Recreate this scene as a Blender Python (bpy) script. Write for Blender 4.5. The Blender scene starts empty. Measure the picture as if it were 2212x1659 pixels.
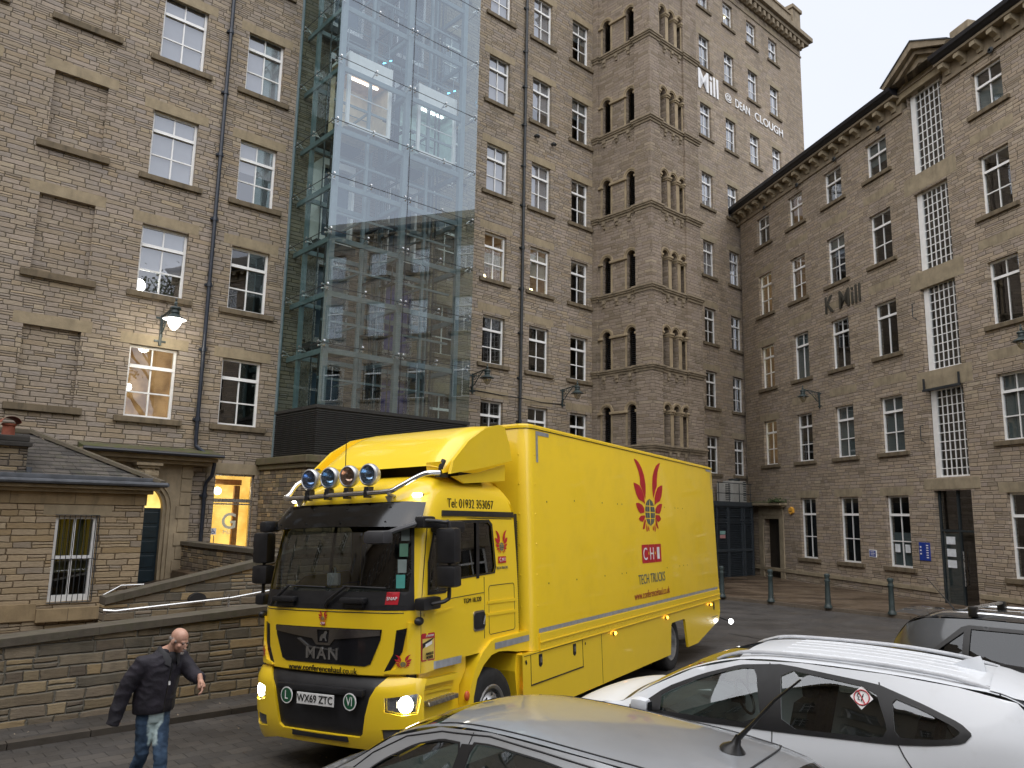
import bpy, bmesh, math, random
from mathutils import Vector, Matrix
from mathutils.geometry import delaunay_2d_cdt, tessellate_polygon
from math import sin, cos, pi, radians as rad, sqrt
R = random.Random(11)
sc = bpy.context.scene
COL = sc.collection

# ---------------------------------------------------------------- camera
EYE = 2.86
PIT, ROL = rad(9.49614), rad(-1.14317)
cam_d = bpy.data.cameras.new('camera'); cam = bpy.data.objects.new('camera', cam_d); COL.objects.link(cam)
cam_d.sensor_width = 36; cam_d.lens = 1677.834/2212*36; cam_d.clip_end = 2000; cam_d.clip_start = .05
_f = Vector((0, cos(PIT), sin(PIT))); _u = Vector((0, -sin(PIT), cos(PIT))); _r = Vector((1, 0, 0))
_cx = _r*cos(ROL) - _u*sin(ROL); _cy = _r*sin(ROL) + _u*cos(ROL); _cz = -_f
cam.matrix_world = Matrix(((_cx.x, _cy.x, _cz.x, 0), (_cx.y, _cy.y, _cz.y, 0), (_cx.z, _cy.z, _cz.z, EYE), (0, 0, 0, 1)))
sc.camera = cam
# ---------------------------------------------------------------- sky: overcast, with a trace of the clear-sky gradient
SUN_EL, SUN_AZ = rad(62), rad(198)           # azimuth clockwise from +Y
w = bpy.data.worlds.new('World'); sc.world = w; w.use_nodes = True
nt = w.node_tree; nt.nodes.clear()
out = nt.nodes.new('ShaderNodeOutputWorld'); bg = nt.nodes.new('ShaderNodeBackground')
sky = nt.nodes.new('ShaderNodeTexSky'); sky.sky_type = 'NISHITA'; sky.sun_disc = False
sky.sun_elevation = SUN_EL; sky.sun_rotation = SUN_AZ; sky.dust_density = 6; sky.air_density = 1.5
mx = nt.nodes.new('ShaderNodeMix'); mx.data_type = 'RGBA'; mx.inputs[0].default_value = .93
tc = nt.nodes.new('ShaderNodeTexCoord'); nz = nt.nodes.new('ShaderNodeTexNoise'); nz.inputs['Scale'].default_value = 1.6; nz.inputs['Detail'].default_value = 4
cr = nt.nodes.new('ShaderNodeValToRGB'); cr.color_ramp.elements[0].position = .3; cr.color_ramp.elements[1].position = .75
cr.color_ramp.elements[0].color = (.72, .75, .83, 1); cr.color_ramp.elements[1].color = (.80, .83, .92, 1)
sc10 = nt.nodes.new('ShaderNodeVectorMath'); sc10.operation = 'SCALE'; sc10.inputs['Scale'].default_value = 4.6
nt.links.new(tc.outputs['Generated'], nz.inputs['Vector']); nt.links.new(nz.outputs['Fac'], cr.inputs['Fac'])
nt.links.new(cr.outputs['Color'], sc10.inputs[0]); nt.links.new(sky.outputs[0], mx.inputs[6]); nt.links.new(sc10.outputs[0], mx.inputs[7])
nt.links.new(mx.outputs[2], bg.inputs['Color']); bg.inputs['Strength'].default_value = .1
nt.links.new(bg.outputs[0], out.inputs['Surface'])
sl = bpy.data.lights.new('sun', 'SUN'); sl.energy = 1.5; sl.angle = rad(110); sl.color = (1, .985, .965)
so = bpy.data.objects.new('sun', sl); COL.objects.link(so)
_sd = Vector((sin(SUN_AZ)*cos(SUN_EL), cos(SUN_AZ)*cos(SUN_EL), sin(SUN_EL)))
so.rotation_euler = _sd.to_track_quat('Z', 'Y').to_euler(); so.location = _sd*60
sc.view_settings.view_transform = 'Standard'; sc.view_settings.look = 'None'; sc.view_settings.exposure = 1.38; sc.view_settings.gamma = 1
try:
    sc.cycles.max_bounces = 7; sc.cycles.transparent_max_bounces = 14; sc.cycles.glossy_bounces = 3; sc.cycles.diffuse_bounces = 3
    sc.cycles.caustics_reflective = False; sc.cycles.caustics_refractive = False
except Exception: pass

# ---------------------------------------------------------------- node helpers
class NT:
    def __init__(s, name):
        s.m = bpy.data.materials.new(name); s.m.use_nodes = True; s.t = s.m.node_tree; s.t.nodes.clear()
        s.out = s.t.nodes.new('ShaderNodeOutputMaterial')
    def n(s, ty, **kw):
        o = s.t.nodes.new('ShaderNode'+ty)
        for k, v in kw.items(): setattr(o, k, v)
        return o
    def l(s, a, b): s.t.links.new(a, b)
    def put(s, sock, v):
        if isinstance(v, bpy.types.NodeSocket): s.l(v, sock)
        elif v is not None:
            try: sock.default_value = v
            except Exception: sock.default_value = (*v, 1)
    def mth(s, op, a, b=None, c=None, clamp=False):
        o = s.n('Math', operation=op, use_clamp=clamp)
        s.put(o.inputs[0], a)
        if b is not None: s.put(o.inputs[1], b)
        if c is not None: s.put(o.inputs[2], c)
        return o.outputs[0]
    def noise(s, vec, scale, detail=3, rough=.55):
        o = s.n('TexNoise'); s.put(o.inputs['Scale'], scale); s.put(o.inputs['Detail'], detail); s.put(o.inputs['Roughness'], rough)
        if vec is not None: s.l(vec, o.inputs['Vector'])
        return o.outputs['Fac']
    def ramp(s, fac, stops, interp='LINEAR'):
        o = s.n('ValToRGB'); e = o.color_ramp.elements; o.color_ramp.interpolation = interp
        while len(e) < len(stops): e.new(.5)
        for i, (p, c) in enumerate(stops): e[i].position = p; e[i].color = (*c, 1) if len(c) == 3 else c
        s.l(fac, o.inputs[0]); return o.outputs[0]
    def mix(s, f, a, b, mode='MIX'):
        o = s.n('Mix', data_type='RGBA', blend_type=mode); s.put(o.inputs[0], f)
        for i, v in ((6, a), (7, b)):
            if isinstance(v, bpy.types.NodeSocket): s.l(v, o.inputs[i])
            else: o.inputs[i].default_value = (*v, 1)
        return o.outputs[2]
    def obj(s): return s.n('TexCoord').outputs['Object']
    def sep(s, v): o = s.n('SeparateXYZ'); s.l(v, o.inputs[0]); return o.outputs
    def comb(s, x, y, z):
        o = s.n('CombineXYZ')
        for i, v in enumerate((x, y, z)): s.put(o.inputs[i], v)
        return o.outputs[0]
    def step(s, v, a, b):
        o = s.n('MapRange', interpolation_type='SMOOTHSTEP'); s.put(o.inputs[0], v)
        o.inputs[1].default_value = a; o.inputs[2].default_value = b; return o.outputs[0]
    def bsdf(s, col, rough=.6, metal=0., bump=None, bs=.3, bd=.01, spec=None, coat=None, em=None, es=0., coatr=.04):
        o = s.n('BsdfPrincipled'); s.put(o.inputs['Base Color'], col); s.put(o.inputs['Roughness'], rough); s.put(o.inputs['Metallic'], metal)
        if spec is not None: s.put(o.inputs['Specular IOR Level'], spec)
        if coat is not None: s.put(o.inputs['Coat Weight'], coat); o.inputs['Coat Roughness'].default_value = coatr
        if em is not None: s.put(o.inputs['Emission Color'], em); s.put(o.inputs['Emission Strength'], es)
        if bump is not None:
            b = s.n('Bump'); b.inputs['Strength'].default_value = bs; b.inputs['Distance'].default_value = bd
            s.l(bump, b.inputs['Height']); s.l(b.outputs[0], o.inputs['Normal'])
        s.l(o.outputs[0], s.out.inputs[0]); return s.m

def plain(name, col, rough=.6, metal=0., var=.12, vs=6., bs=.0, coat=None, spec=None):
    """a colour with slight procedural unevenness in tone and gloss"""
    t = NT(name); v = t.obj(); f = t.noise(v, vs, 4)
    c = t.mix(t.step(f, .25, .75), tuple(max(0, k*(1-var)) for k in col), tuple(min(1, k*(1+var)) for k in col))
    r = t.mth('MULTIPLY_ADD', t.noise(v, vs*2.3, 2), .16, rough-.08, clamp=True)
    return t.bsdf(c, r, metal, bump=(t.noise(v, vs*9, 3) if bs else None), bs=bs, bd=.004, coat=coat, spec=spec)

def emis(name, col, st):
    t = NT(name); e = t.n('Emission'); e.inputs[0].default_value = (*col, 1); e.inputs[1].default_value = st
    t.l(e.outputs[0], t.out.inputs[0]); return t.m

def glassy(name, refl=.12, tint=(.75, .8, .8), gl=(.95, .97, 1), rough=.01, wavy=.0, fres=1.0):
    t = NT(name); g = t.n('BsdfGlossy'); g.inputs['Color'].default_value = (*gl, 1); g.inputs['Roughness'].default_value = rough
    tr = t.n('BsdfTransparent'); tr.inputs[0].default_value = (*tint, 1)
    lw = t.n('LayerWeight'); lw.inputs[0].default_value = .5; p5 = t.mth('POWER', lw.outputs['Facing'], 4.5)
    if wavy:
        b = t.n('Bump'); b.inputs['Strength'].default_value = wavy; b.inputs['Distance'].default_value = .02
        t.l(t.noise(t.obj(), .9, 2), b.inputs['Height']); t.l(b.outputs[0], g.inputs['Normal'])
    f = t.mth('MULTIPLY_ADD', p5, fres*.75, refl+.04*fres, clamp=True)
    m = t.n('MixShader'); t.l(f, m.inputs[0]); t.l(tr.outputs[0], m.inputs[1]); t.l(g.outputs[0], m.inputs[2])
    t.l(m.outputs[0], t.out.inputs[0]); return t.m

def stone(name, pal, h=.128, wd=.40, mort=.010, mcol=(.17, .14, .10), stain=.5, scol=(.10, .085, .06), bump=1.0, split=.24, grain=1.0, irregular=1., moss=0.):
    """coursed stone: every course has its own stone length and start, every stone its own tone"""
    t = NT(name); o = t.obj(); x, y, z = t.sep(o)
    xx = t.mth('ADD', x, y)
    wob = t.comb(t.mth('MULTIPLY', xx, 1.3), 0., t.mth('MULTIPLY', z, 5.))
    zz = t.mth('ADD', z, t.mth('MULTIPLY', t.mth('SUBTRACT', t.noise(wob, 1.6, 2), .5), .045*irregular))
    xw = t.mth('ADD', xx, t.mth('MULTIPLY', t.mth('SUBTRACT', t.noise(o, 7., 2), .5), .05*irregular))
    rz = t.mth('DIVIDE', zz, h); row = t.mth('FLOOR', rz)
    wn = t.n('TexWhiteNoise', noise_dimensions='1D'); t.l(row, wn.inputs['W']); rr = wn.outputs['Value']
    k = t.mth('MULTIPLY_ADD', rr, .7, .68)
    cx = t.mth('ADD', t.mth('DIVIDE', xw, t.mth('MULTIPLY', k, wd)), t.mth('MULTIPLY', rr, 37.3))
    # stones of uneven length: warp along the course
    cx = t.mth('ADD', cx, t.mth('MULTIPLY', t.mth('SINE', t.mth('MULTIPLY', cx, 2.1)), .22))
    col = t.mth('FLOOR', cx)
    w2 = t.n('TexWhiteNoise', noise_dimensions='2D'); t.l(t.comb(col, row, 0.), w2.inputs['Vector'])
    rv, rc = w2.outputs['Value'], w2.outputs['Color']
    fx = t.mth('FRACT', cx); fz = t.mth('FRACT', rz)
    # some stones are two thin ones laid on each other
    isp = t.mth('LESS_THAN', t.sep(rc)[1], split)
    fz2 = t.mth('FRACT', t.mth('MULTIPLY', fz, 2.)); 
    dz1 = t.mth('MULTIPLY', t.mth('MINIMUM', fz, t.mth('SUBTRACT', 1., fz)), h)
    dz2 = t.mth('MULTIPLY', t.mth('MINIMUM', fz2, t.mth('SUBTRACT', 1., fz2)), h*.5)
    dz = t.mth('MINIMUM', dz1, t.mth('ADD', dz2, t.mth('MULTIPLY', t.mth('SUBTRACT', 1., isp), 1.)))
    half = t.mth('MULTIPLY', isp, t.mth('GREATER_THAN', fz, .5))
    dx = t.mth('MULTIPLY', t.mth('MINIMUM', fx, t.mth('SUBTRACT', 1., fx)), wd*.9)
    d = t.mth('ADD', t.mth('MINIMUM', dx, dz), t.mth('MULTIPLY', t.mth('SUBTRACT', t.noise(o, 22., 2), .5), .012))
    m = t.step(d, mort*.35, mort*1.15)
    rv2 = t.mth('FRACT', t.mth('ADD', rv, t.mth('MULTIPLY', half, .43)))
    n = len(pal); c = t.ramp(rv2, [(i/n, tuple(c*(1.12 if i % 2 else .90) for c in p)) for i, p in enumerate(pal)], 'CONSTANT')
    gr = t.noise(t.comb(t.mth('MULTIPLY', xx, 9.), 0., t.mth('MULTIPLY', z, 30.)), 1., 4, .65)
    c = t.mix(t.mth('MULTIPLY', t.step(t.sep(rc)[0], .72, 1.), .45), c, (.16, .125, .085)); c = t.mix(t.mth('MULTIPLY', t.step(t.sep(rc)[2], .80, 1.), .35), c, (.50, .42, .29))
    big = t.noise(t.comb(t.mth('MULTIPLY', xx, .16), 0., t.mth('MULTIPLY', z, .12)), 1., 4, .6); c = t.mix(t.mth('MULTIPLY', t.step(big, .42, .68), .28), c, (.20, .165, .115))
    c = t.mix(t.mth('MULTIPLY', t.step(gr, .35, .75), .35*grain), c, (.12, .095, .065))
    c = t.mix(t.mth('MULTIPLY', t.step(t.noise(o, 3.5, 3), .45, .8), .30), c, (.33, .27, .18))
    sv = t.comb(t.mth('MULTIPLY', xx, .55), 0., t.mth('MULTIPLY', z, .22))
    st = t.step(t.noise(sv, 1.3, 5, .62), .50, .78)
    c = t.mix(t.mth('MULTIPLY', st, stain), c, scol)
    if moss:
        mm = t.step(t.noise(o, 2.2, 5, .7), .52, .7); c = t.mix(t.mth('MULTIPLY', mm, moss), c, (.06, .075, .022))
    c = t.mix(t.mth('SUBTRACT', 1., m), c, mcol)
    hh = t.mth('ADD', t.step(d, 0., mort*1.7), t.mth('MULTIPLY', gr, .55))
    hh = t.mth('ADD', hh, t.mth('MULTIPLY', rv, .5))
    return t.bsdf(c, .88, 0, bump=hh, bs=bump, bd=.018, spec=.25)

def ashlar(name, col, stain=.45, scol=(.07, .06, .045), jx=None, sc_=2.5, bump=.35, moss=0., rough=.85):
    t = NT(name); o = t.obj(); x, y, z = t.sep(o); xx = t.mth('ADD', x, y)
    c = t.mix(t.step(t.noise(o, sc_, 5, .65), .3, .75), tuple(k*.80 for k in col), tuple(k*1.14 for k in col))
    c = t.mix(t.mth('MULTIPLY', t.step(t.noise(t.comb(t.mth('MULTIPLY', xx, 3.), 0., t.mth('MULTIPLY', z, .7)), 1.4, 4), .48, .75), stain), c, scol)
    if moss: c = t.mix(t.mth('MULTIPLY', t.step(t.noise(o, 5., 4), .45, .62), moss), c, (.07, .085, .025))
    h = t.noise(o, 45., 4)
    if jx:
        f = t.mth('FRACT', t.mth('DIVIDE', xx, jx)); d = t.mth('MULTIPLY', t.mth('MINIMUM', f, t.mth('SUBTRACT', 1., f)), jx)
        j = t.step(d, .002, .009); c = t.mix(t.mth('MULTIPLY', t.mth('SUBTRACT', 1., j), .75), c, (.06, .05, .04)); h = t.mth('ADD', h, t.mth('MULTIPLY', j, .8))
    return t.bsdf(c, rough, 0, bump=h, bs=bump, bd=.008, spec=.25)

# ---------------------------------------------------------------- mesh helpers
class MB:
    def __init__(s): s.v = []; s.f = []; s.mi = []; s.cur = 0
    def add(s, vs, fs):
        b = len(s.v); s.v += [tuple(p) for p in vs]; s.f += [tuple(b+i for i in f) for f in fs]; s.mi += [s.cur]*len(fs); return s
    def box(s, x0, x1, y0, y1, z0, z1):
        return s.add([(x0,y0,z0),(x1,y0,z0),(x1,y1,z0),(x0,y1,z0),(x0,y0,z1),(x1,y0,z1),(x1,y1,z1),(x0,y1,z1)],
                     [(0,3,2,1),(4,5,6,7),(0,1,5,4),(1,2,6,5),(2,3,7,6),(3,0,4,7)])
    def bbox(s, x0, x1, y0, y1, z0, z1, b=.01):
        """box with chamfered edges"""
        bm = bmesh.new(); bmesh.ops.create_cube(bm, size=1)
        for v in bm.verts: v.co = Vector(((x0+x1)/2+v.co.x*(x1-x0), (y0+y1)/2+v.co.y*(y1-y0), (z0+z1)/2+v.co.z*(z1-z0)))
        bmesh.ops.bevel(bm, geom=bm.edges[:], offset=b, segments=2, affect='EDGES', profile=.6)
        return s.bm(bm)
    def bm(s, bm, M=None):
        bm.verts.index_update(); vs = [(M @ v.co) if M else v.co.copy() for v in bm.verts]; fs = [[v.index for v in f.verts] for f in bm.faces]
        bm.free(); return s.add(vs, fs)
    def prism(s, poly, a, b, plane='xz'):
        """poly extruded between a and b along the missing axis"""
        n = len(poly)
        def P(p, q):
            return {'xz': (p[0], q, p[1]), 'yz': (q, p[0], p[1]), 'xy': (p[0], p[1], q)}[plane]
        vs = [P(p, a) for p in poly]+[P(p, b) for p in poly]
        fs = [(i, (i+1) % n, n+(i+1) % n, n+i) for i in range(n)]
        tri = tessellate_polygon([[Vector((p[0], p[1], 0)) for p in poly]])
        fs += [tuple(t) for t in tri]+[tuple(n+i for i in reversed(t)) for t in tri]
        return s.add(vs, fs)
    def tube(s, pts, r, n=8, cap=True):
        pts = [Vector(p) for p in pts]; rs = r if isinstance(r, (list, tuple)) else [r]*len(pts)
        b = len(s.v); rings = []
        up = Vector((0, 0, 1)); prev = None
        for i, p in enumerate(pts):
            d = (pts[min(i+1, len(pts)-1)]-pts[max(i-1, 0)]).normalized()
            if prev is None:
                a = d.cross(up) if abs(d.z) < .95 else d.cross(Vector((1, 0, 0)))
            else: a = prev - d*prev.dot(d)
            a.normalize(); prev = a; c = d.cross(a)
            rings.append([p+(a*cos(2*pi*k/n)+c*sin(2*pi*k/n))*rs[i] for k in range(n)])
        vs = [v for g in rings for v in g]; fs = []
        for i in range(len(rings)-1):
            for k in range(n): fs.append((i*n+k, i*n+(k+1) % n, (i+1)*n+(k+1) % n, (i+1)*n+k))
        if cap: fs += [tuple(reversed(range(n))), tuple((len(rings)-1)*n+k for k in range(n))]
        return s.add(vs, fs)
    def lathe(s, prof, c=(0, 0, 0), n=24, M=None, cap=False):
        """prof: (radius, height) along local z"""
        M = M or Matrix.Identity(4); c = Vector(c); vs = []; fs = []
        for r_, h_ in prof:
            for k in range(n): vs.append(c + M.to_3x3() @ Vector((r_*cos(2*pi*k/n), r_*sin(2*pi*k/n), h_)))
        for i in range(len(prof)-1):
            for k in range(n): fs.append((i*n+k, i*n+(k+1) % n, (i+1)*n+(k+1) % n, (i+1)*n+k))
        if cap: fs += [tuple(reversed(range(n))), tuple((len(prof)-1)*n+k for k in range(n))]
        return s.add(vs, fs)
    def quad(s, *p): return s.add(p, [tuple(range(len(p)))])
    def grid(s, fn, us, vs_, flip=False):
        nu, nv = len(us), len(vs_); pts = [fn(a, b) for a in us for b in vs_]
        fs = []
        for i in range(nu-1):
            for j in range(nv-1):
                q = (i*nv+j, (i+1)*nv+j, (i+1)*nv+j+1, i*nv+j+1); fs.append(q[::-1] if flip else q)
        return s.add(pts, fs)
    def build(s, name, mat, parent=None, smooth=False, M=None, auto=None, bevel=None):
        me = bpy.data.meshes.new(name); me.from_pydata([tuple(v) for v in s.v], [], s.f); me.update()
        mats = mat if isinstance(mat, (list, tuple)) else [mat]
        for m in mats: me.materials.append(m)
        if len(mats) > 1: me.polygons.foreach_set('material_index', s.mi)
        return finish(me, name, parent, smooth, M, auto)

def finish(me, name, parent=None, smooth=False, M=None, auto=None):
    bm = bmesh.new(); bm.from_mesh(me)
    if smooth: bmesh.ops.remove_doubles(bm, verts=bm.verts, dist=.0004)
    bmesh.ops.recalc_face_normals(bm, faces=bm.faces)
    if smooth:
        lim = rad(auto or 38)
        for f in bm.faces: f.smooth = True
        for e in bm.edges:
            if len(e.link_faces) == 2 and e.calc_face_angle(0) > lim: e.smooth = False
    bm.to_mesh(me); bm.free()
    o = bpy.data.objects.new(name, me); COL.objects.link(o)
    if M is not None: o.matrix_local = M
    if parent is not None: o.parent = parent
    return o

def tag(o, label=None, cat=None, group=None, kind=None):
    if label: o['label'] = label
    if cat: o['category'] = cat
    if group: o['group'] = group
    if kind: o['kind'] = kind
    return o
def thing(name, label, cat, M=None, loc=None, rz=0, group=None):
    o = bpy.data.objects.new(name, None); COL.objects.link(o); o.empty_display_size = .3
    if M is not None: o.matrix_world = M
    elif loc is not None: o.matrix_world = Matrix.Translation(loc) @ Matrix.Rotation(rz, 4, 'Z')
    return tag(o, label, cat, group)
def struct(o): o['kind'] = 'structure'; return o
def copy_tree(o, parent=None):
    c = o.copy(); COL.objects.link(c); c.parent = parent
    if parent is not None: c.matrix_parent_inverse = o.matrix_parent_inverse
    for ch in list(o.children): copy_tree(ch, c)
    return c
def text(name, s, size, mat, parent, M, ext=.004, sx=1., align='CENTER', bold=0., space=1.):
    cu = bpy.data.curves.new('t', 'FONT'); cu.body = s; cu.size = size; cu.extrude = ext; cu.align_x = align; cu.align_y = 'CENTER'; cu.offset = bold; cu.space_character = space
    ob = bpy.data.objects.new('t', cu); COL.objects.link(ob); bpy.context.view_layer.update()
    me = bpy.data.meshes.new_from_object(ob.evaluated_get(bpy.context.evaluated_depsgraph_get()))
    bpy.data.objects.remove(ob); bpy.data.curves.remove(cu)
    for v in me.vertices: v.co.x *= sx
    me.materials.clear(); me.materials.append(mat); me.name = name
    o = bpy.data.objects.new(name, me); COL.objects.link(o); o.matrix_local = M
    if parent is not None: o.parent = parent
    return o
def facing(x, y, z, nrm='-y', roll=0.):
    """matrix that stands text/flat art upright with its face toward nrm"""
    a = {'-y': 0, '+x': pi/2, '+y': pi, '-x': -pi/2}[nrm] if isinstance(nrm, str) else nrm
    return Matrix.Translation((x, y, z)) @ Matrix.Rotation(a, 4, 'Z') @ Matrix.Rotation(pi/2, 4, 'X') @ Matrix.Rotation(roll, 4, 'Z')

def cdt(outer, holes, step, extra=()):
    """triangulate outer minus holes with interior points; returns verts2d, tris"""
    def dens(p):
        o = []
        for i in range(len(p)):
            a, b = Vector(p[i]), Vector(p[(i+1) % len(p)]); n = max(1, int((b-a).length/step))
            o += [a+(b-a)*k/n for k in range(n)]
        return o
    def inside(q, p):
        c = False; j = len(p)-1
        for i in range(len(p)):
            if (p[i][1] > q[1]) != (p[j][1] > q[1]) and q[0] < (p[j][0]-p[i][0])*(q[1]-p[i][1])/(p[j][1]-p[i][1])+p[i][0]: c = not c
            j = i
        return c
    loops = [dens(outer)]+[dens(h) for h in holes]
    vs, es = [], []
    for L in loops:
        b = len(vs); vs += L; es += [(b+i, b+(i+1) % len(L)) for i in range(len(L))]
    xs = [p[0] for p in outer]; ys = [p[1] for p in outer]
    a = min(xs)+step*.5
    while a < max(xs):
        b = min(ys)+step*.5
        while b < max(ys):
            if inside((a, b), outer) and not any(inside((a, b), h) for h in holes): vs.append(Vector((a, b)))
            b += step
        a += step
    r = delaunay_2d_cdt(vs, es, [], 0, 1e-5)
    ov, of = r[0], r[2]; fs = []
    for f in of:
        c = sum((ov[i] for i in f), Vector((0, 0)))/len(f)
        if inside(c, outer) and not any(inside(c, h) for h in holes): fs.append(tuple(f))
    return ov, fs
def patch(surf, outer, holes=(), step=.06, off=0., thick=0., mb=None):
    """lay a flat outline onto a curved surface surf(a,b)->Vector, raised by off along its normal"""
    vs, fs = cdt(outer, holes, step); mb = mb or MB()
    e = .01
    def nrm(a, b):
        n = (surf(a+e, b)-surf(a-e, b)).cross(surf(a, b+e)-surf(a, b-e)); return n.normalized() if n.length > 1e-9 else Vector((0, 0, 1))
    N = [nrm(*v) for v in vs]; P = [surf(*v) for v in vs]
    mb.add([p+n*off for p, n in zip(P, N)], fs)
    if thick:
        b = len(mb.v); mb.add([p+n*(off-thick) for p, n in zip(P, N)], [f[::-1] for f in fs])
        from collections import Counter
        c = Counter(); 
        for f in fs:
            for i in range(len(f)): c[(f[i], f[(i+1) % len(f)])] += 1
        k = len(vs); base = b-k
        for (i, j) in c:
            if (j, i) not in c: mb.f.append((base+j, base+i, b+i, b+j)); mb.mi.append(mb.cur)
    return mb
def rrect(x0, x1, z0, z1, r, n=4):
    o = []
    for cx, cz, a0 in ((x1-r, z0+r, -pi/2), (x1-r, z1-r, 0), (x0+r, z1-r, pi/2), (x0+r, z0+r, pi)):
        for i in range(n+1): a = a0+pi/2*i/n; o.append((cx+r*cos(a), cz+r*sin(a)))
    return o
def circ(cx, cz, r, n=24, r2=None): return [(cx+r*cos(2*pi*i/n), cz+(r2 or r)*sin(2*pi*i/n)) for i in range(n)]
def lerp(x, tab):
    if x <= tab[0][0]: return tab[0][1]
    for (a, p), (b, q) in zip(tab, tab[1:]):
        if x <= b:
            k = (x-a)/(b-a); return p+(q-p)*k
    return tab[-1][1]
def sm(x, tab):
    """smooth (Catmull-Rom) table lookup"""
    n = len(tab)
    if x <= tab[0][0]: return tab[0][1]
    if x >= tab[-1][0]: return tab[-1][1]
    for i in range(n-1):
        if x <= tab[i+1][0]:
            x0, y0 = tab[i]; x1, y1 = tab[i+1]; h = x1-x0; t = (x-x0)/h
            m0 = (y1-tab[i-1][1])/(x1-tab[i-1][0]) if i > 0 else (y1-y0)/h
            m1 = (tab[i+2][1]-y0)/(tab[i+2][0]-x0) if i+2 < n else (y1-y0)/h
            return (2*t**3-3*t*t+1)*y0+(t**3-2*t*t+t)*h*m0+(-2*t**3+3*t*t)*y1+(t**3-t*t)*h*m1

def build_split(mb, name, mat, parent, tol=.004):
    """build every separate piece gathered in mb as an object of its own"""
    par = list(range(len(mb.f)))
    def fd(i):
        while par[i] != i: par[i] = par[par[i]]; i = par[i]
        return i
    first = {}
    for i, f in enumerate(mb.f):
        for k in f:
            q = tuple(round(c, 3) for c in mb.v[k])
            if q in first: par[fd(i)] = fd(first[q])
            else: first[q] = i
    G = {}
    for i in range(len(mb.f)): G.setdefault(fd(i), []).append(i)
    G = list(G.values()); B = []
    for g in G:
        P = [mb.v[k] for i in g for k in mb.f[i]]; B.append([[min(p[a] for p in P)-tol/2 for a in range(3)], [max(p[a] for p in P)+tol/2 for a in range(3)]])
    used = list(range(len(G)))
    def fg(i):
        while used[i] != i: i = used[i]
        return i
    for i in range(len(G)):
        for j in range(i):
            if all(B[i][0][a] <= B[j][1][a] and B[j][0][a] <= B[i][1][a] for a in range(3)): used[fg(i)] = fg(j)
    R_ = {}
    for i in range(len(G)): R_.setdefault(fg(i), []).extend(G[i])
    for g in R_.values():
        m = MB(); mp = {}
        for i in g:
            for k in mb.f[i]:
                if k not in mp: mp[k] = len(m.v); m.v.append(mb.v[k])
            m.f.append(tuple(mp[k] for k in mb.f[i])); m.mi.append(0)
        m.build(name, mat, parent)

def smooth_path(P, n=5):
    P = [Vector(p) for p in P]; o = []
    for i in range(len(P)-1):
        a, b, c, d = P[max(i-1, 0)], P[i], P[i+1], P[min(i+2, len(P)-1)]
        for k in range(n): t = k/n; o.append(.5*((2*b)+(c-a)*t+(2*a-5*b+4*c-d)*t*t+(3*b-a-3*c+d)*t**3))
    return o+[P[-1]]

# ================================================================ materials of the place
PAL_A = [(0.399,0.328,0.257),(0.342,0.283,0.217),(0.437,0.364,0.301),(0.314,0.263,0.217),(0.37,0.303,0.225),(0.285,0.247,0.217),(0.38,0.323,0.269),(0.418,0.333,0.237)]
PAL_K = [(0.448,0.361,0.276),(0.394,0.325,0.257),(0.474,0.382,0.286),(0.365,0.302,0.249),(0.42,0.339,0.257),(0.339,0.281,0.24),(0.448,0.374,0.303)]
PAL_T = [(0.328,0.264,0.21),(0.295,0.24,0.195),(0.363,0.294,0.234),(0.272,0.222,0.186),(0.318,0.253,0.195)]
PAL_L = [(0.406,0.314,0.194),(0.369,0.284,0.182),(0.433,0.343,0.23),(0.332,0.265,0.182),(0.387,0.284,0.157),(0.314,0.265,0.206)]
PAL_W = [(0.25,0.197,0.124),(0.162,0.136,0.103),(0.312,0.244,0.149),(0.112,0.102,0.084),(0.213,0.17,0.118),(0.349,0.258,0.142),(0.15,0.122,0.1),(0.262,0.217,0.167)]
M = {}
M['stoneA'] = stone('stone_warm', PAL_A, .128, .40, stain=.34, mcol=(.12,.10,.07), grain=.9)
M['stoneJ'] = stone('stone_far', PAL_K, .15, .42, stain=.5, grain=.7)
M['stoneK'] = stone('stone_kmill', PAL_K, .135, .42, stain=.36, mcol=(.12,.10,.07), scol=(.13,.11,.08))
M['stoneT'] = stone('stone_tower', PAL_T, .135, .42, stain=.5)
M['stoneL'] = stone('stone_lodge', PAL_L, .125, .42, mort=.009, stain=.25, mcol=(.12,.085,.05), split=.2)
M['stoneW'] = stone('stone_wet_wall', PAL_W, .15, .36, mort=.013, stain=.85, scol=(.045,.042,.033), mcol=(.16,.15,.125), bump=1., moss=.12)
M['stoneP'] = stone('stone_pedestal', PAL_W, .12, .28, mort=.010, stain=.55, scol=(.05,.045,.035), mcol=(.07,.06,.05), moss=.35)
M['lint'] = ashlar('lintel_stone', (.33,.27,.18), stain=.25)
M['lintK'] = ashlar('lintel_stone_dull', (.33,.275,.19), stain=.3)
M['sill'] = ashlar('sill_stone', (.17,.135,.09), stain=.7, scol=(.045,.04,.03))
M['trim'] = ashlar('trim_stone', (.27,.22,.155), stain=.5)
M['arch'] = ashlar('arch_stone', (.34,.27,.175), stain=.3)
M['portal'] = ashlar('portal_stone', (.34,.275,.185), stain=.35)
M['band'] = ashlar('band_stone', (.30,.225,.13), stain=.4, jx=1.15)
M['coping'] = ashlar('coping_stone', (.11,.095,.075), stain=.5, jx=1.4, moss=.15, rough=.7, sc_=6.)
M['mossy'] = ashlar('mossy_ledge', (.10,.09,.06), stain=.5, moss=.9)
M['white'] = plain('white_paint', (.84,.84,.83), .45, var=.05)
M['iron'] = plain('black_iron', (.028,.032,.036), .5, var=.2, bs=.1)
M['ironb'] = plain('blue_black_pipe', (.022,.028,.042), .35, var=.2)
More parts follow.
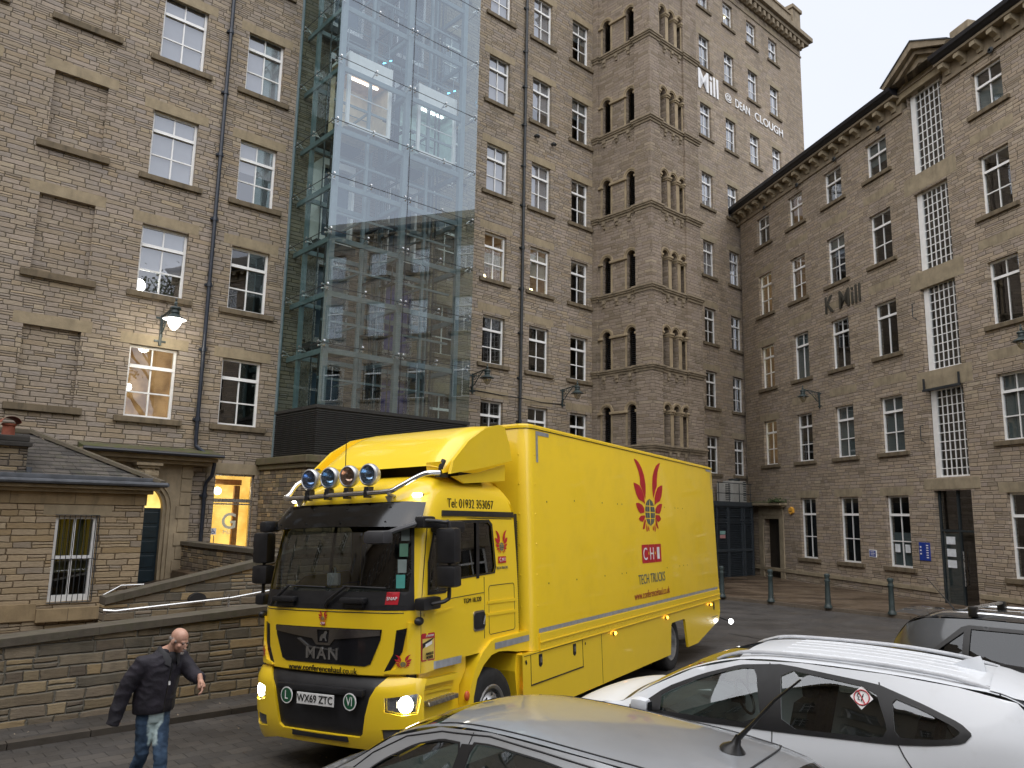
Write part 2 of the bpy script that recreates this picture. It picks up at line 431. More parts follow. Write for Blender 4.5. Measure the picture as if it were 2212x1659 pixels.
M['lampiron'] = plain('green_black_lamp_paint', (.035,.05,.05), .45, var=.2)
M['black'] = plain('matt_black', (.018,.018,.02), .55)
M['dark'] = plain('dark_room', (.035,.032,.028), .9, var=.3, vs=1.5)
M['room'] = plain('pale_room', (.16,.15,.13), .9, var=.4, vs=1.2)
M['ceil'] = plain('white_ceiling', (.5,.48,.44), .9, var=.15, vs=2)
M['blind'] = plain('pale_blind', (.50,.48,.50), .8, var=.06, vs=1.5)
M['blindw'] = plain('warm_blind', (.62,.55,.42), .85, var=.15, vs=2)
M['blindg'] = plain('grey_blind', (.20,.24,.25), .8, var=.06, vs=1.5)
M['slat'] = plain('black_slats', (.012,.012,.012), .5)
M['glass'] = glassy('window_glass', .10, (.62,.66,.66), wavy=.06, fres=1.6)
M['glassb'] = glassy('window_glass_bright', .24, (.75,.78,.8), wavy=.05, fres=1.5)
M['liftglass'] = glassy('lift_glass', .25, (.88,.94,.94), (.80,.88,.95), wavy=.0, fres=1.2)
M['liftside'] = glassy('lift_glass_side', .0, (.62,.72,.70), (.6,.7,.7), fres=.7)
M['steel'] = plain('grey_green_steel', (.17,.225,.245), .45, .0, var=.1)
M['steeld'] = plain('dark_steel', (.04,.05,.055), .4, .3)
M['inox'] = plain('brushed_steel', (.62,.62,.62), .28, .9, var=.1)
M['louvre'] = plain('dark_louvre', (.06,.06,.058), .45, .5)
M['warm'] = None
def lit_mat(name, c0, c1, st, sc_=1.3):
    t = NT(name); f = t.noise(t.obj(), sc_, 3)
    c = t.mix(t.step(f, .3, .7), c0, c1); return t.bsdf(c, .8, 0, em=c, es=st)
M['litwarm'] = lit_mat('lit_room_warm', (.16,.085,.035), (.50,.33,.16), .32)
M['litamber'] = lit_mat('lit_room_amber', (.10,.055,.025), (.22,.13,.055), .22)
M['lityel'] = lit_mat('lit_room_yellow', (.60,.38,.07), (.95,.70,.22), .55)
M['globe'] = emis('lamp_globe', (1, .85, .45), 6)
M['globew'] = emis('lamp_globe_white', (1, .96, .85), 9)
M['slate'] = stone('roof_slate', [(.055,.052,.05),(.075,.068,.06),(.045,.043,.042),(.065,.055,.05)], .16, .26, mort=.006, mcol=(.015,.014,.013), stain=.4, split=0., grain=.5, irregular=.3, moss=.12)
M['leadgrey'] = plain('lead_gutter', (.075,.082,.095), .7, .0, var=.3, vs=4)
M['terra'] = plain('terracotta_pot', (.33,.10,.06), .8, var=.25, bs=.2)
M['blackgutter'] = plain('black_gutter', (.018,.018,.022), .35)
M['teal'] = plain('dark_teal_paint', (.010,.022,.030), .35, var=.15)
M['shutter'] = plain('blue_grey_shutter', (.045,.055,.065), .45, var=.15)
M['acwhite'] = plain('ac_grey', (.42,.42,.40), .5, var=.1)
M['signw'] = plain('sign_white', (.86,.86,.86), .4, var=.03)
M['signk'] = plain('sign_dark_grey', (.055,.052,.042), .5)
M['signblue'] = plain('sign_blue', (.02,.05,.30), .4)
M['paper'] = plain('paper_white', (.7,.74,.78), .6)
M['leaf'] = plain('leaf_green', (.05,.09,.025), .6, var=.4, vs=9)
M['wood'] = plain('lit_timber', (.45,.24,.08), .6, var=.3, vs=3)

# ================================================================ building helpers
def root(name, label, cat, x, y, ang, group=None):
    return thing(name, label, cat, Matrix.Translation((x, y, 0)) @ Matrix.Rotation(ang, 4, 'Z'), group=group)
def wall_mesh(mb, x0, x1, z0, z1, ops, d=.30, y=0.):
    """sheet in the plane y with rectangular openings and their reveals"""
    xs = sorted({x0, x1, *[v for o in ops for v in o[:2] if x0 < v < x1]}); zs = sorted({z0, z1, *[v for o in ops for v in o[2:4] if z0 < v < z1]})
    def hole(a, b): return any(o[0]-1e-6 < a < o[1]+1e-6 and o[2]-1e-6 < b < o[3]+1e-6 for o in ops)
    for i in range(len(xs)-1):
        for j in range(len(zs)-1):
            if not hole((xs[i]+xs[i+1])/2, (zs[j]+zs[j+1])/2):
                mb.quad((xs[i], y, zs[j]), (xs[i+1], y, zs[j]), (xs[i+1], y, zs[j+1]), (xs[i], y, zs[j+1]))
    for a, b, c, e in [o[:4] for o in ops]:
        mb.quad((a, y, c), (a, y+d, c), (a, y+d, e), (a, y, e)); mb.quad((b, y+d, c), (b, y, c), (b, y, e), (b, y+d, e))
        mb.quad((a, y+d, e), (b, y+d, e), (b, y, e), (a, y, e)); mb.quad((a, y, c), (b, y, c), (b, y+d, c), (a, y+d, c))
    return mb
_fc = {}
def frame_mesh(wd, ht, rows, cols=2, bar=.04, rim=.07, thick=.085):
    key = ('f', round(wd, 2), round(ht, 2), rows, cols, bar)
    if key not in _fc:
        mb = MB(); y0, y1 = .13, .20
        mb.box(0, rim, y0, y1, 0, ht); mb.box(wd-rim, wd, y0, y1, 0, ht); mb.box(rim, wd-rim, y0, y1, 0, rim); mb.box(rim, wd-rim, y0, y1, ht-rim, ht)
        z = ht; n = len(rows)
        for i, r_ in enumerate(rows[:-1]):
            z -= r_*ht; t_ = thick if i == 0 else bar
            mb.box(rim, wd-rim, y0-.012 if i == 0 else y0+.014, y1, z-t_/2, z+t_/2)
            if i == 0: mb.box(rim, wd-rim, y0-.03, y0-.0125, z-.052, z-.036)
        for k in range(1, cols):
            x = wd*k/cols; mb.box(x-bar/2, x+bar/2, y0+.02, y1-.004, rim, ht-rim)
        _fc[key] = mb
    mb = _fc[key]
    if isinstance(mb, MB):
        me = bpy.data.meshes.new('window'); me.from_pydata(mb.v, [], mb.f); me.materials.append(M['white'])
        bm = bmesh.new(); bm.from_mesh(me); bmesh.ops.recalc_face_normals(bm, faces=bm.faces); bm.to_mesh(me); bm.free(); _fc[key] = me; mb = me
    return mb
def shared(key, build, mat):
    if key not in _fc:
        mb = MB(); build(mb); me = bpy.data.meshes.new(key[0]); me.from_pydata([tuple(v) for v in mb.v], [], mb.f); me.materials.append(mat)
        bm = bmesh.new(); bm.from_mesh(me); bmesh.ops.recalc_face_normals(bm, faces=bm.faces); bm.to_mesh(me); bm.free(); _fc[key] = me
    return _fc[key]
def put(name, me, parent, loc=(0, 0, 0)):
    o = bpy.data.objects.new(name, me); COL.objects.link(o); o.parent = parent; o.location = loc; return o
R3 = (.29, .36, .35)
def window(rt, x0, x1, z0, z1, rows=R3, cols=2, glass='glass', sill='sill', lint='lint', over=.24, sillh=.15, linth=.30, bar=.04, interior=None, label=None, nosill=False):
    wd, ht = x1-x0, z1-z0
    f = put('window', frame_mesh(wd, ht, rows, cols, bar), rt, (x0, 0, z0))
    g = shared(('pane', round(wd, 2), round(ht, 2), glass), lambda mb: mb.quad((.04, .17, .04), (wd-.04, .17, .04), (wd-.04, .17, ht-.04), (.04, .17, ht-.04)), M[glass])
    pn = put('pane', g, f); pn.rotation_euler = (rad(R.uniform(-.5, .5)), 0, rad(R.uniform(-.7, .7)))
    if not nosill:
        s = shared(('sill', round(wd, 2), sillh, sill), lambda mb: mb.bbox(-over, wd+over, -.09, .125, -sillh, .004, .012), M[sill]); put('sill', s, f)
    l = shared(('lintel', round(wd, 2), linth, lint), lambda mb: mb.box(-over-.02, wd+over+.02, -.004, .10, ht+.003, ht+linth), M[lint]); put('lintel', l, f)
    if label: f['label'] = label
    it = interior or {}
    b = it.get('blind')
    if b:
        m_, h0, h1 = b; mb = MB(); mb.quad((.07, .235, ht*h0+.02), (wd-.07, .235, ht*h0+.02), (wd-.07, .235, ht*h1-.05), (.07, .235, ht*h1-.05)); mb.build('blind', M[m_], f)
    if it.get('slats'):
        mb = MB(); z = .06
        while z < ht-.06: mb.quad((.07, .225, z), (wd-.07, .225, z), (wd-.07, .262, z+.05), (.07, .262, z+.05)); z += .062
        mb.build('blind', M['slat'], f)
    for (gx, gz, gy, r_, m_) in it.get('lamps', ()):
        bm = bmesh.new(); bmesh.ops.create_uvsphere(bm, u_segments=16, v_segments=10, radius=r_)
        MB().bm(bm, Matrix.Translation((gx*wd, gy, gz*ht))).build('room_lamp', M[m_], f, smooth=True)
    return f
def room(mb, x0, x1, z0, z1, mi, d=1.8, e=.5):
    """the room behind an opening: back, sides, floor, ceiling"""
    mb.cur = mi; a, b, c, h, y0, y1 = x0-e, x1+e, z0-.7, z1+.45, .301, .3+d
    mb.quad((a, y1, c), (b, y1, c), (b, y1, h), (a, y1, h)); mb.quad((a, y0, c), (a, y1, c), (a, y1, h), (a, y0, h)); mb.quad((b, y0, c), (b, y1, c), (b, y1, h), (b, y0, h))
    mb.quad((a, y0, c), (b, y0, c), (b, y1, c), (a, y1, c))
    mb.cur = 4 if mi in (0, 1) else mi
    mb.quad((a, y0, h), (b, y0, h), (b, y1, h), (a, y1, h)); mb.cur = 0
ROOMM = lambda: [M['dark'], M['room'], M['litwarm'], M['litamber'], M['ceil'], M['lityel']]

# ================================================================ MILL A : long warm stone facade, glass lift in front
AX, AY, AA = -9.504, 21.12, rad(90-48.0057)
A = root('mill_building', 'tall warm sandstone mill with walled-up blind windows behind the glass lift shaft', 'mill', AX, AY, AA)
def Apt(s, n, z): return Vector((AX+s*cos(AA)+n*sin(AA), AY+s*sin(AA)-n*cos(AA), z))
rowsL = [(5.22, 7.18), (8.64, 10.58), (12.0, 13.97), (15.57, 17.65), (19.35, 21.35), (23.2, 25.2)]
rowsR = [(2.2, 4.2), (5.15, 7.05), (8.46, 10.33), (11.76, 13.65), (15.31, 17.34), (19.13, 21.22), (22.95, 25.0), (26.95, 28.9)]
ops = []; wins = []
WH = [('blind', .0, 1.)]
for i, (a, b) in enumerate(rowsL):
    for k, (x0, x1) in enumerate(((-6.2, -4.95), (-1.03, .23), (1.49, 2.68), (-11.2, -9.9), (-16.2, -14.9), (-21.2, -19.9), (-26.2, -24.9), (-31.2, -29.9), (-37.2, -35.9), (-43.2, -41.9))):
        it, gl, mi = {}, 'glass', 0
        if k == 1:
            if i == 0: it = dict(lamps=[(.17, .44, .62, .10, 'globew'), (.17, .42, 1.3, .17, 'globe')]); mi = 2
            elif i == 1: it = dict(blind=('blind', .34, 1.), lamps=[(.14, .15, .5, .19, 'globew')]); gl = 'glassb'; mi = 1
            else: it = dict(blind=('blind', .0, 1.)); gl = 'glassb'; mi = 1
        elif k == 2:
            if i in (2, 3, 4): it = dict(blind=('blind' if i > 2 else 'blindg', .0, 1.)) if i != 2 else dict(blind=('blind', .5, 1.)); gl = 'glassb'
        ops.append((x0, x1, a, b)); wins.append((x0, x1, a, b, it, gl, mi))
for i, (a, b) in enumerate(rowsR):
    for k, (x0, x1) in enumerate(((8.88, 9.97), (11.23, 12.35), (13.65, 14.76), (16.04, 17.12))):
        it, gl, mi = {}, 'glass', 0
        if k > 0 and i >= 3: gl = 'glassb'
        if k == 1 and i >= 3: it = dict(blind=('blind', .12 if i == 3 else 0., 1.) )
        if k == 1 and i == 3: it = dict(blind=('blindw', .28, .62), lamps=[(.35, .12, .6, .16, 'globe')]); mi = 3
        if k == 2 and i >= 3: it = dict(blind=('blind', .30, .98)) if i % 2 else dict(blind=('blind', .0, 1.))
        if k == 2 and i == 3: it = dict(blind=('blindw', .35, .9), lamps=[(.62, .14, .7, .11, 'globe')]); mi = 3
        if k == 3 and i in (3, 4): it = dict(slats=1)
        if k == 3 and i in (5, 6): it = dict(blind=('blindg', .55, 1.))
        if k == 2 and i == 1: it = dict(blind=('blindg', .0, .25)); mi = 1
        if k == 0 and i > 2: it = dict(blind=('blindg', .0, 1.))
        ops.append((x0, x1, a, b)); wins.append((x0, x1, a, b, it, gl, mi))
blinds = [(-3.53, -2.23, a, b) for a, b in ((5.3, 7.28), (8.66, 10.72), (12.1, 14.12), (15.66, 17.7), (19.35, 21.4), (23.2, 25.2))]
lifts = [(x0, x0+1.15, a-.35, b+.12) for a, b in rowsR[1:] for x0 in (3.95, 6.45)]
GD = (1.55, 2.72, 1.5, 3.83)                     # glazed G Mill entrance
PD = (-1.06, .22, .75, 3.55)                     # arched portal (built as its own piece)
wmb = MB()
wall_mesh(wmb, -16, 20, -.5, 34.2, ops+lifts+[GD, (PD[0]-.3, PD[1]+.3, -.5, 3.9)])
for (a, b, c, d_) in blinds: pass
# blind windows: shallow stone panels set back in their openings
bl = MB()
fw = wall_mesh(MB(), -95, 20, -.5, 34.2, ops+lifts+[GD, (PD[0]-.3, PD[1]+.3, -.5, 3.9)]+[(a, b, c, d_) for a, b, c, d_ in blinds], .30)
fw.box(-95, -94.7, .31, 12, -.5, 34.2)
fw.build('wall', M['stoneA'], A)
for (a, b, c, d_) in blinds:
    MB().quad((a, .12, c), (b, .12, c), (b, .12, d_), (a, .12, d_)).build('blind_panel', M['stoneA'], A)
    MB().bbox(a-.22, b+.2, -.10, .118, c-.17, c+.004, .012).build('sill', M['sill'], A)
    MB().box(a-.24, b+.24, -.004, .10, d_+.003, d_+.30).build('lintel', M['lint'], A)
rm = MB()
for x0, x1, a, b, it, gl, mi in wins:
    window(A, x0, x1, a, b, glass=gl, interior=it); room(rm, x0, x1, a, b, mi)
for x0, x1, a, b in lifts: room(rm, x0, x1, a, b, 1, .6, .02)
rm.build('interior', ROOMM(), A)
MB().box(-95, 19, .32, 14, 34.2, 34.5).build('roof', M['leadgrey'], A)
MB().box(-16, 25, -.35, .3, 33.4, 34.19).build('cornice', M['trim'], A) if False else None
# stains running down beside the drainpipe are part of the stone; the pipes themselves:
def downpipe(pts, r, joints, name='drainpipe', parent=A, mat='ironb'):
    mb = MB(); mb.tube(pts, r, 12)
    p = MB()
    for (x, y, z) in joints: mb.tube([(x, y, z-.06), (x, y, z+.06)], r*1.35, 12); mb.box(x-r*1.9, x+r*1.9, y+r*.4, y+r*2.2, z-.03, z+.03)
    return mb.build(name, M[mat], parent, smooth=True)
dp = .11
downpipe([(.88, -dp, 34), (.88, -dp, 4.75), (.90, -dp, 4.55), (1.28, -dp-.28, 4.2), (1.34, -dp-.3, 4.05), (1.32, -dp-.25, 3.75), (1.26, -dp-.02, 3.55), (1.25, -dp, 3.4), (1.25, -dp, 1.5)], .055,
         [(.88, -dp, z) for z in (5.3, 7.3, 9.2, 11.2, 13.2, 15.2, 17.2, 19.2, 21.2)]+[(1.25, -dp, 3.2)])
downpipe([(13.14, -.1, 34), (13.14, -.1, .1)], .06, [(13.14, -.1, z) for z in (4.6, 6.4, 8.1, 9.9, 11.7, 13.4, 15.2, 16.9, 18.7, 20.4, 22, 24, 26)], mat='iron')
cab = MB(); cab.tube([(10.72, -.02, 7.5), (10.75, -.02, 7.36), (12.2, -.02, 7.32), (13.1, -.17, 7.30), (14.4, -.02, 7.28), (15.5, -.02, 7.33), (15.53, -.02, 7.5)], .017, 6)
cab.build('cable', M['black'], A)
for sx, sz in ((13.82, 18.47), (14.81, 18.45)):
    v = MB(); v.tube([(sx, 0, sz), (sx, -.12, sz), (sx, -.2, sz-.08)], .07, 10); v.build('vent_spout', M['iron'], A, smooth=True)
# arched stone entrance with canopy
PC, PR = -.42, .64
pm = MB()
def arch_poly(cx, r, z0, zs, n=16): return [(cx+r, z0)]+[(cx+r*cos(pi*i/n), zs+r*sin(pi*i/n)) for i in range(n+1)]+[(cx-r, z0)]
flat = lambda y: (lambda a, b: Vector((a, y, b)))
patch(flat(-.18), [(PC-1.25, .3), (PC+1.25, .3), (PC+1.25, 4.0), (PC-1.25, 4.0)], [arch_poly(PC, PR+.22, .301, 2.83)], .5, 0, -.0, pm)
pm.box(PC+1.25-.001, PC+1.25, -.18, 0, .3, 4.0); pm.box(PC-1.25, PC-1.249, -.18, 0, .3, 4.0)
pm.build('portal', M['portal'], A)
ar = MB()
for rr, y0, y1 in ((PR+.22, -.18, -.10), (PR+.13, -.13, -.02), (PR+.05, -.05, .30)):
    prof = arch_poly(PC, rr, .3, 2.83, 20); inn = arch_poly(PC, rr-.09, .3, 2.83, 20)
    for p, q, p2, q2 in zip(prof, prof[1:], inn, inn[1:]):
        ar.quad((p[0], y0, p[1]), (q[0], y0, q[1]), (q2[0], y0, q2[1]), (p2[0], y0, p2[1])); ar.quad((p2[0], y0, p2[1]), (q2[0], y0, q2[1]), (q2[0], y1, q2[1]), (p2[0], y1, p2[1])); ar.quad((p[0], y0, p[1]), (q[0], y0, q[1]), (q[0], y1, q[1]), (p[0], y1, p[1]))
ar.build('arch_moulding', M['portal'], A)
qn = MB()
for sgn in (-1, 1):
    z = .75; k = 0
    while z < 3.95:
        h = .36; x0 = PC+sgn*(.90 if k % 2 else .97); x1 = PC+sgn*1.27; 
        if z+h > 2.95: x0 = PC+sgn*(.98+max(0, (z-2.6))*.0)
        MB().bbox(min(x0, x1), max(x0, x1), -.215, -.17, z+.012, min(z+h, 4.0)-.012, .008).build('quoin', M['portal'], A); z += h; k += 1
ks = MB(); ks.box(PC-.33, PC+.33, -.62, -.18, 3.93, 4.0); ks.box(PC-.27, PC+.27, -.55, -.18, 3.86, 3.93)
for k in range(3): ks.lathe([(0, -.09), (.17-.0*k, -.09), (.17, .09), (0, .09)], (PC-.19+.19*k, -.36+.03*abs(k-1), 3.72), 14, Matrix.Rotation(pi/2, 4, 'Y'))
ks.prism([(-.18, 3.86), (-.5, 3.86), (-.46, 3.6), (-.28, 3.38), (-.18, 3.3)], PC-.17, PC+.17, 'yz')
ks.build('console_bracket', M['portal'], A)
cn = MB(); cn.bbox(-2.05, 1.42, -.72, .0, 4.22, 4.31, .02); cn.bbox(-1.98, 1.36, -.62, .0, 4.10, 4.218, .02); cn.bbox(-1.90, 1.28, -.45, .0, 4.0, 4.098, .02); cn.build('canopy', M['portal'], A)
cg = MB(); cg.tube([(-2.07, -.76, 4.27), (1.46, -.76, 4.25)], .055, 8); cg.build('gutter', M['blackgutter'], A, smooth=True)
ms = MB(); ms.prism([(0, 4.31), (-.7, 4.31), (-.6, 4.34), (-.3, 4.40), (0, 4.47)], -2.03, 1.40, 'yz'); ms.build('ledge_moss', M['mossy'], A)
dr = MB(); dr.box(PC-PR, PC+PR, .10, .16, .75, 2.83)
for k in range(5):
    z0 = .9+k*.38
    for sx in (-1, 1): dr.bbox(PC+sx*.32-.23, PC+sx*.32+.23, .085, .11, z0, z0+.30, .012)
dr.build('door', M['teal'], A)
fl = MB(); fl.v = []; fp = arch_poly(PC, PR, 2.83, 2.831, 20); patch(flat(.12), fp, [], .3, 0, 0, fl); fan = fl.build('fanlight', M['lityel'], A)
MB().box(PC-PR-.3, PC+PR+.3, .6, .7, 0, 3.9).build('lobby_wall', M['dark'], A)
# glazed entrance, lit yellow inside
gx0, gx1, gz0, gz1 = GD
lb = MB(); lb.cur = 0
lb.quad((gx0-.2, 1.6, gz0), (gx1+.6, 1.6, gz0), (gx1+.6, 1.6, gz1+.1), (gx0-.2, 1.6, gz1+.1)); lb.quad((gx0-.2, .3, gz0), (gx0-.2, 1.6, gz0), (gx0-.2, 1.6, gz1+.1), (gx0-.2, .3, gz1+.1))
lb.quad((gx0-.2, .3, gz0), (gx1+.6, .3, gz0), (gx1+.6, 1.6, gz0), (gx0-.2, 1.6, gz0)); lb.quad((gx1+.6, .3, gz0), (gx1+.6, 1.6, gz0), (gx1+.6, 1.6, gz1+.1), (gx1+.6, .3, gz1+.1))
lb.cur = 1; lb.quad((gx0-.2, .3, gz1+.1), (gx1+.6, .3, gz1+.1), (gx1+.6, 1.6, gz1+.1), (gx0-.2, 1.6, gz1+.1)); lb.box(gx0, gx1, .9, 1.05, gz1-.28, gz1-.12); lb.box(gx1-.28, gx1-.12, .7, .8, gz0, gz1-.3)
lb.build('lobby', [M['lityel'], M['wood']], A)
gf = MB(); gf.box(gx0, gx0+.05, .10, .17, gz0, gz1); gf.box(gx1-.05, gx1, .10, .17, gz0, gz1); gf.box(gx0+.05, gx1-.05, .08, .18, 3.03, 3.13); gf.box(gx0+.05, gx1-.05, .10, .17, 2.96, 3.0); gf.box(gx0+.05, gx1-.05, .10, .17, gz1-.05, gz1)
gf = gf.build('entrance_frame', M['inox'], A)
gp = MB().quad((gx0+.05, .14, gz0), (gx1-.05, .14, gz0), (gx1-.05, .14, gz1), (gx0+.05, .14, gz1)).build('glass_door', M['glass'], A)
ghost = NT('etched_glass').bsdf((.75, .72, .55), .7)
text('etched_letter', 'G', .62, ghost, gp, facing(2.10, .132, 2.48), .001, bold=.01)
text('etched_word', 'Mill', .17, ghost, gp, facing(2.06, .132, 2.18), .001)
sg = MB().box(gx0+.02, gx0+.20, .120, .130, 2.12, 2.30).build('access_sign', M['signw'], gp)
ac = MB(); ac.lathe([(.035, -.002), (.045, -.002), (.045, .002), (.035, .002), (.035, -.002)], (gx0+.115, .116, 2.185), 16, Matrix.Rotation(pi/2, 4, 'X')); ac.tube([(gx0+.10, .116, 2.25), (gx0+.105, .116, 2.20), (gx0+.14, .116, 2.20), (gx0+.155, .116, 2.155)], .006, 6)
ac.lathe([(0, -.003), (.012, -.003), (.012, .003), (0, .003)], (gx0+.098, .116, 2.268), 10, Matrix.Rotation(pi/2, 4, 'X')); ac.build('wheelchair_symbol', M['signblue'], sg)
hd = MB(); hd.tube([(gx0+.12, .06, 1.75), (gx0+.12, .06, 2.1)], .012, 8); hd.build('pull_handle', M['inox'], gp)
lp = MB(); bm = bmesh.new(); bmesh.ops.create_uvsphere(bm, u_segments=14, v_segments=8, radius=.11); lp.bm(bm, Matrix.Translation((2.0, .9, 3.36))); lp.build('lobby_lamp', M['globew'], A, smooth=True)
MB().box(gx0-.30, gx1+.35, -.004, .1, gz1+.003, gz1+.30).build('lintel', M['lint'], A)

# ================================================================ far mill beyond the tower (coplanar)
J = root('mill_building', 'tallest sandstone mill beyond the arcaded tower, its dentil cornice against the sky', 'mill', AX, AY, AA)
rowsJ = [(1.7, 3.6), (5.04, 6.9), (8.35, 10.2), (11.67, 13.5), (15.23, 17.14), (19.0, 20.94), (22.94, 24.93), (26.95, 28.95), (30.54, 32.03)]
opsJ = []; rm = MB()
for j, (x0, x1) in enumerate(((23.45, 24.45), (25.92, 26.93), (28.36, 29.36), (30.86, 31.9), (33.34, 34.38))):
    for i, (a, b) in enumerate(rowsJ):
        opsJ.append((x0, x1, a, b)); it = {}
        if i >= 4: it = dict(blind=('blind', .0, 1.)) if (i+j) % 4 else dict(blind=('blind', .3, 1.))
        if i == 8 and j == 2: it = dict(blind=('blind', .0, 1.), lamps=[(.5, .5, .21, .05, 'globe')])
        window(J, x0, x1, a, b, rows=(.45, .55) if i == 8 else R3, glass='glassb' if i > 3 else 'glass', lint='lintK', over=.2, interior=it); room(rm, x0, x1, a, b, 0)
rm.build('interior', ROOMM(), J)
jw = wall_mesh(MB(), 20.001, 37.35, -.5, 32.9, opsJ); jw.box(37.05, 37.35, .001, 14, -.5, 32.9); jw.build('wall', M['stoneJ'], J)
jc = MB(); jc.box(20, 37.40, -.05, .35, 32.35, 32.45)
jc.bbox(20, 37.75, -.42, .4, 33.18, 33.42, .02); jc.bbox(20, 37.95, -.62, .6, 33.42, 33.72, .03); jc.box(20, 37.45, -.10, .35, 32.9, 33.18)
jc.build('cornice', M['trim'], J)
jd = MB().bbox(0, .24, -.38, -.10, 32.82, 33.17, .02).build('dentil', M['trim'], J); jd.location.x = 20.3; x = 20.82
while x < 37.4: put('dentil', jd.data, J, (x, 0, 0)); x += .52
jp = MB(); jp.box(20, 36.4, .0, .35, 33.72, 34.9); jp.bbox(36.4, 37.4, -.10, .7, 33.72, 35.45, .03); jp.bbox(36.3, 37.5, -.2, .8, 35.45, 35.7, .03); jp.box(20, 36.3, -.07, .4, 34.9, 35.05); jp.build('parapet', M['trim'], J)
MB().box(20, 37.3, .5, 14, 33.2, 33.5).build('roof', M['leadgrey'], J)

# ================================================================ stair tower
T = root('stair_tower', 'square stone stair tower with paired and triple round-arched openings and moulded string courses', 'tower', *Apt(17.38, 3.24, 0).xy, AA)
# local: x along the front 0..3.47, y into the building 0..3.24 ; left flank at x=0
TW, TD, TH = 3.47, 3.24, 36
strings = [2.4, 5.68, 8.9, 12.21, 15.75, 19.57, 23.47, 27.4, 31.3]
tw = MB(); rc = .09
for a, b in ((0, .66), (2.45, TW)): tw.quad((a, 0, 0), (b, 0, 0), (b, 0, TH), (a, 0, TH)); 
for xx in (.66, 2.45): tw.quad((xx, 0, 0), (xx, rc, 0), (xx, rc, TH), (xx, 0, TH))
for a, b in ((0, .84), (2.93, TD)): tw.quad((0, a, 0), (0, b, 0), (0, b, TH), (0, a, TH))
for yy in (.84, 2.93): tw.quad((0, yy, 0), (rc, yy, 0), (rc, yy, TH), (0, yy, TH))
tw.quad((TW, 0, 0), (TW, TD, 0), (TW, TD, TH), (TW, 0, TH)); tw.quad((0, 0, TH), (TW, 0, TH), (TW, TD, TH), (0, TD, TH))
tw.build('wall', M['stoneT'], T)
fr_, sd_ = MB(), MB()
fs = lambda a, b: Vector((a, rc, b)); ss = lambda a, b: Vector((rc, a, b))
fcs = [1.04, 1.66, 2.30]; scs = [3.24-.76, 3.24-2.11]
for i, z in enumerate(strings):
    arcs = MB(); caps = MB(); piers = MB(); dark = MB(); cours = MB()
    zn = strings[i+1] if i+1 < len(strings) else TH
    zb, zsx = z+.02, z+1.46
    hf = [arch_poly(c-.0, .205, zb+.002, zsx, 10) for c in fcs]; hs = [arch_poly(c, .235, zb+.002, zsx-.02, 10) for c in scs]
    hf = [[(min(max(x, .67), 2.44), q) for x, q in h] for h in hf]
    patch(fs, [(.66, z), (2.45, z), (2.45, zn), (.66, zn)], hf, .6, 0, 0, fr_); patch(ss, [(.84, z), (2.93, z), (2.93, zn), (.84, zn)], hs, .6, 0, 0, sd_)
    for c in fcs:
        P = arch_poly(c, .205, zb, zsx, 10)
        for p, q in zip(P, P[1:]): fr_.quad((p[0], rc, p[1]), (q[0], rc, q[1]), (q[0], rc+.32, q[1]), (p[0], rc+.32, p[1]))
        for k in range(16):
            a0, a1 = pi*k/16, pi*(k+1)/16
            for r0, r1, yy in ((.205, .26, rc-.02), (.26, .325, rc-.05)):
                Q = [(c+r*cos(a), zsx+r*sin(a)) for r, a in ((r0, a0), (r1, a0), (r1, a1), (r0, a1))]
                arcs.quad(*[(x, yy, q) for x, q in Q]); arcs.quad((Q[1][0], yy, Q[1][1]), (Q[2][0], yy, Q[2][1]), (Q[2][0], rc, Q[2][1]), (Q[1][0], rc, Q[1][1])); arcs.quad((Q[0][0], yy, Q[0][1]), (Q[3][0], yy, Q[3][1]), (Q[3][0], rc+.01, Q[3][1]), (Q[0][0], rc+.01, Q[0][1]))
    for c in scs:
        P = arch_poly(c, .235, zb, zsx-.02, 10)
        for p, q in zip(P, P[1:]): sd_.quad((rc, p[0], p[1]), (rc, q[0], q[1]), (rc+.32, q[0], q[1]), (rc+.32, p[0], p[1]))
        for k in range(16):
            a0, a1 = pi*k/16, pi*(k+1)/16
            for r0, r1, yy in ((.235, .30, rc-.02), (.30, .37, rc-.05)):
                Q = [(c+r*cos(a), zsx-.02+r*sin(a)) for r, a in ((r0, a0), (r1, a0), (r1, a1), (r0, a1))]
                arcs.quad(*[(yy, x, q) for x, q in Q]); arcs.quad((yy, Q[1][0], Q[1][1]), (yy, Q[2][0], Q[2][1]), (rc, Q[2][0], Q[2][1]), (rc, Q[1][0], Q[1][1])); arcs.quad((yy, Q[0][0], Q[0][1]), (yy, Q[3][0], Q[3][1]), (rc+.01, Q[3][0], Q[3][1]), (rc+.01, Q[0][0], Q[0][1]))
        zz = zb+.04
        while zz < zsx+.2: dark.quad((rc+.16, c-.235, zz), (rc+.16, c+.235, zz), (rc+.24, c+.235, zz+.055), (rc+.24, c-.235, zz+.055)); zz += .085
    for c in (.76, 1.35, 1.98, 2.40):
        e = .15 if .8 < c < 2.3 else .08
        caps.bbox(c-e, c+e, rc-.10, rc+.28, zsx-.10, zsx+.0, .03); caps.bbox(c-e+.02, c+e-.02, rc-.06, rc+.28, zsx-.17, zsx-.10, .015); piers.box(c-e+.045, c+e-.045, rc-.012, rc+.02, z+.02, zsx-.17)
    for a, b in ((.84, scs[1]-.235), (scs[1]+.235, scs[0]-.235), (scs[0]+.235, 2.93)):
        a_, b_ = (a if a == .84 else a-.04), (b if b == 2.93 else b+.04)
        caps.bbox(rc-.09, rc+.02, a_, b_, zsx-.13, zsx-.02, .025)
        for e in (a, b):
            if e not in (.84, 2.93): pa = e if e == a else e-.10; piers.box(rc-.012, rc+.02, pa, pa+.10, z+.02, zsx-.13)
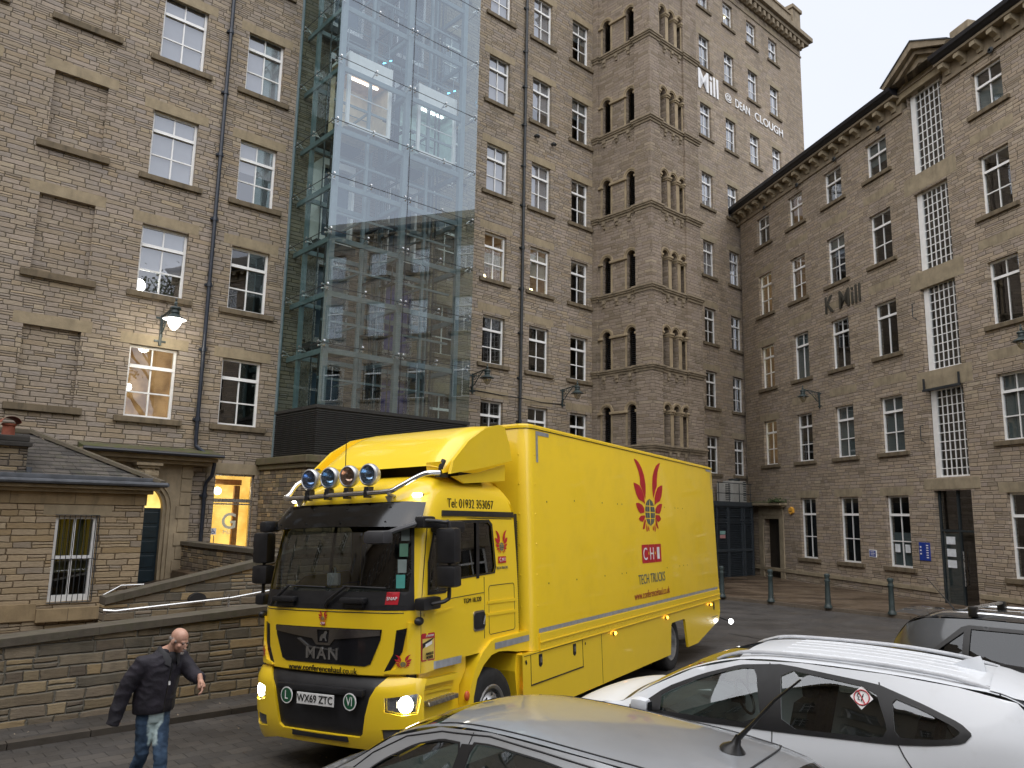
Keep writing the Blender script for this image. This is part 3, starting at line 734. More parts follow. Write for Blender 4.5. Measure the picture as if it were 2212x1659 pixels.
    # string course following the pilasters, with corbels
    ch = .26
    st = [(-.13, z-.07, z), (-.09, z-.15, z-.07), (-.04, z-ch, z-.15)]
    for o_, c0, c1 in st:
        cours.box(o_, .66-o_, o_, .0, c0, c1); cours.box(2.45+o_, TW-o_ if o_ > -.2 else TW, o_, .0, c0, c1); cours.box(.66-o_, 2.45+o_, o_+rc, rc, c0, c1)
        cours.box(o_, .0, .0, .84-o_, c0, c1); cours.box(o_, .0, 2.93+o_, TD, c0, c1); cours.box(o_+rc, rc, .84-o_, 2.93+o_, c0, c1); cours.box(TW, TW-o_, .0, .4, c0, c1)
    so = cours.build('string_course', M['trim'], T)
    for c in (1.12, 1.66, 2.2): b = MB(); b.bbox(c-.07, c+.07, rc-.10, rc, z-ch-.16, z-ch, .015); b.bbox(c-.06, c+.06, rc-.055, rc, z-ch-.30, z-ch-.16, .015); b.build('corbel', M['trim'], so)
    for c in (1.2, 1.9, 2.6): b = MB(); b.bbox(rc-.10, rc, c-.08, c+.08, z-ch-.16, z-ch, .015); b.bbox(rc-.055, rc, c-.07, c+.07, z-ch-.30, z-ch-.16, .015); b.build('corbel', M['trim'], so)
    build_split(arcs, 'arch_moulding', M['arch'], T); build_split(piers, 'arch_pier', M['arch'], T); build_split(caps, 'capital', M['arch'], T); build_split(dark, 'louvre', M['black'], T, .06)
patch(fs, [(.66, 0), (2.45, 0), (2.45, strings[0]), (.66, strings[0])], [], 2, 0, 0, fr_); patch(ss, [(.84, 0), (2.93, 0), (2.93, strings[0]), (.84, strings[0])], [], 2, 0, 0, sd_)
fr_.build('front_bay', M['stoneT'], T); sd_.build('side_bay', M['stoneT'], T);
bk = MB(); bk.quad((.5, rc+.33, 0), (TW-.1, rc+.33, 0), (TW-.1, rc+.33, TH), (.5, rc+.33, TH)); bk.quad((rc+.33, .5, 0), (rc+.33, TD, 0), (rc+.33, TD, TH), (rc+.33, .5, TH)); bk.build('shaft_lining', M['dark'], T)

# ================================================================ lettering on the walls
ws = thing('wall_sign', 'white raised letters between windows near the top of the tallest mill', 'sign', Matrix.Translation((AX, AY, 0)) @ Matrix.Rotation(AA, 4, 'Z'))
def word(par, s, cx, z, hgt, wid, mat, nrm='-y', y=-.04, ext=.015, bold=0., name='letters'):
    o = text(name, s, 1, mat, None, Matrix.Identity(4), .0, bold=bold)
    me = o.data; xs = [v.co.x for v in me.vertices]; ys = [v.co.y for v in me.vertices]; w0, h0 = max(xs)-min(xs), max(ys)-min(ys); bpy.data.objects.remove(o)
    o = text(name, s, 1, mat, par, Matrix.Identity(4), ext, bold=bold); me = o.data
    for v in me.vertices: v.co.x = (v.co.x-(min(xs)+max(xs))/2)*wid/w0; v.co.y = (v.co.y-(min(ys)+max(ys))/2)*hgt/h0
    o.matrix_local = facing(cx, y, z, nrm); return o
word(ws, 'Mill', 26.68, 26.15, 1.15, 1.9, M['signw'], bold=.018)
word(ws, '@', 28.62, 26.08, .52, .62, M['signw'], bold=.004)
word(ws, 'DEAN', 30.1, 26.08, .50, 1.5, M['signw'], bold=.002); word(ws, 'CLOUGH', 33.0, 26.08, .50, 3.2, M['signw'], bold=.002)

# ================================================================ K MILL
KX, KY, KA = 16., 24., math.atan2(-cos(rad(-12.8628)), -sin(rad(-12.8628)))
K = root('mill_building', 'lower sandstone mill with black eaves gutter and a column of gridded hoist windows', 'mill', KX, KY, KA)
KM = Matrix.Translation((KX, KY, 0)) @ Matrix.Rotation(KA, 4, 'Z')
rk = [(1.17, 3.84), (5.48, 7.66), (9.29, 11.45), (13.08, 15.18), (16.77, 18.28)]
cols = [(-15.06, -13.9), (-12.21, -11.02), (-9.37, -8.14), (-6.52, -5.27), (-.92, .29), (1.93, 3.15), (4.8, 6.0), (7.6, 8.8), (10.4, 11.6), (13.2, 14.4), (16.0, 17.2), (18.8, 20.0)]
opk = []; rm = MB()
spec = {(0, 1): ('amber', 1), (0, 2): ('amber', 1), (0, 3): ('amber', 1), (1, 3): ('amber2', 1), (1, 4): ('amber2', 1)}
for j, (x0, x1) in enumerate(cols):
    for i, (a, b) in enumerate(rk):
        if j == 0 and i == 0: continue
        opk.append((x0, x1, a, b)); it, mi = {}, 0
        if (j, i) in spec:
            mi = 3; it = dict(lamps=[(.80, .76 if i > 1 else .80, .8, .10, 'globe'), (.84, .66, .9, .11, 'globe')]) if spec[(j, i)][0] == 'amber' else {}
            if j == 1 and i == 4: it = dict(lamps=[(.9, .55, .8, .05, 'globe')])
        if i == 1 and j in (2, 3, 4): it = dict(blind=('blindg', .0, 1.))
        if i == 0 and j == 3: it = dict(blind=('blindg', .0, .5)); 
        if i >= 3 and j == 4: it = dict(blind=('blindg', .0, .66)) if i == 4 else {}
        if not it and (i*5+j*3) % 4 == 1: it = dict(blind=('blindg', (.0, .35, .6)[(i+j) % 3], 1.))
        rows = (.38, .62) if i == 4 else ((.27, .73) if (i == 2 and j > 0) else (.27, .37, .36))
        window(K, x0, x1, a, b, rows=rows, lint='lintK', interior=it, linth=.32, over=.26); room(rm, x0, x1, a, b, mi)
HX0, HX1 = -4.0, -2.32
hoist = [(4.43, 7.6), (8.28, 11.46), (12.05, 15.1), (15.84, 19.1)]
KD = (-15.3, -14.0, 0., 2.87)
opk += [(HX0, HX1, a, b) for a, b in hoist]+[(HX0, HX1, .0, 3.97), KD]
kw = wall_mesh(MB(), -16.75, 22, -.5, 18.7, opk, .34); kw.quad((-16.75, 0, -.5), (-16.75, 9, -.5), (-16.75, 9, 18.7), (-16.75, 0, 18.7)); kw.quad((22, 0, -.5), (22, 11, -.5), (22, 11, 18.7), (22, 0, 18.7))
kw.build('wall', M['stoneK'], K)
for a, b in hoist: room(rm, HX0, HX1, a, b, 1, 2.2, .3)
rm.build('interior', ROOMM(), K)
for a, b in hoist:
    f = MB(); y0, y1 = .17, .23; X0, X1 = HX0+.16, HX1-.02
    f.box(HX0+.03, X0+.10, y0-.03, y1, a, b); f.box(X1-.05, X1, y0, y1, a, b); f.box(X0+.10, X1-.05, y0, y1, a, a+.07); f.box(X0+.10, X1-.05, y0, y1, b-.07, b)
    for k in range(1, 6): x = X0+.10+(X1-X0-.15)*k/6; f.box(x-.016, x+.016, y0+.01, y1-.01, a+.07, b-.07)
    n = 10
    for k in range(1, n): z = a+(b-a)*k/n; f.box(X0+.10, X1-.05, y0+.014, y1-.014, z-.014, z+.014)
    fo = f.build('hoist_window', M['white'], K); MB().quad((X0, .2, a), (X1, .2, a), (X1, .2, b), (X0, .2, b)).build('pane', M['glass'], fo)
    MB().quad((X0+.1, .5, a), (X1, .5, a), (X1, .5, b-.2), (X0+.1, .5, b-.2)).build('blind', M['stoneW'], fo) if False else None
    if a > 5: MB().bbox(HX0-.45, HX1+.45, -.006, .16, a-.66, a-.003, .01).build('lintel', M['lintK'], fo)
MB().bbox(HX0-.42, HX1+.42, -.02, .3, 4.0, 4.40, .02).build('lintel', M['lintK'], K)
br = MB()
for x in (HX0-.0, HX1-.05): br.box(x, x+.05, -.16, -.1, 7.55, 8.0)
br.box(HX0, HX1, -.2, -.08, 7.52, 7.60); br.build('iron_beam', M['iron'], K)
# tall glass entrance under the hoist bays
de = MB(); de.box(HX0, HX0+.07, .16, .24, 0, 3.97); de.box(HX1-.06, HX1, .16, .24, 0, 3.97); de.box(HX0+.86, HX0+.92, .15, .24, 0, 3.97); de.box(HX0+.07, HX1-.06, .16, .24, 2.55, 2.62)
de = de.build('entrance_frame', M['steeld'], K)
MB().quad((HX0+.07, .2, 0), (HX0+.86, .2, 0), (HX0+.86, .2, 3.97), (HX0+.07, .2, 3.97)).build('side_light', M['glass'], de)
dd = MB().quad((HX0+.92, .2, 0), (HX1-.06, .2, 0), (HX1-.06, .2, 3.97), (HX0+.92, .2, 3.97)).build('door', M['glass'], K)
MB().tube([(HX0+1.02, .12, .75), (HX0+1.02, .12, 1.9)], .018, 8).build('pull_handle', M['inox'], dd, smooth=True)
db = MB(); room(db, HX0, HX1, 0, 3.97, 0, 1.6, .1); db.build('lobby', ROOMM(), K)
MB().quad((HX0+.07, .23, 0), (HX0+.86, .23, 0), (HX0+.86, .23, 2.5), (HX0+.07, .23, 2.5)).build('frosted_film', plain('grey_film', (.10,.13,.14), .6), de)
for z in (1.32, 1.70, 2.12): MB().box(HX0+.22, HX0+.62, .188, .195, z, z+.26).build('notice', M['paper'], de)
# small side door with moulded stone surround and ledge
x0, x1, z0, z1 = KD
sr = MB(); sr.bbox(x0-.45, x0-.06, -.05, .05, 0, 3.05, .02); sr.bbox(x1+.06, x1+.42, -.05, .05, 0, 3.05, .02); sr.bbox(x0-.45, x1+.42, -.06, .05, 3.05, 3.45, .02); sr.bbox(x0-.9, x1+.75, -.42, .0, 3.5, 3.62, .03); sr.bbox(x0-.8, x1+.65, -.25, .0, 3.42, 3.5, .02); sr.box(x0-.06, x1+.06, -.03, .04, z1+.005, 3.05)
sr.build('door_surround', M['lintK'], K)
dr = MB(); dr.box(x0, x1, .28, .33, 0, z1); dr.bbox(x0+.1, x0+.55, .26, .285, .2, 1.2, .01); dr.bbox(x0+.1, x0+.55, .26, .285, 1.4, 2.6, .01); dr.bbox(x1-.55, x1-.1, .26, .285, .2, 1.2, .01); dr.bbox(x1-.55, x1-.1, .26, .285, 1.4, 2.6, .01); dr.build('door', plain('dark_brown_door', (.02,.016,.012), .5), K)
MB().prism([(0, 3.62), (-.4, 3.62), (-.3, 3.66), (0, 3.72)], x0-.88, x1+.73, 'yz').build('ledge_moss', M['mossy'], K)
kp = MB(); kp.bbox(-16.76, HX0-.1, -.06, .0, .42, .58, .015); kp.bbox(HX1+.1, 22, -.06, .0, .42, .58, .015); kp.build('plinth_band', M['lintK'], K)
intercom = MB().bbox(-13.86, -13.66, -.04, .0, 1.75, 2.3, .01).build('intercom', M['black'], K); MB().box(-13.83, -13.69, -.046, -.041, 1.82, 2.24).build('plate', M['paper'], intercom)
# eaves: frieze, brackets, stepped cornice, black gutter
def eaves(xa, xb):
    e = MB(); e.bbox(xa, xb, -.07, .2, 18.62, 18.78, .015); e.box(xa, xb, -.02, .2, 18.78, 19.3); e.bbox(xa-.0, xb, -.40, .2, 19.22, 19.32, .015); e.build('cornice', M['trim'], K)
    def bk_(b): b.prism([(0, 18.82), (-.1, 18.82), (-.13, 18.95), (-.34, 19.05), (-.36, 19.215), (0, 19.215)], 0, .22, 'yz'); b.box(.005, .215, -.40, -.362, 19.02, 19.16)
    bm_ = shared(('eaves_bracket', 1), bk_, M['lintK']); x = xa+.2
    while x < xb-.2: put('eaves_bracket', bm_, K, (x, 0, 0)); x += .72
    g = MB(); g.prism([(-.38, 19.32), (-.46, 19.36), (-.52, 19.42), (-.60, 19.46), (-.62, 19.60), (-.55, 19.62), (-.2, 19.62), (-.2, 19.32)], xa, xb, 'yz'); g.build('gutter', M['blackgutter'], K)
    for x in [c for c in (-14.5, -11.6, -8.75, -5.9, -.3, 2.5) if xa < c < xb]:
        v = MB(); v.lathe([(0, -.03), (.09, -.03), (.12, 0), (.09, .03), (.05, .04), (.05, -.0)], (x+.35, -.12, 18.6), 12, Matrix.Rotation(pi/2, 4, 'X')); v.build('tie_plate', M['iron'], K)
eaves(-17.2, -4.25); eaves(-2.15, 22.4)
rf = MB(); rf.prism([(-.55, 19.60), (5.2, 22.6), (11, 19.6)], -16.9, 22.1, 'yz'); rf.build('roof', M['slate'], K)
# gabled pediment over the hoist bays
pc = -3.07; pd = MB(); y0, y1 = -.12, 1.2
pd.prism([(pc-1.35, 19.0), (pc-1.0, 19.12), (pc+1.0, 19.12), (pc+1.35, 19.0), (pc+1.35, 19.75), (pc, 20.5), (pc-1.35, 19.75)], y0, y1, 'xz')
pd.build('pediment', M['lint'], K)
pe = MB()
for sgn in (-1, 1):
    P = [(pc+sgn*1.72, 19.86), (pc+sgn*1.60, 19.74), (pc, 20.55), (pc, 20.85)] ; pe.prism(P, -.48, 1.4, 'xz')
    P = [(pc+sgn*1.50, 19.70), (pc+sgn*1.30, 19.66), (pc, 20.35), (pc, 20.54)]; pe.prism(P, -.30, 1.3, 'xz')
    P = [(pc+sgn*1.15, 19.48), (pc+sgn*.98, 19.45), (pc, 20.02), (pc, 20.14)]; pe.prism(P, -.17, -.10, 'xz')
pe.bbox(pc-1.2, pc+1.2, -.17, -.1, 19.36, 19.44, .01)
pe.build('pediment_cornice', M['trim'], K)
MB().prism([(pc-1.75, 19.90), (pc, 20.89), (pc+1.75, 19.90), (pc+1.72, 19.86), (pc, 20.85), (pc-1.72, 19.86)], -.52, 3.0, 'xz').build('pediment_flashing', M['leadgrey'], K)
kn = MB(); kn.bbox(pc+1.55, pc+2.4, -.2, .8, 19.62, 20.25, .05); kn.build('kneeler', M['trim'], K)
for zz in (10.6, 6.0):
    h = MB(); h.tube([(HX0-.28, -.02, zz+.35), (HX0-.28, -.14, zz+.3), (HX0-.28, -.14, zz-.2), (HX0-.2, -.02, zz-.3)], .016, 6); h.build('wall_hook', M['iron'], K)
KS = thing('wall_sign', 'dark grey raised letters on the wall of the mill with gridded hoist windows', 'sign', KM)
def kword(s, cx, z, h, wd, **k): return word(KS, s, cx, z, h, wd, M['signk'], **k)
kword('K', -9.33, 12.23, .76, .58, bold=.018); kword('Mill', -7.95, 12.23, .78, 1.40, bold=.006)
b1 = thing('wall_sign', 'small blue white-edged notice between two ground-floor windows', 'sign', KM); MB().bbox(-7.60, -7.18, -.035, -.003, 1.46, 1.75, .005).build('board', M['signw'], b1); MB().box(-7.57, -7.21, -.040, -.036, 1.49, 1.72).build('panel', M['signblue'], b1)
for k in range(3): MB().box(-7.5, -7.28+.03*(k % 2), -.043, -.0405, 1.66-.06*k, 1.68-.06*k).build('text_line', M['signw'], b1)
b2 = thing('wall_sign', 'tall blue notice board between the last window and the tall glass entrance', 'sign', KM); MB().bbox(-4.86, -4.34, -.035, -.003, 1.50, 2.14, .005).build('board', M['signblue'], b2)
for k in range(6): MB().box(-4.50, -4.40, -.040, -.0355, 2.02-.085*k, 2.055-.085*k).build('text_line', M['signw'], b2)
for k in range(3): MB().box(-4.81, -4.74, -.040, -.0355, 1.95-.12*k, 2.0-.12*k).build('text_line', M['signw'], b2)
for wx in (-6.32, -5.78): 
    n_ = thing('notice', 'white paper notice inside the %s pane of the rightmost ground-floor window' % ('left' if wx < -6 else 'right'), 'notice', KM); MB().box(wx, wx+.26, .15, .16, 1.72, 2.02).build('sheet', M['paper'], n_)
sb = thing('alarm_box', 'yellow alarm sounder box on the wall beside the door ledge', 'alarm', KM)
hx = MB(); hx.prism([(-12.83+.17*cos(a), 3.27+.17*sin(a)) for a in [rad(30+60*k) for k in range(6)]], -.12, -.0, 'xz'); hx.build('case', plain('alarm_orange', (.75,.38,.05), .4), sb); MB().box(-12.95, -12.71, -.126, -.121, 3.22, 3.25).build('slot', M['black'], sb)
iv = MB()
for k in range(260):
    p = Vector((-13.6+R.gauss(0, .35), -.25-R.random()*.25, 3.66+abs(R.gauss(0, .09)))); s = .03+.03*R.random(); d = Vector((R.gauss(0, 1), R.gauss(0, 1), R.gauss(0, .6))).normalized(); e = d.cross(Vector((R.random(), R.random(), 1))).normalized()
    iv.quad(p-d*s, p+e*s*.6, p+d*s, p-e*s*.6)
tag(iv.build('ivy', M['leaf'], None, M=KM), 'small green weed growing on the mossy ledge above the side door', 'plant')

# ================================================================ louvred shed in the corner, with plant on top
SH = root('louvred_shed', 'dark blue-grey louvred plant enclosure in the corner behind the lorry', 'shed', *Apt(0, .95, 0).xy, AA)
X0, X1 = 20.9, 28.35
s_ = MB(); s_.box(X0, X1, .0, .92, 3.5, 3.62); s_.box(X0, X1, -.05, .0, 3.44, 3.66); s_.quad((X1, 0, 0), (X1, .92, 0), (X1, .92, 3.5), (X1, 0, 3.5)); s_.box(X0, X1, .12, .14, 0, 3.5)
for x in (23.1, 24.8, 25.15, 26.05, 26.15, 27.35, 27.55, 28.25): s_.box(x-.04, x+.05, .0, .10, 0, 3.44)
for z in (0.0, 2.62, 2.75, 3.36): s_.box(X0, X1, .005, .10, z, z+.07)
s_.build('frame', M['shutter'], SH)
lv = MB(); z = .12
while z < 3.36:
    if not 2.58 < z < 2.84: lv.quad((X0, .02, z), (X1, .02, z), (X1, .09, z+.06), (X0, .09, z+.06)); lv.quad((X0, .02, z), (X1, .02, z), (X1, .02, z+.016), (X0, .02, z+.016))
    z += .085
lv.build('louvres', M['shutter'], SH)
mid = MB().box(X0+.1, X1-.1, -.004, .05, 1.28, 1.40).build('mid_rail', M['shutter'], SH)
sg = MB().box(25.35, 25.80, -.012, -.005, 2.10, 2.26).build('sign', plain('pale_green_sign', (.25,.45,.42), .5), SH); MB().box(25.35, 25.80, -.012, -.005, 1.92, 2.08).build('sign', plain('pale_red_sign', (.55,.28,.28), .5), SH)
AC = root('air_conditioner', 'tall pale grey air-conditioning unit on top of the louvred shed', 'air conditioner', *Apt(26.2, .75, 0).xy, AA)
a_ = MB(); a_.bbox(.72, 2.0, .05, .6, 3.63, 4.70, .03); a_.bbox(.12, .68, .1, .55, 3.63, 4.55, .02); a_.build('casing', M['acwhite'], AC)
g_ = MB()
for k in range(9): g_.box(.18, .60, .09, .098, 3.75+.09*k, 3.78+.09*k); g_.box(1.7, 1.95, .038, .048, 3.75+.11*k, 3.80+.11*k)
g_.lathe([(.0, 0), (.26, 0), (.30, .05), (.30, .10), (.26, .12), (0, .12)], (1.35, .32, 4.70), 20); g_.build('grille', M['steeld'], AC)
RL = root('railing', 'thin metal safety rail in front of the air-conditioning unit', 'railing', *Apt(0, .97, 0).xy, AA)
r_ = MB(); 
for z in (4.05, 4.55): r_.tube([(25.2, 0, z), (28.2, 0, z)], .022, 6)
for x in (25.3, 26.2, 27.1, 28.1): r_.tube([(x, 0, 3.62), (x, 0, 4.55)], .02, 6)
r_.build('rails', M['steeld'], RL, smooth=True)

# ================================================================ glass lift tower on a stone base
LT = root('glass_lift_tower', 'glass lift shaft with grey-green steel frame and louvred base against the warm mill', 'lift tower', AX, AY, AA)
ZJ = [5.75, 7.51, 9.18, 10.85, 12.53, 14.26, 16.27, 18.3, 20.35, 22.4, 24.4]
L0, LM, L1, LN = 3.2, 5.87, 8.58, 2.62
for z0, z1 in zip(ZJ, ZJ[1:]):
    z0 += .008; z1 -= .008
    for a, b in ((L0, LM-.008), (LM+.008, L1)): MB().quad((a, -LN, z0), (b, -LN, z0), (b, -LN, z1), (a, -LN, z1)).build('glass_panel', M['liftglass'], LT)
    for x in (L0, L1): MB().quad((x, -LN+.01, z0), (x, -.03, z0), (x, -.03, z1), (x, -LN+.01, z1)).build('glass_panel', M['liftside'], LT)
gk = MB()
for z in ZJ: gk.box(L0-.004, L1+.004, -LN-.006, -LN+.006, z-.009, z+.009); gk.box(L0-.006, L0+.006, -LN, -.02, z-.009, z+.009); gk.box(L1-.006, L1+.006, -LN, -.02, z-.009, z+.009)
gk.box(LM-.009, LM+.009, -LN-.006, -LN+.006, ZJ[0], ZJ[-1]); gk.build('gaskets', M['black'], LT)
gk = MB(); gk.box(L0-.03, L0+.03, -.09, -.0, 4.35, 34); gk.box(L1-.03, L1+.03, -.05, .0, 4.35, 34); gk.build('edge_trim', M['steel'], LT)
for x in (3.46, LM, 8.12):
    for y in (-2.34,): MB().bbox(x-.085, x+.085, y-.085, y+.085, 5.72, 24.5, .015).build('post', M['steel'], LT)
for x in (3.5, 5.6, 6.15, 8.1): MB().box(x-.05, x+.05, -.75, -.6, 5.72, 24.5).build('post', M['steel'], LT)
for z in ZJ[1:]:
    b = MB(); zz = z-.14
    b.bbox(3.5, LM-.06, -2.38, -2.30, zz-.08, zz+.08, .01); b.bbox(LM+.06, 8.1, -2.38, -2.30, zz-.08, zz+.08, .01)
    for x in (3.46, 8.12): b.bbox(x-.04, x+.04, -2.28, -.02, zz-.08, zz+.08, .01)
    b.build('beam', M['steel'], LT)
    b = MB(); b.box(5.8, 5.94, -2.28, -.6, zz-.07, zz+.07); b.box(3.5, 8.1, -.70, -.62, zz-.07, zz+.07); b.build('beam', M['steel'], LT)
for x in (4.72, 7.0): MB().box(x-.045, x+.045, -2.0, -1.9, 5.72, 24.5).build('post', M['steel'], LT)
for z0, z1 in zip(ZJ, ZJ[1:]):
    b = MB(); zz = (z0+z1)/2; b.box(3.5, 5.8, -1.98, -1.92, zz-.035, zz+.035); b.box(5.94, 8.1, -1.98, -1.92, zz-.035, zz+.035); b.box(4.69, 4.75, -1.92, -.7, zz-.03, zz+.03); b.box(6.97, 7.03, -1.92, -.7, zz-.03, zz+.03); b.build('cross_member', M['steel'], LT)
fi = MB()
for z in ZJ[1:-1]:
    for x in (L0+.09, (L0+LM)/2, LM-.09, LM+.09, (LM+L1)/2, L1-.09):
        for dz in (-.07, .07): fi.tube([(x, -LN-.02, z+dz), (x, -LN+.08, z+dz*.6), (x, -2.36, z-.05)], [.028, .018, .012], 8)
    for x in (L0, L1):
        for y in (-2.45, -1.3, -.25):
            sg = 1 if x == L0 else -1
            for dz in (-.07, .07): fi.tube([(x-sg*.02, y, z+dz), (x+sg*.10, y, z+dz*.6), (x+sg*.22, y, z-.06)], [.028, .018, .012], 8)
fi.build('glass_fixings', M['inox'], LT, smooth=True)
cb = MB()
for x in (6.0, 6.06, 6.14, 6.22, 6.30, 8.22, 8.28, 8.34, 8.40): cb.tube([(x, -.85-.08*(x % .3), 5.8), (x, -.85-.08*(x % .3), 24)], .010, 5)
for x in (5.66, 5.72, 3.7, 6.4): cb.tube([(x, -1.1, 5.8), (x, -1.1, 24)], .022, 6)
for x in (7.35, 7.5): cb.box(x-.02, x+.02, -1.9, -1.86, 5.8, 24)
for z in [6.6+1.72*k for k in range(10)]:
    for x in (5.55, 6.15): cb.box(x-.3, x+.3, -1.95, -1.9, z, z+.07); cb.box(x-.03, x+.03, -1.9, -.7, z, z+.07)
for x in (4.05, 5.3, 6.9, 7.75): cb.box(x-.025, x+.025, -.95, -.88, 5.8, 24)
cb.build('guide_rails', M['steeld'], LT)
ldm = plain('lift_door_blue', (.06,.10,.14), .35); ldp = plain('lift_door_indigo', (.06,.07,.26), .35)
for k, (a, b) in enumerate(rowsR[1:]):
    for x, mt in ((3.95, ldm), (6.45, ldp if k < 2 else ldm)):
        z = a-.35; f = MB(); f.box(x-.02, x+.06, -.62, .1, z, b+.12); f.box(x+1.08, x+1.17, -.62, .1, z, b+.12); f.box(x-.02, x+1.17, -.62, .1, b+.12, b+.34); f.box(x-.02, x+1.17, -.62, -.2, z-.16, z)
        f = f.build('lift_door_frame', M['inox'] if k != 2 else M['white'], LT); MB().box(x+.06, x+1.08, -.40, -.34, z, b+.12).build('lift_door', mt, f); MB().box(x-.1, x+1.3, -.66, -.05, z-.42, z-.17).build('door_sill', M['steeld'], f)
bs = MB(); bs.box(L0-.03, L1+.03, -LN-.03, 0, 5.66, 5.75); bs.box(L0+.03, L1-.03, -LN+.03, -.01, 4.33, 5.66); bs.build('base_frame', M['louvre'], LT)
lb = MB(); z = 4.36
while z < 5.62:
    for (p, q, p2, q2) in (((L0-.02, -LN-.02), (L1+.02, -LN-.02), (L0+.03, -LN+.03), (L1-.03, -LN+.03)), ((L0-.02, -LN-.02), (L0-.02, 0), (L0+.03, -LN+.03), (L0+.03, 0)), ((L1+.02, -LN-.02), (L1+.02, 0), (L1-.03, -LN+.03), (L1-.03, 0))):
        lb.quad((*p, z), (*q, z), (*q, z+.022), (*p, z+.022)); lb.quad((*p, z+.022), (*q, z+.022), (*q2, z+.05), (*p2, z+.05)); lb.quad((*p, z), (*q, z), (*q2, z-.012), (*p2, z-.012))
    z += .058
lb.build('louvres', M['louvre'], LT)
PB = root('stone_base', 'soot-dark stone block with mossy cornice carrying the glass lift shaft', 'plinth', AX, AY, AA)
p_ = MB(); p_.box(2.86, 8.9, -2.95, -.003, -.2, 3.98); p_.build('block', M['stoneP'], PB)
p_ = MB(); p_.bbox(2.70, 9.05, -3.12, -.004, 4.12, 4.32, .03); p_.bbox(2.78, 8.97, -3.03, -.004, 3.98, 4.12, .02); p_.build('cornice', ashlar('base_cornice', (.14,.115,.075), jx=.8, moss=.35), PB)

def lift_car(x, name_lab, col):
    c = root('lift_car', name_lab, 'lift car', AX, AY, AA); z0, z1, y0, y1 = 14.66, 16.42, -2.05, -.95
    W = plain('lift_car_'+('cream' if col else 'mint'), (.62,.52,.36) if col else (.50,.66,.62), .5); wd = 1.6
    f = MB(); f.box(x, x+.11, y0-.02, y0+.06, z0-.05, 17.0); f.box(x+wd-.11, x+wd, y0-.02, y0+.06, z0-.05, 17.0); f.box(x+.11, x+wd-.11, y0, y0+.05, 16.42, 17.0); f.box(x+.11, x+wd-.11, y0-.01, y0+.06, z0-.12, z0); f.box(x+.11, x+wd-.11, y0+.01, y0+.04, z0+.92, z0+.95); f.box(x, x+wd, y0+.06, y1, 16.9, 17.0)
    f.build('car_frame', M['white'], c)
    b = MB(); b.box(x, x+wd, y0+.06, y1, z0-.14, z0); b.quad((x, y1, z0), (x+wd, y1, z0), (x+wd, y1, 16.9), (x, y1, 16.9)); b.quad((x+wd-.02, y0+.06, z0), (x+wd-.02, y1, z0), (x+wd-.02, y1, 16.9), (x+wd-.02, y0+.06, 16.9)); b.build('car_wall', W, c)
    MB().quad((x+.11, y0+.1, 16.4), (x+wd-.11, y0+.1, 16.4), (x+wd-.11, y1, 16.4), (x+.11, y1, 16.4)).build('car_ceiling', plain('car_ceiling', (.55,.33,.18) if col else (.45,.55,.52), .5), c)
    e = MB(); e.box(x+.3, x+wd-.3, y0+.35, y0+.43, 16.36, 16.39); e.build('ceiling_light', emis('lift_light_%d' % col, (1, .93, .8) if col else (.9, 1, .97), 3.5), c)
    h = MB(); h.tube([(x+.25, y1-.06, z0+.85), (x+wd-.2, y1-.06, z0+.85)], .02, 6)
    for zz in (17.42, 17.85): h.tube([(x, y0+.1, zz), (x+wd-.1, y0+.1, zz)], .018, 6); h.tube([(x, y0+.1, zz), (x-.05, y1, zz)], .018, 6)
    for xx in (x, x+wd-.1): h.tube([(xx, y0+.1, 17), (xx, y0+.1, 17.85)], .015, 6)
    h.build('guard_rail', M['steel'], c, smooth=True)
    MB().tube([(x+wd-.2, y0+.3, 17.30), (x+wd+.02, y0+.12, 17.42)], .02, 6).build('blue_light', emis('blue_led_%d' % col, (.1, .6, 1), 3), c)
lift_car(3.86, 'lift car with cream interior and white frame high in the glass shaft', 1)
lift_car(6.50, 'lift car with pale mint interior and white frame high in the glass shaft', 0)

# ================================================================ small lodge
LG = root('gate_lodge', 'small buff stone lodge with slate hipped roof, terracotta chimney pot and barred window', 'lodge', AX, AY, AA)
fy = -4.0; lx0, lx1 = -9.0, -1.50; W0 = (-3.18, -2.40, .94, 2.63)
l_ = wall_mesh(MB(), lx0, lx1, 0, 3.1, [W0], .16, y=fy); l_.quad((lx1, fy, 0), (lx1, -.02, 0), (lx1, -.02, 3.1), (lx1, fy, 3.1)); l_.quad((lx0, fy, 0), (lx0, -.02, 0), (lx0, -.02, 3.1), (lx0, fy, 3.1)); l_.build('wall', M['stoneL'], LG)
b_ = MB(); b_.bbox(lx0, lx1+.03, fy-.025, fy+.0, 2.88, 3.12, .008); b_.bbox(lx0, -3.36, fy-.04, fy, .60, .93, .01); b_.bbox(-3.36, -2.0, fy-.10, fy, .56, .82, .015); b_.bbox(-2.0, lx1+.04, fy-.04, fy, .60, .93, .01); b_.box(lx1, lx1+.03, fy-.025, -.02, 2.88, 3.12); b_.build('stone_bands', M['band'], LG)
MB().box(-3.42, -2.15, fy-.004, fy+.1, 2.66, 2.87).build('lintel', M['lint'], LG)
f = MB(); a, b, c, d = W0; y0, y1 = fy+.06, fy+.13; cx = (a+b)/2-.02
f.box(a, a+.06, y0, y1, c, d); f.box(b-.07, b, y0, y1, c, d); f.box(a+.06, b-.07, y0, y1, c, c+.12); f.box(a+.06, b-.07, y0, y1, d-.05, d); f.box(a+.06, b-.07, y0-.02, y1, 1.78, 1.84); f.box(cx-.02, cx+.02, y0+.01, y1, c+.12, d-.05)
f = f.build('window', M['white'], LG); MB().quad((a, y1-.01, c), (b, y1-.01, c), (b, y1-.01, d), (a, y1-.01, d)).build('pane', M['glass'], f)
vb = MB(); x = a+.08
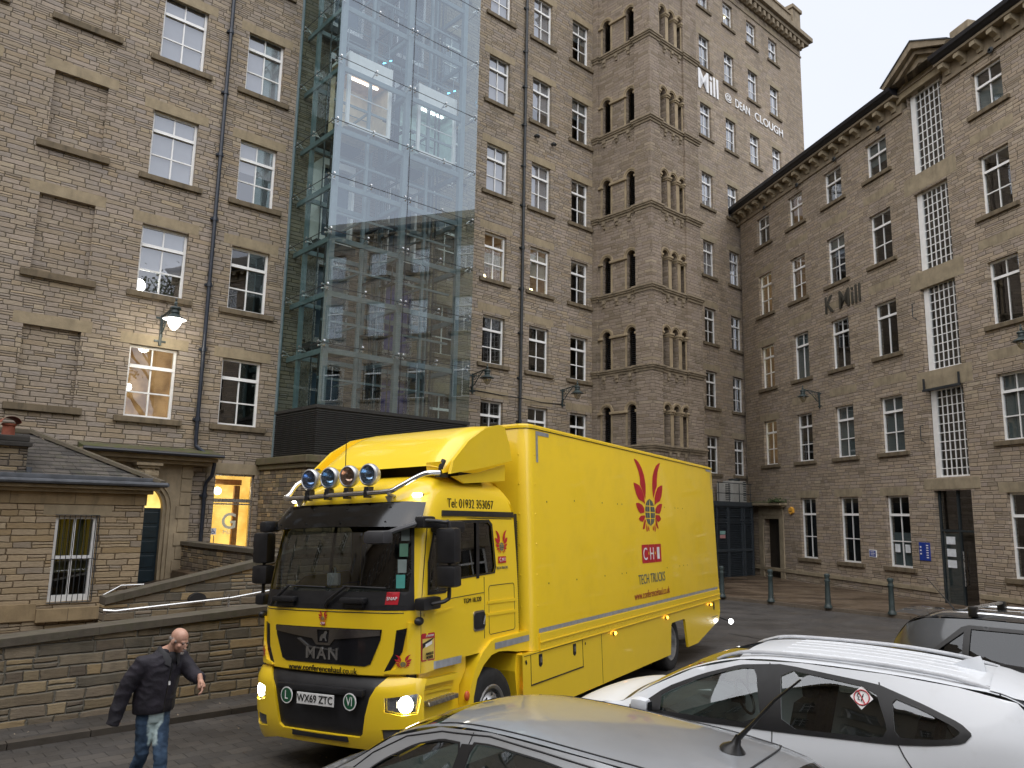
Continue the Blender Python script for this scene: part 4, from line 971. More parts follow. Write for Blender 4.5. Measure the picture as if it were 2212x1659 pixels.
while x < b-.05: vb.quad((x, fy+.19, 1.5), (x+.055, fy+.21, 1.5), (x+.055, fy+.21, d), (x, fy+.19, d)); x += .062
vb.build('vertical_blind', plain('yellow_green_blind', (.16,.15,.05), .7), f)
g = MB(); x = a+.05
while x < b: g.tube([(x, fy-.03, c-.02), (x, fy-.03, d+.03)], .0085, 6); x += .098
g.tube([(a-.02, fy-.03, d+.03), (b+.02, fy-.03, d+.03)], .010, 6); g.tube([(a-.02, fy-.03, c-.02), (b+.02, fy-.03, c-.02)], .010, 6); g.tube([(b+.02, fy-.03, d+.03), (b+.02, fy-.03, c-.02)], .010, 6); g.tube([(a-.02, fy-.03, 1.78), (b+.02, fy-.03, 1.78)], .008, 6); g.build('window_bars', M['iron'], f)
MB().box(a-.3, b+.3, fy+.9, fy+.95, .5, 3.0).build('interior', M['dark'], LG)
e_ = MB(); e_.bbox(lx0-.3, lx1+.12, fy-.14, -.02, 3.12, 3.20, .015); e_.bbox(lx0-.3, lx1+.22, fy-.26, -.02, 3.20, 3.27, .015); e_.build('eaves_cornice', M['lint'], LG)
gt = MB(); gt.tube([(lx0-.4, fy-.33, 3.31), (lx1+.33, fy-.33, 3.33)], .05, 8); gt.tube([(lx1+.33, fy-.33, 3.33), (lx1+.33, -.05, 3.33)], .05, 8); gt.bbox(lx0-.4, lx1+.12, fy-.22, fy-.10, 3.34, 3.47, .02); gt.build('gutter', M['leadgrey'], LG, smooth=True)
RX0, RX1, RY0, RY1, RZ0 = lx0-.3, lx1+.25, fy-.28, -.02, 3.30; PX, PY, PZ = -3.42, -1.9, 4.40
r_ = MB(); r_.quad((RX0, RY0, RZ0), (RX1, RY0, RZ0), (PX, PY, PZ), (RX0, PY, PZ)); r_.quad((RX1, RY0, RZ0), (RX1, RY1, RZ0), (PX, RY1, PZ), (PX, PY, PZ)); r_.quad((RX0, RY0, RZ0), (RX1, RY0, RZ0), (RX1, RY1, RZ0), (RX0, RY1, RZ0)); r_.quad((RX0, PY, PZ), (PX, PY, PZ), (PX, RY1, PZ), (RX0, RY1, PZ))
# slates in real courses on the front slope
sl_ = MB(); n = 13
for i in range(n):
    t0, t1 = i/n, (i+1)/n+.03
    def L_(t): return Vector((0, RY0+(PY-RY0)*t, RZ0+(PZ-RZ0)*t+.035))
    xr0 = RX1+(PX-RX1)*t0; xr1 = RX1+(PX-RX1)*min(t1, 1)
    x = RX0+(.12 if i % 2 else 0)
    while x < xr0-.05:
        wd = .23+.06*R.random(); x2 = min(x+wd, xr0-.02); dz = R.random()*.012
        p0, p1 = L_(t0), L_(min(t1, 1)); xe = min(x2, max(x, xr1))
        sl_.quad((x+.004, p0.y-.01, p0.z+.012+dz), (x2-.004, p0.y-.01, p0.z+.012+dz), (max(x+.005, xe-.004), p1.y, p1.z-.008), (x+.004, p1.y, p1.z-.008)); sl_.quad((x+.004, p0.y-.01, p0.z-.01), (x2-.004, p0.y-.01, p0.z-.01), (x2-.004, p0.y-.01, p0.z+.012+dz), (x+.004, p0.y-.01, p0.z+.012+dz)); x = x2
ro = r_.build('roof', M['slate'], LG); slm = NT('slates'); so_ = slm.obj(); sx, sy, sz = slm.sep(so_)
wn = slm.n('TexWhiteNoise', noise_dimensions='2D'); slm.l(slm.comb(slm.mth('FLOOR', slm.mth('MULTIPLY', sx, 4.0)), slm.mth('FLOOR', slm.mth('MULTIPLY', sz, 11.5)), 0.), wn.inputs['Vector'])
slate2 = slm.bsdf(slm.mix(slm.mth('MULTIPLY', slm.step(slm.noise(so_, 5., 4), .5, .75), .5), slm.ramp(wn.outputs['Value'], [(0, (.04,.038,.037)), (.5, (.07,.062,.055)), (1, (.095,.085,.075))]), (.06,.065,.03)), .55, 0, bump=slm.noise(so_, 40., 3), bs=.25, bd=.005)
sl_.build('slates', slate2, ro)
h_ = MB(); a = Vector((RX1, RY0, RZ0+.05)); b = Vector((PX, PY, PZ+.05)); d_ = (b-a).normalized(); sdv = d_.cross(Vector((0, 0, 1))).normalized()*.11
h_.add([a-sdv, a+sdv, b+sdv, b-sdv, a-sdv*.9+Vector((0, 0, .07)), a+sdv*.9+Vector((0, 0, .07)), b+sdv*.9+Vector((0, 0, .07)), b-sdv*.9+Vector((0, 0, .07))], [(0, 1, 2, 3), (4, 5, 6, 7), (0, 1, 5, 4), (1, 2, 6, 5), (2, 3, 7, 6), (3, 0, 4, 7)])
h_.bbox(RX0, PX+.05, PY-.1, PY+.1, PZ-.0, PZ+.12, .03); h_.build('hip_ridge', ashlar('ridge_stone', (.12,.10,.075), moss=.2), ro)
ch = MB(); ch.box(-5.1, -3.80, -3.9, -3.15, 3.2, 4.0); ch = ch.build('chimney', M['stoneP'], ro); cc = MB(); cc.bbox(-5.18, -3.74, -3.98, -3.07, 4.0, 4.09, .015); cc.bbox(-5.1, -3.78, -3.9, -3.15, 4.09, 4.22, .03); cc.build('chimney_cap', ashlar('sooty_cap', (.045,.042,.038)), ch)
pt = MB(); pt.lathe([(.12, 4.2), (.11, 4.42), (.135, 4.43), (.135, 4.47)], (-4.12, -3.55, 0), 18)
pts = [(-.17, 0)] ; n = 12
for k in range(n):
    a0, a1 = pi*k/n, pi*(k+1)/n; r0 = .17
    pt.quad((-4.12+r0*cos(a0), -3.82, 4.47+r0*.75*sin(a0)), (-4.12+r0*cos(a1), -3.82, 4.47+r0*.75*sin(a1)), (-4.12+r0*cos(a1), -3.25, 4.47+r0*.75*sin(a1)), (-4.12+r0*cos(a0), -3.25, 4.47+r0*.75*sin(a0)))
pt.build('chimney_pot', M['terra'], ch, smooth=True)
fl = MB(); fl.box(-3.79, -3.70, -3.95, -3.1, 3.45, 3.60); fl.build('lead_flashing', M['leadgrey'], ro)

# ================================================================ ground
gm = NT('wet_road'); go = gm.obj(); gx, gy, gz = gm.sep(go)
ca, sa = cos(rad(42)), sin(rad(42))
u_ = gm.mth('ADD', gm.mth('MULTIPLY', gx, ca), gm.mth('MULTIPLY', gy, sa)); v_ = gm.mth('SUBTRACT', gm.mth('MULTIPLY', gy, ca), gm.mth('MULTIPLY', gx, sa))
row = gm.mth('FLOOR', gm.mth('DIVIDE', v_, .20)); uu = gm.mth('ADD', gm.mth('DIVIDE', u_, .30), gm.mth('MULTIPLY', row, .43)); fu = gm.mth('FRACT', uu); fv = gm.mth('FRACT', gm.mth('DIVIDE', v_, .20))
dd_ = gm.mth('MINIMUM', gm.mth('MULTIPLY', gm.mth('MINIMUM', fu, gm.mth('SUBTRACT', 1., fu)), .30), gm.mth('MULTIPLY', gm.mth('MINIMUM', fv, gm.mth('SUBTRACT', 1., fv)), .20))
dd_ = gm.mth('ADD', dd_, gm.mth('MULTIPLY', gm.mth('SUBTRACT', gm.noise(go, 30., 2), .5), .010))
jt = gm.step(dd_, .001, .009); wn = gm.n('TexWhiteNoise', noise_dimensions='2D'); gm.l(gm.comb(gm.mth('FLOOR', uu), row, 0.), wn.inputs['Vector'])
base = gm.ramp(wn.outputs['Value'], [(0, (.055,.05,.046)), (.5, (.07,.064,.058)), (1, (.088,.078,.068))])
base = gm.mix(gm.mth('MULTIPLY', gm.step(gm.noise(go, .8, 5), .42, .68), .7), base, (.042,.039,.036))
base = gm.mix(gm.mth('MULTIPLY', gm.mth('SUBTRACT', 1., jt), .75), base, (.012,.012,.010))
asp = gm.mix(gm.step(gm.noise(go, 1.1, 5), .35, .7), (.055,.051,.049), (.08,.073,.068)); asp = gm.mix(gm.mth('MULTIPLY', gm.step(gm.noise(go, 60., 2), .5, .7), .3), asp, (.09,.085,.08))
far = gm.step(gm.mth('ADD', gy, gm.mth('MULTIPLY', gm.noise(go, .3, 2), 2.)), 15.5, 17.5)
cg_ = gm.mix(far, base, asp)
hgt = gm.mth('ADD', gm.mth('MULTIPLY', jt, gm.mth('SUBTRACT', 1., far)), gm.mth('MULTIPLY', gm.noise(go, 90., 3), .5))
rgh = gm.mth('MULTIPLY_ADD', gm.step(gm.noise(go, .9, 4), .4, .65), .35, .38)
road_m = gm.bsdf(cg_, rgh, 0, bump=hgt, bs=.55, bd=.008, spec=.4)
rd = MB(); rd.quad((-400, -400, 0), (400, -400, 0), (400, 400, 0), (-400, 400, 0)); struct(rd.build('road', road_m))
pm_ = NT('wet_paving'); po = pm_.obj(); 
bt = pm_.n('TexBrick'); bt.inputs['Scale'].default_value = 1; bt.inputs['Brick Width'].default_value = .6; bt.inputs['Row Height'].default_value = .45; bt.inputs['Mortar Size'].default_value = .006; bt.inputs['Mortar Smooth'].default_value = .3
mp = pm_.n('Mapping'); mp.inputs['Rotation'].default_value = (0, 0, rad(48)); pm_.l(po, mp.inputs[0]); pm_.l(mp.outputs[0], bt.inputs['Vector'])
bt.inputs['Color1'].default_value = (.12,.085,.055,1); bt.inputs['Color2'].default_value = (.15,.11,.075,1); bt.inputs['Mortar'].default_value = (.05,.04,.03,1)
pc_ = pm_.mix(pm_.mth('MULTIPLY', pm_.step(pm_.noise(pm_.comb(pm_.mth('MULTIPLY', pm_.sep(po)[0], .5), pm_.sep(po)[1], 0.), 1.1, 4), .42, .6), .85), bt.outputs[0], (.05,.032,.02))
pav_m = pm_.bsdf(pc_, pm_.mth('MULTIPLY_ADD', pm_.step(pm_.noise(po, 1.4, 3), .4, .6), .35, .30), 0, bump=bt.outputs[1], bs=.2, bd=.004)
# right pavement before K mill with kerb
kA, kB = Vector((5.2, 31.35)), Vector((15.6, 19.65)); kd = (kB-kA).normalized(); kn_ = Vector((-kd.y, kd.x)); kn_ = kn_ if kn_.x > 0 else -kn_
kw0, kw1 = Apt(20, .1, 0), Vector((18.6, 12, 0))
P1 = [kA+kn_*.15, kB+kn_*.15, Vector((22.5, 14)), Vector((24, 16)), Vector((13.5, 42)), Vector((2, 41))]
MB().prism([tuple(p) for p in P1], -.05, .10, 'xy').build('pavement', pav_m)['kind'] = 'structure'
kb = MB(); L = (kB-kA).length; n = int(L/.9)
for i in range(n):
    a = kA+kd*(L*i/n+.006); b = kA+kd*(L*(i+1)/n-.006); kb.prism([tuple(a), tuple(b), tuple(b+kn_*.148), tuple(a+kn_*.148)], -.05, .108, 'xy')
kerb_m = ashlar('kerb_stone', (.13,.105,.08), stain=.4, rough=.6); struct(kb.build('kerb', kerb_m))
# left footway at the foot of the low wall
fw_ = MB(); P = [Apt(-14, 10.75, 0), Apt(9, 10.75, 0), Apt(9, 9.0, 0), Apt(-14, 9.0, 0)]; fw_.prism([tuple(p.xy) for p in P], -.05, .07, 'xy'); struct(fw_.build('pavement', road_m))
kb = MB()
for i in range(24): a, b = Apt(-13+i*.9, 10.9, 0), Apt(-13+i*.9+.89, 10.9, 0); c, d = Apt(-13+i*.9+.89, 10.755, 0), Apt(-13+i*.9, 10.755, 0); kb.prism([tuple(p.xy) for p in (a, b, c, d)], -.05, .078, 'xy')
struct(kb.build('kerb', ashlar('wet_kerb', (.075,.065,.055), stain=.5, rough=.5)))
# raised forecourt behind the low wall
fc = MB(); P = [Apt(-16, 9.8, 0), Apt(3, 9.8, 0), Apt(3, .02, 0), Apt(-16, .02, 0)]; fc.prism([tuple(p.xy) for p in P], -.1, .42, 'xy'); struct(fc.build('pavement', pav_m))
rp = MB(); rp.prism([(-2.6, .42), (.5, 1.0), (.5, 1.2), (2.8, 1.5), (2.8, .3), (-2.6, .3)], -5.7, -.02, 'xz'); struct(rp.build('path', pav_m, M=Matrix.Translation((AX, AY, 0)) @ Matrix.Rotation(AA, 4, 'Z')))
AM = Matrix.Translation((AX, AY, 0)) @ Matrix.Rotation(AA, 4, 'Z')

def coped_wall(name_lab, pts, thick, mat, n, cop=.10, ov=.05, along='x', basez=0.):
    """pts: (s, ztop) along the wall, at distance n in front of the mill"""
    o = thing('stone_wall', name_lab, 'wall', AM); b = MB(); poly = [(s, z-cop) for s, z in pts]+[(pts[-1][0], basez), (pts[0][0], basez)]
    if along == 'x':
        b.prism(poly, -n, -n+thick, 'xz'); c = MB()
        for (s0, z0), (s1, z1) in zip(pts, pts[1:]):
            c.prism([(s0-.0, z0-cop), (s1, z1-cop), (s1, z1), (s0, z0)], -n-ov, -n+thick+ov, 'xz')
    else:
        poly2 = [(-s, z) for s, z in poly]; b.prism(poly2, n, n+thick, 'yz'); c = MB()
        for (s0, z0), (s1, z1) in zip(pts, pts[1:]): c.prism([(-s0, z0-cop), (-s1, z1-cop), (-s1, z1), (-s0, z0)], n-ov, n+thick+ov, 'yz')
    b.build('wall_face', mat, o); c.build('coping', M['coping'], o); return o
coped_wall('long low wet stone wall with dark coping along the street behind the walking man', [(-13, .80), (-4.98, 1.17), (-1.57, 1.35), (6.5, 1.78)], .32, M['stoneW'], 10.12)
coped_wall('sloping stone ramp wall rising towards the lit entrance, behind the steel handrail', [(-2.66, 1.19), (.2, 1.77), (1.3, 2.02), (2.8, 2.05)], .30, M['stoneW'], 6.0, cop=.13, basez=.3)
coped_wall('dark brick-like landing wall with mossy coping standing out from the mill beside the arched door', [(.05, 1.96), (5.7, 1.96)], .30, M['stoneP'], .72, along='y', basez=.3)
# handrails
def rail(lab, pts, r, posts, mat='inox', group=None):
    o = thing('handrail', lab, 'handrail', AM, group=group); MB().tube(pts, r, 10).build('rail', M[mat], o, smooth=True)
    for (x, y, z0, z1) in posts: MB().tube([(x, y, z0), (x, y, z1)], r*.9, 8).build('post', M[mat], o, smooth=True)
rail('long bright steel handrail running in front of the sloping ramp wall', [(-3.16, -7.9, 1.12), (-3.2, -8.0, 1.19), (-3.05, -8.05, 1.17), (-1.10, -8.0, 1.27), (.4, -8.0, 1.46), (2.6, -8, 1.72)], .024, [(-1.15, -8.0, .42, 1.34), (1.2, -8, .42, 1.54)])
rail('short cranked steel handrail beside the dark arched door', [(-2.22, -4.05, 1.0), (-1.83, -4.05, 1.21), (-1.38, -4.05, 1.21)], .02, [(-1.42, -4.05, .42, 1.2), (-2.1, -4.05, .42, 1.06)])
pk = thing('picket_rail', 'low rail of white pickets between ramp and street wall', 'railing', AM); q = MB(); q.tube([(-1.35, -8.2, 1.08), (1.6, -8.2, 1.22)], .018, 8); q.build('rail', M['white'], pk, smooth=True)
q = MB()
for k in range(26): x = -1.3+k*.11; q.box(x-.012, x+.012, -8.21, -8.19, .42, 1.08+.045*(x+1.35))
q.build('pickets', M['steeld'], pk)
q = MB()
P = [(-.98+.17*cos(pi*k/12), 1.06+.13*sin(pi*k/12)) for k in range(13)]; q.prism(P, -6.12, -6.0, 'xz'); tag(q.build('drain_hood', M['black'], None, M=AM), 'dark arched drain hood on the face of the ramp wall', 'drain')
# cigarette ends, leaf scraps and litter on the road
lt = MB()
for k in range(75):
    s = R.uniform(-9, 2); nn = R.uniform(10.3, 13.5) if k % 3 else R.uniform(10.3, 11.2); p = Apt(s, nn, .004 if nn > 10.9 else .08); a = R.random()*pi; l1, l2 = R.uniform(.007, .018), R.uniform(.004, .009)
    e, g = Vector((cos(a), sin(a), 0)), Vector((-sin(a), cos(a), 0)); lt.quad(p-e*l1-g*l2, p+e*l1-g*l2+Vector((0, 0, .006)), p+e*l1+g*l2+Vector((0, 0, .01)), p-e*l1+g*l2)
tag(lt.build('litter', NT('litter').bsdf((.30,.24,.17), .8)), 'scattered pale leaf scraps and litter along the wet kerb', 'litter', kind='stuff')
pp = MB(); pp.box(-.12, .12, -.07, .07, 0, .02); tag(pp.build('paper_scrap', M['paper'], None, M=Matrix.Translation((6.2, 16.6, .004)) @ Matrix.Rotation(.4, 4, 'Z')), 'single pale scrap of paper lying on the empty road behind the white car', 'litter')
mh = MB(); mh.lathe([(0, .006), (.30, .006), (.33, .0)], tuple(Apt(-5.2, 13.2, .0)), 28); tag(mh.build('drain_cover', M['iron']), 'round dark drain cover in the paving at the lower left', 'drain cover')

# ================================================================ bollards
def bollard(lab, x, y, z=.10):
    b = thing('bollard', lab, 'bollard', loc=(x, y, z), group='cast iron bollards along the kerb')
    MB().lathe([(.125, 0), (.125, .05), (.10, .09), (.088, .14), (.080, .5), (.074, .80), (.092, .83), (.092, .86), (.070, .88), (.070, .95), (.088, .97), (.088, .99), (.0, .99)], n=20).build('post', M['lampiron'], b, smooth=True)
    MB().lathe([(.088, .985), (.095, 1.01), (.09, 1.04), (.06, 1.065), (.0, 1.075)], n=20).build('cap', M['lampiron'], b, smooth=True); return b
for lab, x, y in (('bollard half hidden behind the rear corner of the yellow lorry', 7.62, 28.45), ('bollard in front of the small side door', 8.93, 27.16), ('bollard below the second ground-floor window, between the other two clear ones', 10.25, 25.63), ('bollard nearest the dark car, in front of the plinth', 11.6, 24.2), ('bollard seen over the roof of the dark SUV, beyond its roof bars', 14.35, 21.9)): bollard(lab, x, y)

# ================================================================ wall lamps
def wall_lamp(lab, rt, x, z, arm=.95, s=1., lit=False, sgn=1):
    o = thing('wall_lamp', lab, 'lamp', rt.matrix_world @ Matrix.Translation((x, 0, z)) @ Matrix.Scale(s, 4), group='swan-bracket wall lamps')
    b = MB(); b.bbox(-.035, .035, -.06, .0, -.75, .12, .01); b.bbox(-.16, .16, -.03, .0, -.66, -.60, .01); b.bbox(-.16, .16, -.03, .0, .0, .06, .01)
    b.tube([(0, -.05, .08), (0, -arm-.05, .22)], .026, 8); b.tube([(0, -.05, -.42), (0, -.18, -.36), (0, -.38, -.12), (0, -.68, .12), (0, -.8, .17)], .020, 8)
    for yy, zz, rr in ((-.17, -.06, .10), (-.36, .03, .075), (-.52, .09, .05)): b.tube([(0, yy+rr*cos(t*pi/8), zz+rr*sin(t*pi/8)) for t in range(17)], .012, 6)
    b.build('bracket', M['lampiron'], o, smooth=True)
    c = (0, -arm, 0); L = MB(); L.lathe([(0, .42), (.03, .40), (.035, .36), (.015, .34), (.035, .30), (.05, .26), (.03, .22), (.03, .18)], c, 14)
    L.lathe([(.03, .18), (.12, .16), (.15, .12), (.14, .09), (.11, .08), (.12, .0), (.10, -.03), (.13, -.06), (.17, -.10), (.30, -.17), (.31, -.185), (.29, -.185), (.16, -.13), (.0, -.11)], c, 28); L.build('lamp_hood', M['lampiron'] if not lit else M['lampiron'], o, smooth=True)
    if lit: MB().lathe([(.305, -.187), (.30, -.192), (.17, -.15)], c, 28).build('lit_shade', emis('lit_shade', (1, .96, .88), 1.0), o, smooth=True)
    g = MB(); g.lathe([(.16, -.15), (.175, -.20), (.165, -.28), (.12, -.38), (.06, -.46), (.0, -.49)], c, 24); g.build('glass_bowl', M['globew'] if lit else glassy('lamp_bowl', .12, (.75,.72,.62)), o, smooth=True)
    if lit:
        l = bpy.data.lights.new('lamp_light', 'POINT'); l.energy = 14; l.color = (1, .9, .72); l.shadow_soft_size = .15; lo = bpy.data.objects.new('lamp_light', l); COL.objects.link(lo); lo.parent = o; lo.location = (0, -arm, -.62)
wall_lamp('lit wall lamp glowing white above the amber-lit window', A, -.29, 7.97, 1.07, .98, True)
wall_lamp('unlit wall lamp between the glass lift tower and the second drainpipe', A, 10.80, 7.86, .98, .87)
wall_lamp('unlit wall lamp between the second drainpipe and the stair tower', A, 15.57, 7.86, .98, .87)
wall_lamp('unlit wall lamp below the dark grey raised letters', K, -10.38, 8.38, .98, .85)
wall_lamp('unlit wall lamp on the far side of the gridded hoist windows', K, .95, 8.47, .98, .87)

# ================================================================ trees on the slope behind the camera side, seen mirrored in the lift glass
def tree(lab, x, y, h, seed):
    rr = random.Random(seed); o = thing('tree', lab, 'tree', loc=(x, y, 0), group='trees beyond the end of the hoist-window mill'); t = MB(); tips = []
    def br(p, d, l, r, k):
        q = p+d*l; t.tube([p, p+d*l*.5+Vector((rr.gauss(0, .05*l), rr.gauss(0, .05*l), 0)), q], [r, r*.85, r*.65], 6)
        if k == 0: tips.append(q); return
        for _ in range(3): br(q, (d+Vector((rr.gauss(0, .55), rr.gauss(0, .55), rr.uniform(-.1, .5)))).normalized(), l*.68, r*.6, k-1)
    br(Vector((0, 0, 0)), Vector((0, 0, 1)), h*.33, h*.018, 4); t.build('trunk', plain('bark', (.06,.05,.04), .9), o); c = MB()
    for p in tips:
        for _ in range(16):
            q = p+Vector((rr.gauss(0, .55), rr.gauss(0, .55), rr.gauss(0, .45))); e = Vector((rr.gauss(0, 1), rr.gauss(0, 1), rr.gauss(0, .5))).normalized(); g = e.cross(Vector((rr.random(), rr.random(), 1))).normalized(); s = .16; c.quad(q-e*s, q+g*s*.6, q+e*s, q-g*s*.6)
    c.build('crown', M['leaf'], o)
for i, (x, y, h) in enumerate(((25, 1, 21), (30, -2, 25), (27, -6, 22), (34, -4, 27))): tree('leafy tree beyond the far end of the hoist-window mill', x, y, h, 5+i)

# tarred joints snaking over the road beyond the lorry
for k, P in enumerate(([(4.9, 14.2), (6.6, 15.0), (9.0, 15.3), (12, 15.2)], [(5.6, 20.3), (6.6, 18.6), (7.0, 17.2), (7.9, 14.6)], [(6.3, 19.0), (8.6, 18.6), (11.0, 17.9), (13.5, 17.6)])):
    m = MB(); Q = smooth_path([(x, y, .004) for x, y in P], 8)
    for a, b in zip(Q, Q[1:]): d = (b-a).normalized(); n = Vector((-d.y, d.x, 0))*.03; m.quad(a-n, b-n, b+n, a+n)
    struct(m.build('road_joint', plain('tar_%d' % k, (.016,.015,.015), .45)))

# ================================================================ THE LORRY  (local: x across toward the near side, y backwards, z up; origin on the ground under the number plate)
_c = [[0.86628277, 0.49815375, -0.0373766], [-0.49737635, 0.86706741, 0.02847567], [0.0465933, -0.00607774, 0.99889545]]
TR_ = Matrix([[*_c[0], 0], [*_c[1], 0], [*_c[2], 0], [0, 0, 0, 1]])
TP = Vector((-1.97858338, 8.95448774, -2.01283491+EYE)) + TR_.to_3x3() @ Vector((0, 0, -.87))
TM = Matrix.Translation(TP) @ TR_
LY = thing('lorry', 'large bright yellow box lorry with headlamps on and four roof spotlights', 'lorry', TM)
def paint(name, col, rough=.32, coat=.6, dirt=.25, dcol=(.10,.08,.05)):
    t = NT(name); o = t.obj(); x, y, z = t.sep(o)
    low = t.mth('SUBTRACT', 1., t.step(z, .1, 1.5))
    n = t.mth('MULTIPLY', t.step(t.noise(o, 2.2, 5, .65), .42, .8), dirt); n = t.mth('ADD', n, t.mth('MULTIPLY', t.mth('MULTIPLY', low, t.noise(o, 5., 4)), dirt*.9), clamp=True)
    c = t.mix(n, col, dcol); c = t.mix(t.mth('MULTIPLY', t.noise(o, .7, 2), .10), c, tuple(k*.8 for k in col))
    return t.bsdf(c, t.mth('MULTIPLY_ADD', t.noise(o, 3., 3), .15, rough-.07), 0, bump=t.noise(o, .9, 2), bs=.05, bd=.01, coat=coat, coatr=.06)
YE = paint('yellow_paint', (.95,.655,.02), dirt=.05)
YB = paint('yellow_box_panel', (.93,.635,.02), rough=.36, coat=.5, dirt=.09)
RT = plain('red_vinyl', (.50,.018,.03), .4); GG = plain('grey_green_vinyl', (.09,.12,.13), .45); TX = plain('black_vinyl', (.012,.012,.012), .4)
WV = plain('white_vinyl', (.8,.8,.8), .4)
RF = plain('reflective_tape', (.42,.44,.48), .35, .4, var=.15, vs=12)
BK = plain('black_plastic', (.016,.016,.018), .42, var=.3, bs=.05); BKG = plain('gloss_black', (.012,.012,.014), .12)
CH = plain('chrome', (.75,.75,.75), .12, 1., var=.05); RB = plain('tyre_rubber', (.02,.02,.021), .8, var=.3, bs=.2, vs=9)
TG = glassy('cab_glass', .07, (.42,.46,.45), fres=1.3, wavy=.02); WH_ = plain('wheel_silver', (.42,.42,.42), .3, .7, var=.15)
LENS = glassy('lens_glass', .15, (.85,.88,.95)); HL = emis('headlamp_on', (1, .95, .80), 13); HL2 = emis('marker_white', (1, .95, .85), 4)
ORL = emis('orange_lamp', (1, .38, .03), 5); REFL = plain('lamp_reflector', (.7,.72,.75), .08, 1.)
# --- cab skin: (t, z) -> surface. t runs round the plan outline, 0 at the nose, + towards the near side
PLAN = [(0, -.035), (.35, -.03), (.65, -.01), (.88, .035), (1.02, .095), (1.12, .19), (1.165, .33), (1.17, .6), (1.17, 2.27)]
_al = [0]
for a, b in zip(PLAN, PLAN[1:]): _al.append(_al[-1]+Vector((b[0]-a[0], b[1]-a[1])).length)
PU = list(zip(_al, [p[0] for p in PLAN])); PW = list(zip(_al, [p[1] for p in PLAN]))
def tside(wv): return lerp(wv, [(PLAN[i][1], _al[i]) for i in range(5, 9)]) if wv < .33 else _al[6]+(wv-.33)
FW_ = [(.3, .06), (.5, .0), (1.0, -.01), (1.15, .0), (1.8, .0), (1.95, .02), (2.75, .20), (2.88, .25), (3.05, .36), (3.18, .52), (3.27, .74), (3.31, 1.0)]
HW_ = [(.3, 1.15), (1.1, 1.17), (1.9, 1.17), (2.7, 1.13), (2.85, 1.11), (3.02, 1.07), (3.16, 1.0), (3.26, .88), (3.31, .74)]
def cabS(t, z, plan_t=True):
    s = 1 if t >= 0 else -1; a = abs(t); hw = sm(z, HW_)/1.17; fo = sm(z, FW_)
    u = sm(a, PU); wv = sm(a, PW)
    return Vector((s*u*hw, wv+fo*max(0, 1-wv/2.27), z))
TE = _al[-1]
def front(u): return lerp(abs(u), [(PLAN[i][0], _al[i]) for i in range(8)])*(1 if u >= 0 else -1)
# openings
wsh = [(-1.03, 1.99), (1.03, 1.99), (1.035, 2.2), (.99, 2.78), (-.99, 2.78), (-1.035, 2.2)]
wsh = [(front(u)*1.0, z) for u, z in wsh]
def sidewin(s):
    a = [(.31, 1.98), (.62, 1.98), (.80, 2.10), (1.27, 2.115), (1.66, 2.13), (1.69, 2.20), (1.63, 2.68), (1.55, 2.73), (.40, 2.71), (.33, 2.66), (.28, 2.3)]
    p = [(s*(tside(w_)), z) for w_, z in a]; return p if s > 0 else p[::-1]
def arch(s): return [(s*(tside(1.62)+.68*cos(k*pi/14)), .55+.68*sin(k*pi/14)) for k in range(15)]
b = MB(); zb = 1.12
outer = [(-TE, 1.22), (-tside(1.0), 1.22), (-tside(.25), 1.15), (-front(.8), 1.14), (0, 1.13), (front(.8), 1.14), (tside(.25), 1.15), (tside(1.0), 1.22), (TE, 1.22), (TE, 2.5), (TE, 3.0), (tside(2.05), 3.22), (tside(1.9), 3.305), (-tside(1.9), 3.305), (-tside(2.05), 3.22), (-TE, 3.0), (-TE, 2.5)]
patch(cabS, outer, [wsh, sidewin(1), sidewin(-1)], .075, 0, 0, b)
top = [cabS(t*tside(1.9)/20, 3.305) for t in range(-20, 21)]; b.add(top, [tuple(range(len(top)))])
rb = [Vector((s*1.13, 2.27, z)) for s, z in ((-1, 1.2), (1, 1.2), (1, 2.9))]+[Vector((.95, 2.1, 3.25)), Vector((-.95, 2.1, 3.25)), Vector((-1.13, 2.27, 2.9))]; b.add(rb, [tuple(range(6))])
cb_ = b.build('cab_body', YE, LY, smooth=True, auto=30)
# glass
ws = patch(cabS, wsh, [], .12, -.012).build('windscreen', TG, LY, smooth=True)
for s in (1, -1): patch(cabS, sidewin(s), [], .12, -.012).build('side_window', TG, LY, smooth=True)
fr = MB(); big = [(front(1.10)*.985 if u > 0 else -front(1.10)*.985, 1.80) if z < 2.0 else (u*1.03, z+(.06 if z > 2.5 else 0)) for u, z in wsh]
patch(cabS, big, [wsh], .1, .004, 0, fr); fr.build('windscreen_surround', BK, LY)
for s in (1, -1):
    p = sidewin(s); cx = sum(q[0] for q in p)/len(p); cz = sum(q[1] for q in p)/len(p); bigp = [(cx+(x-cx)*1.045, cz+(z-cz)*1.09) for x, z in p]
    m = MB(); patch(cabS, bigp, [p], .1, .005, 0, m); t0 = s*tside(1.28); m2 = [(t0-.035, 2.07), (t0+.035, 2.07), (t0+.035, 2.74), (t0-.035, 2.74)]; patch(cabS, m2, [], .2, .006, 0, m); m.build('window_seal', BK, LY)
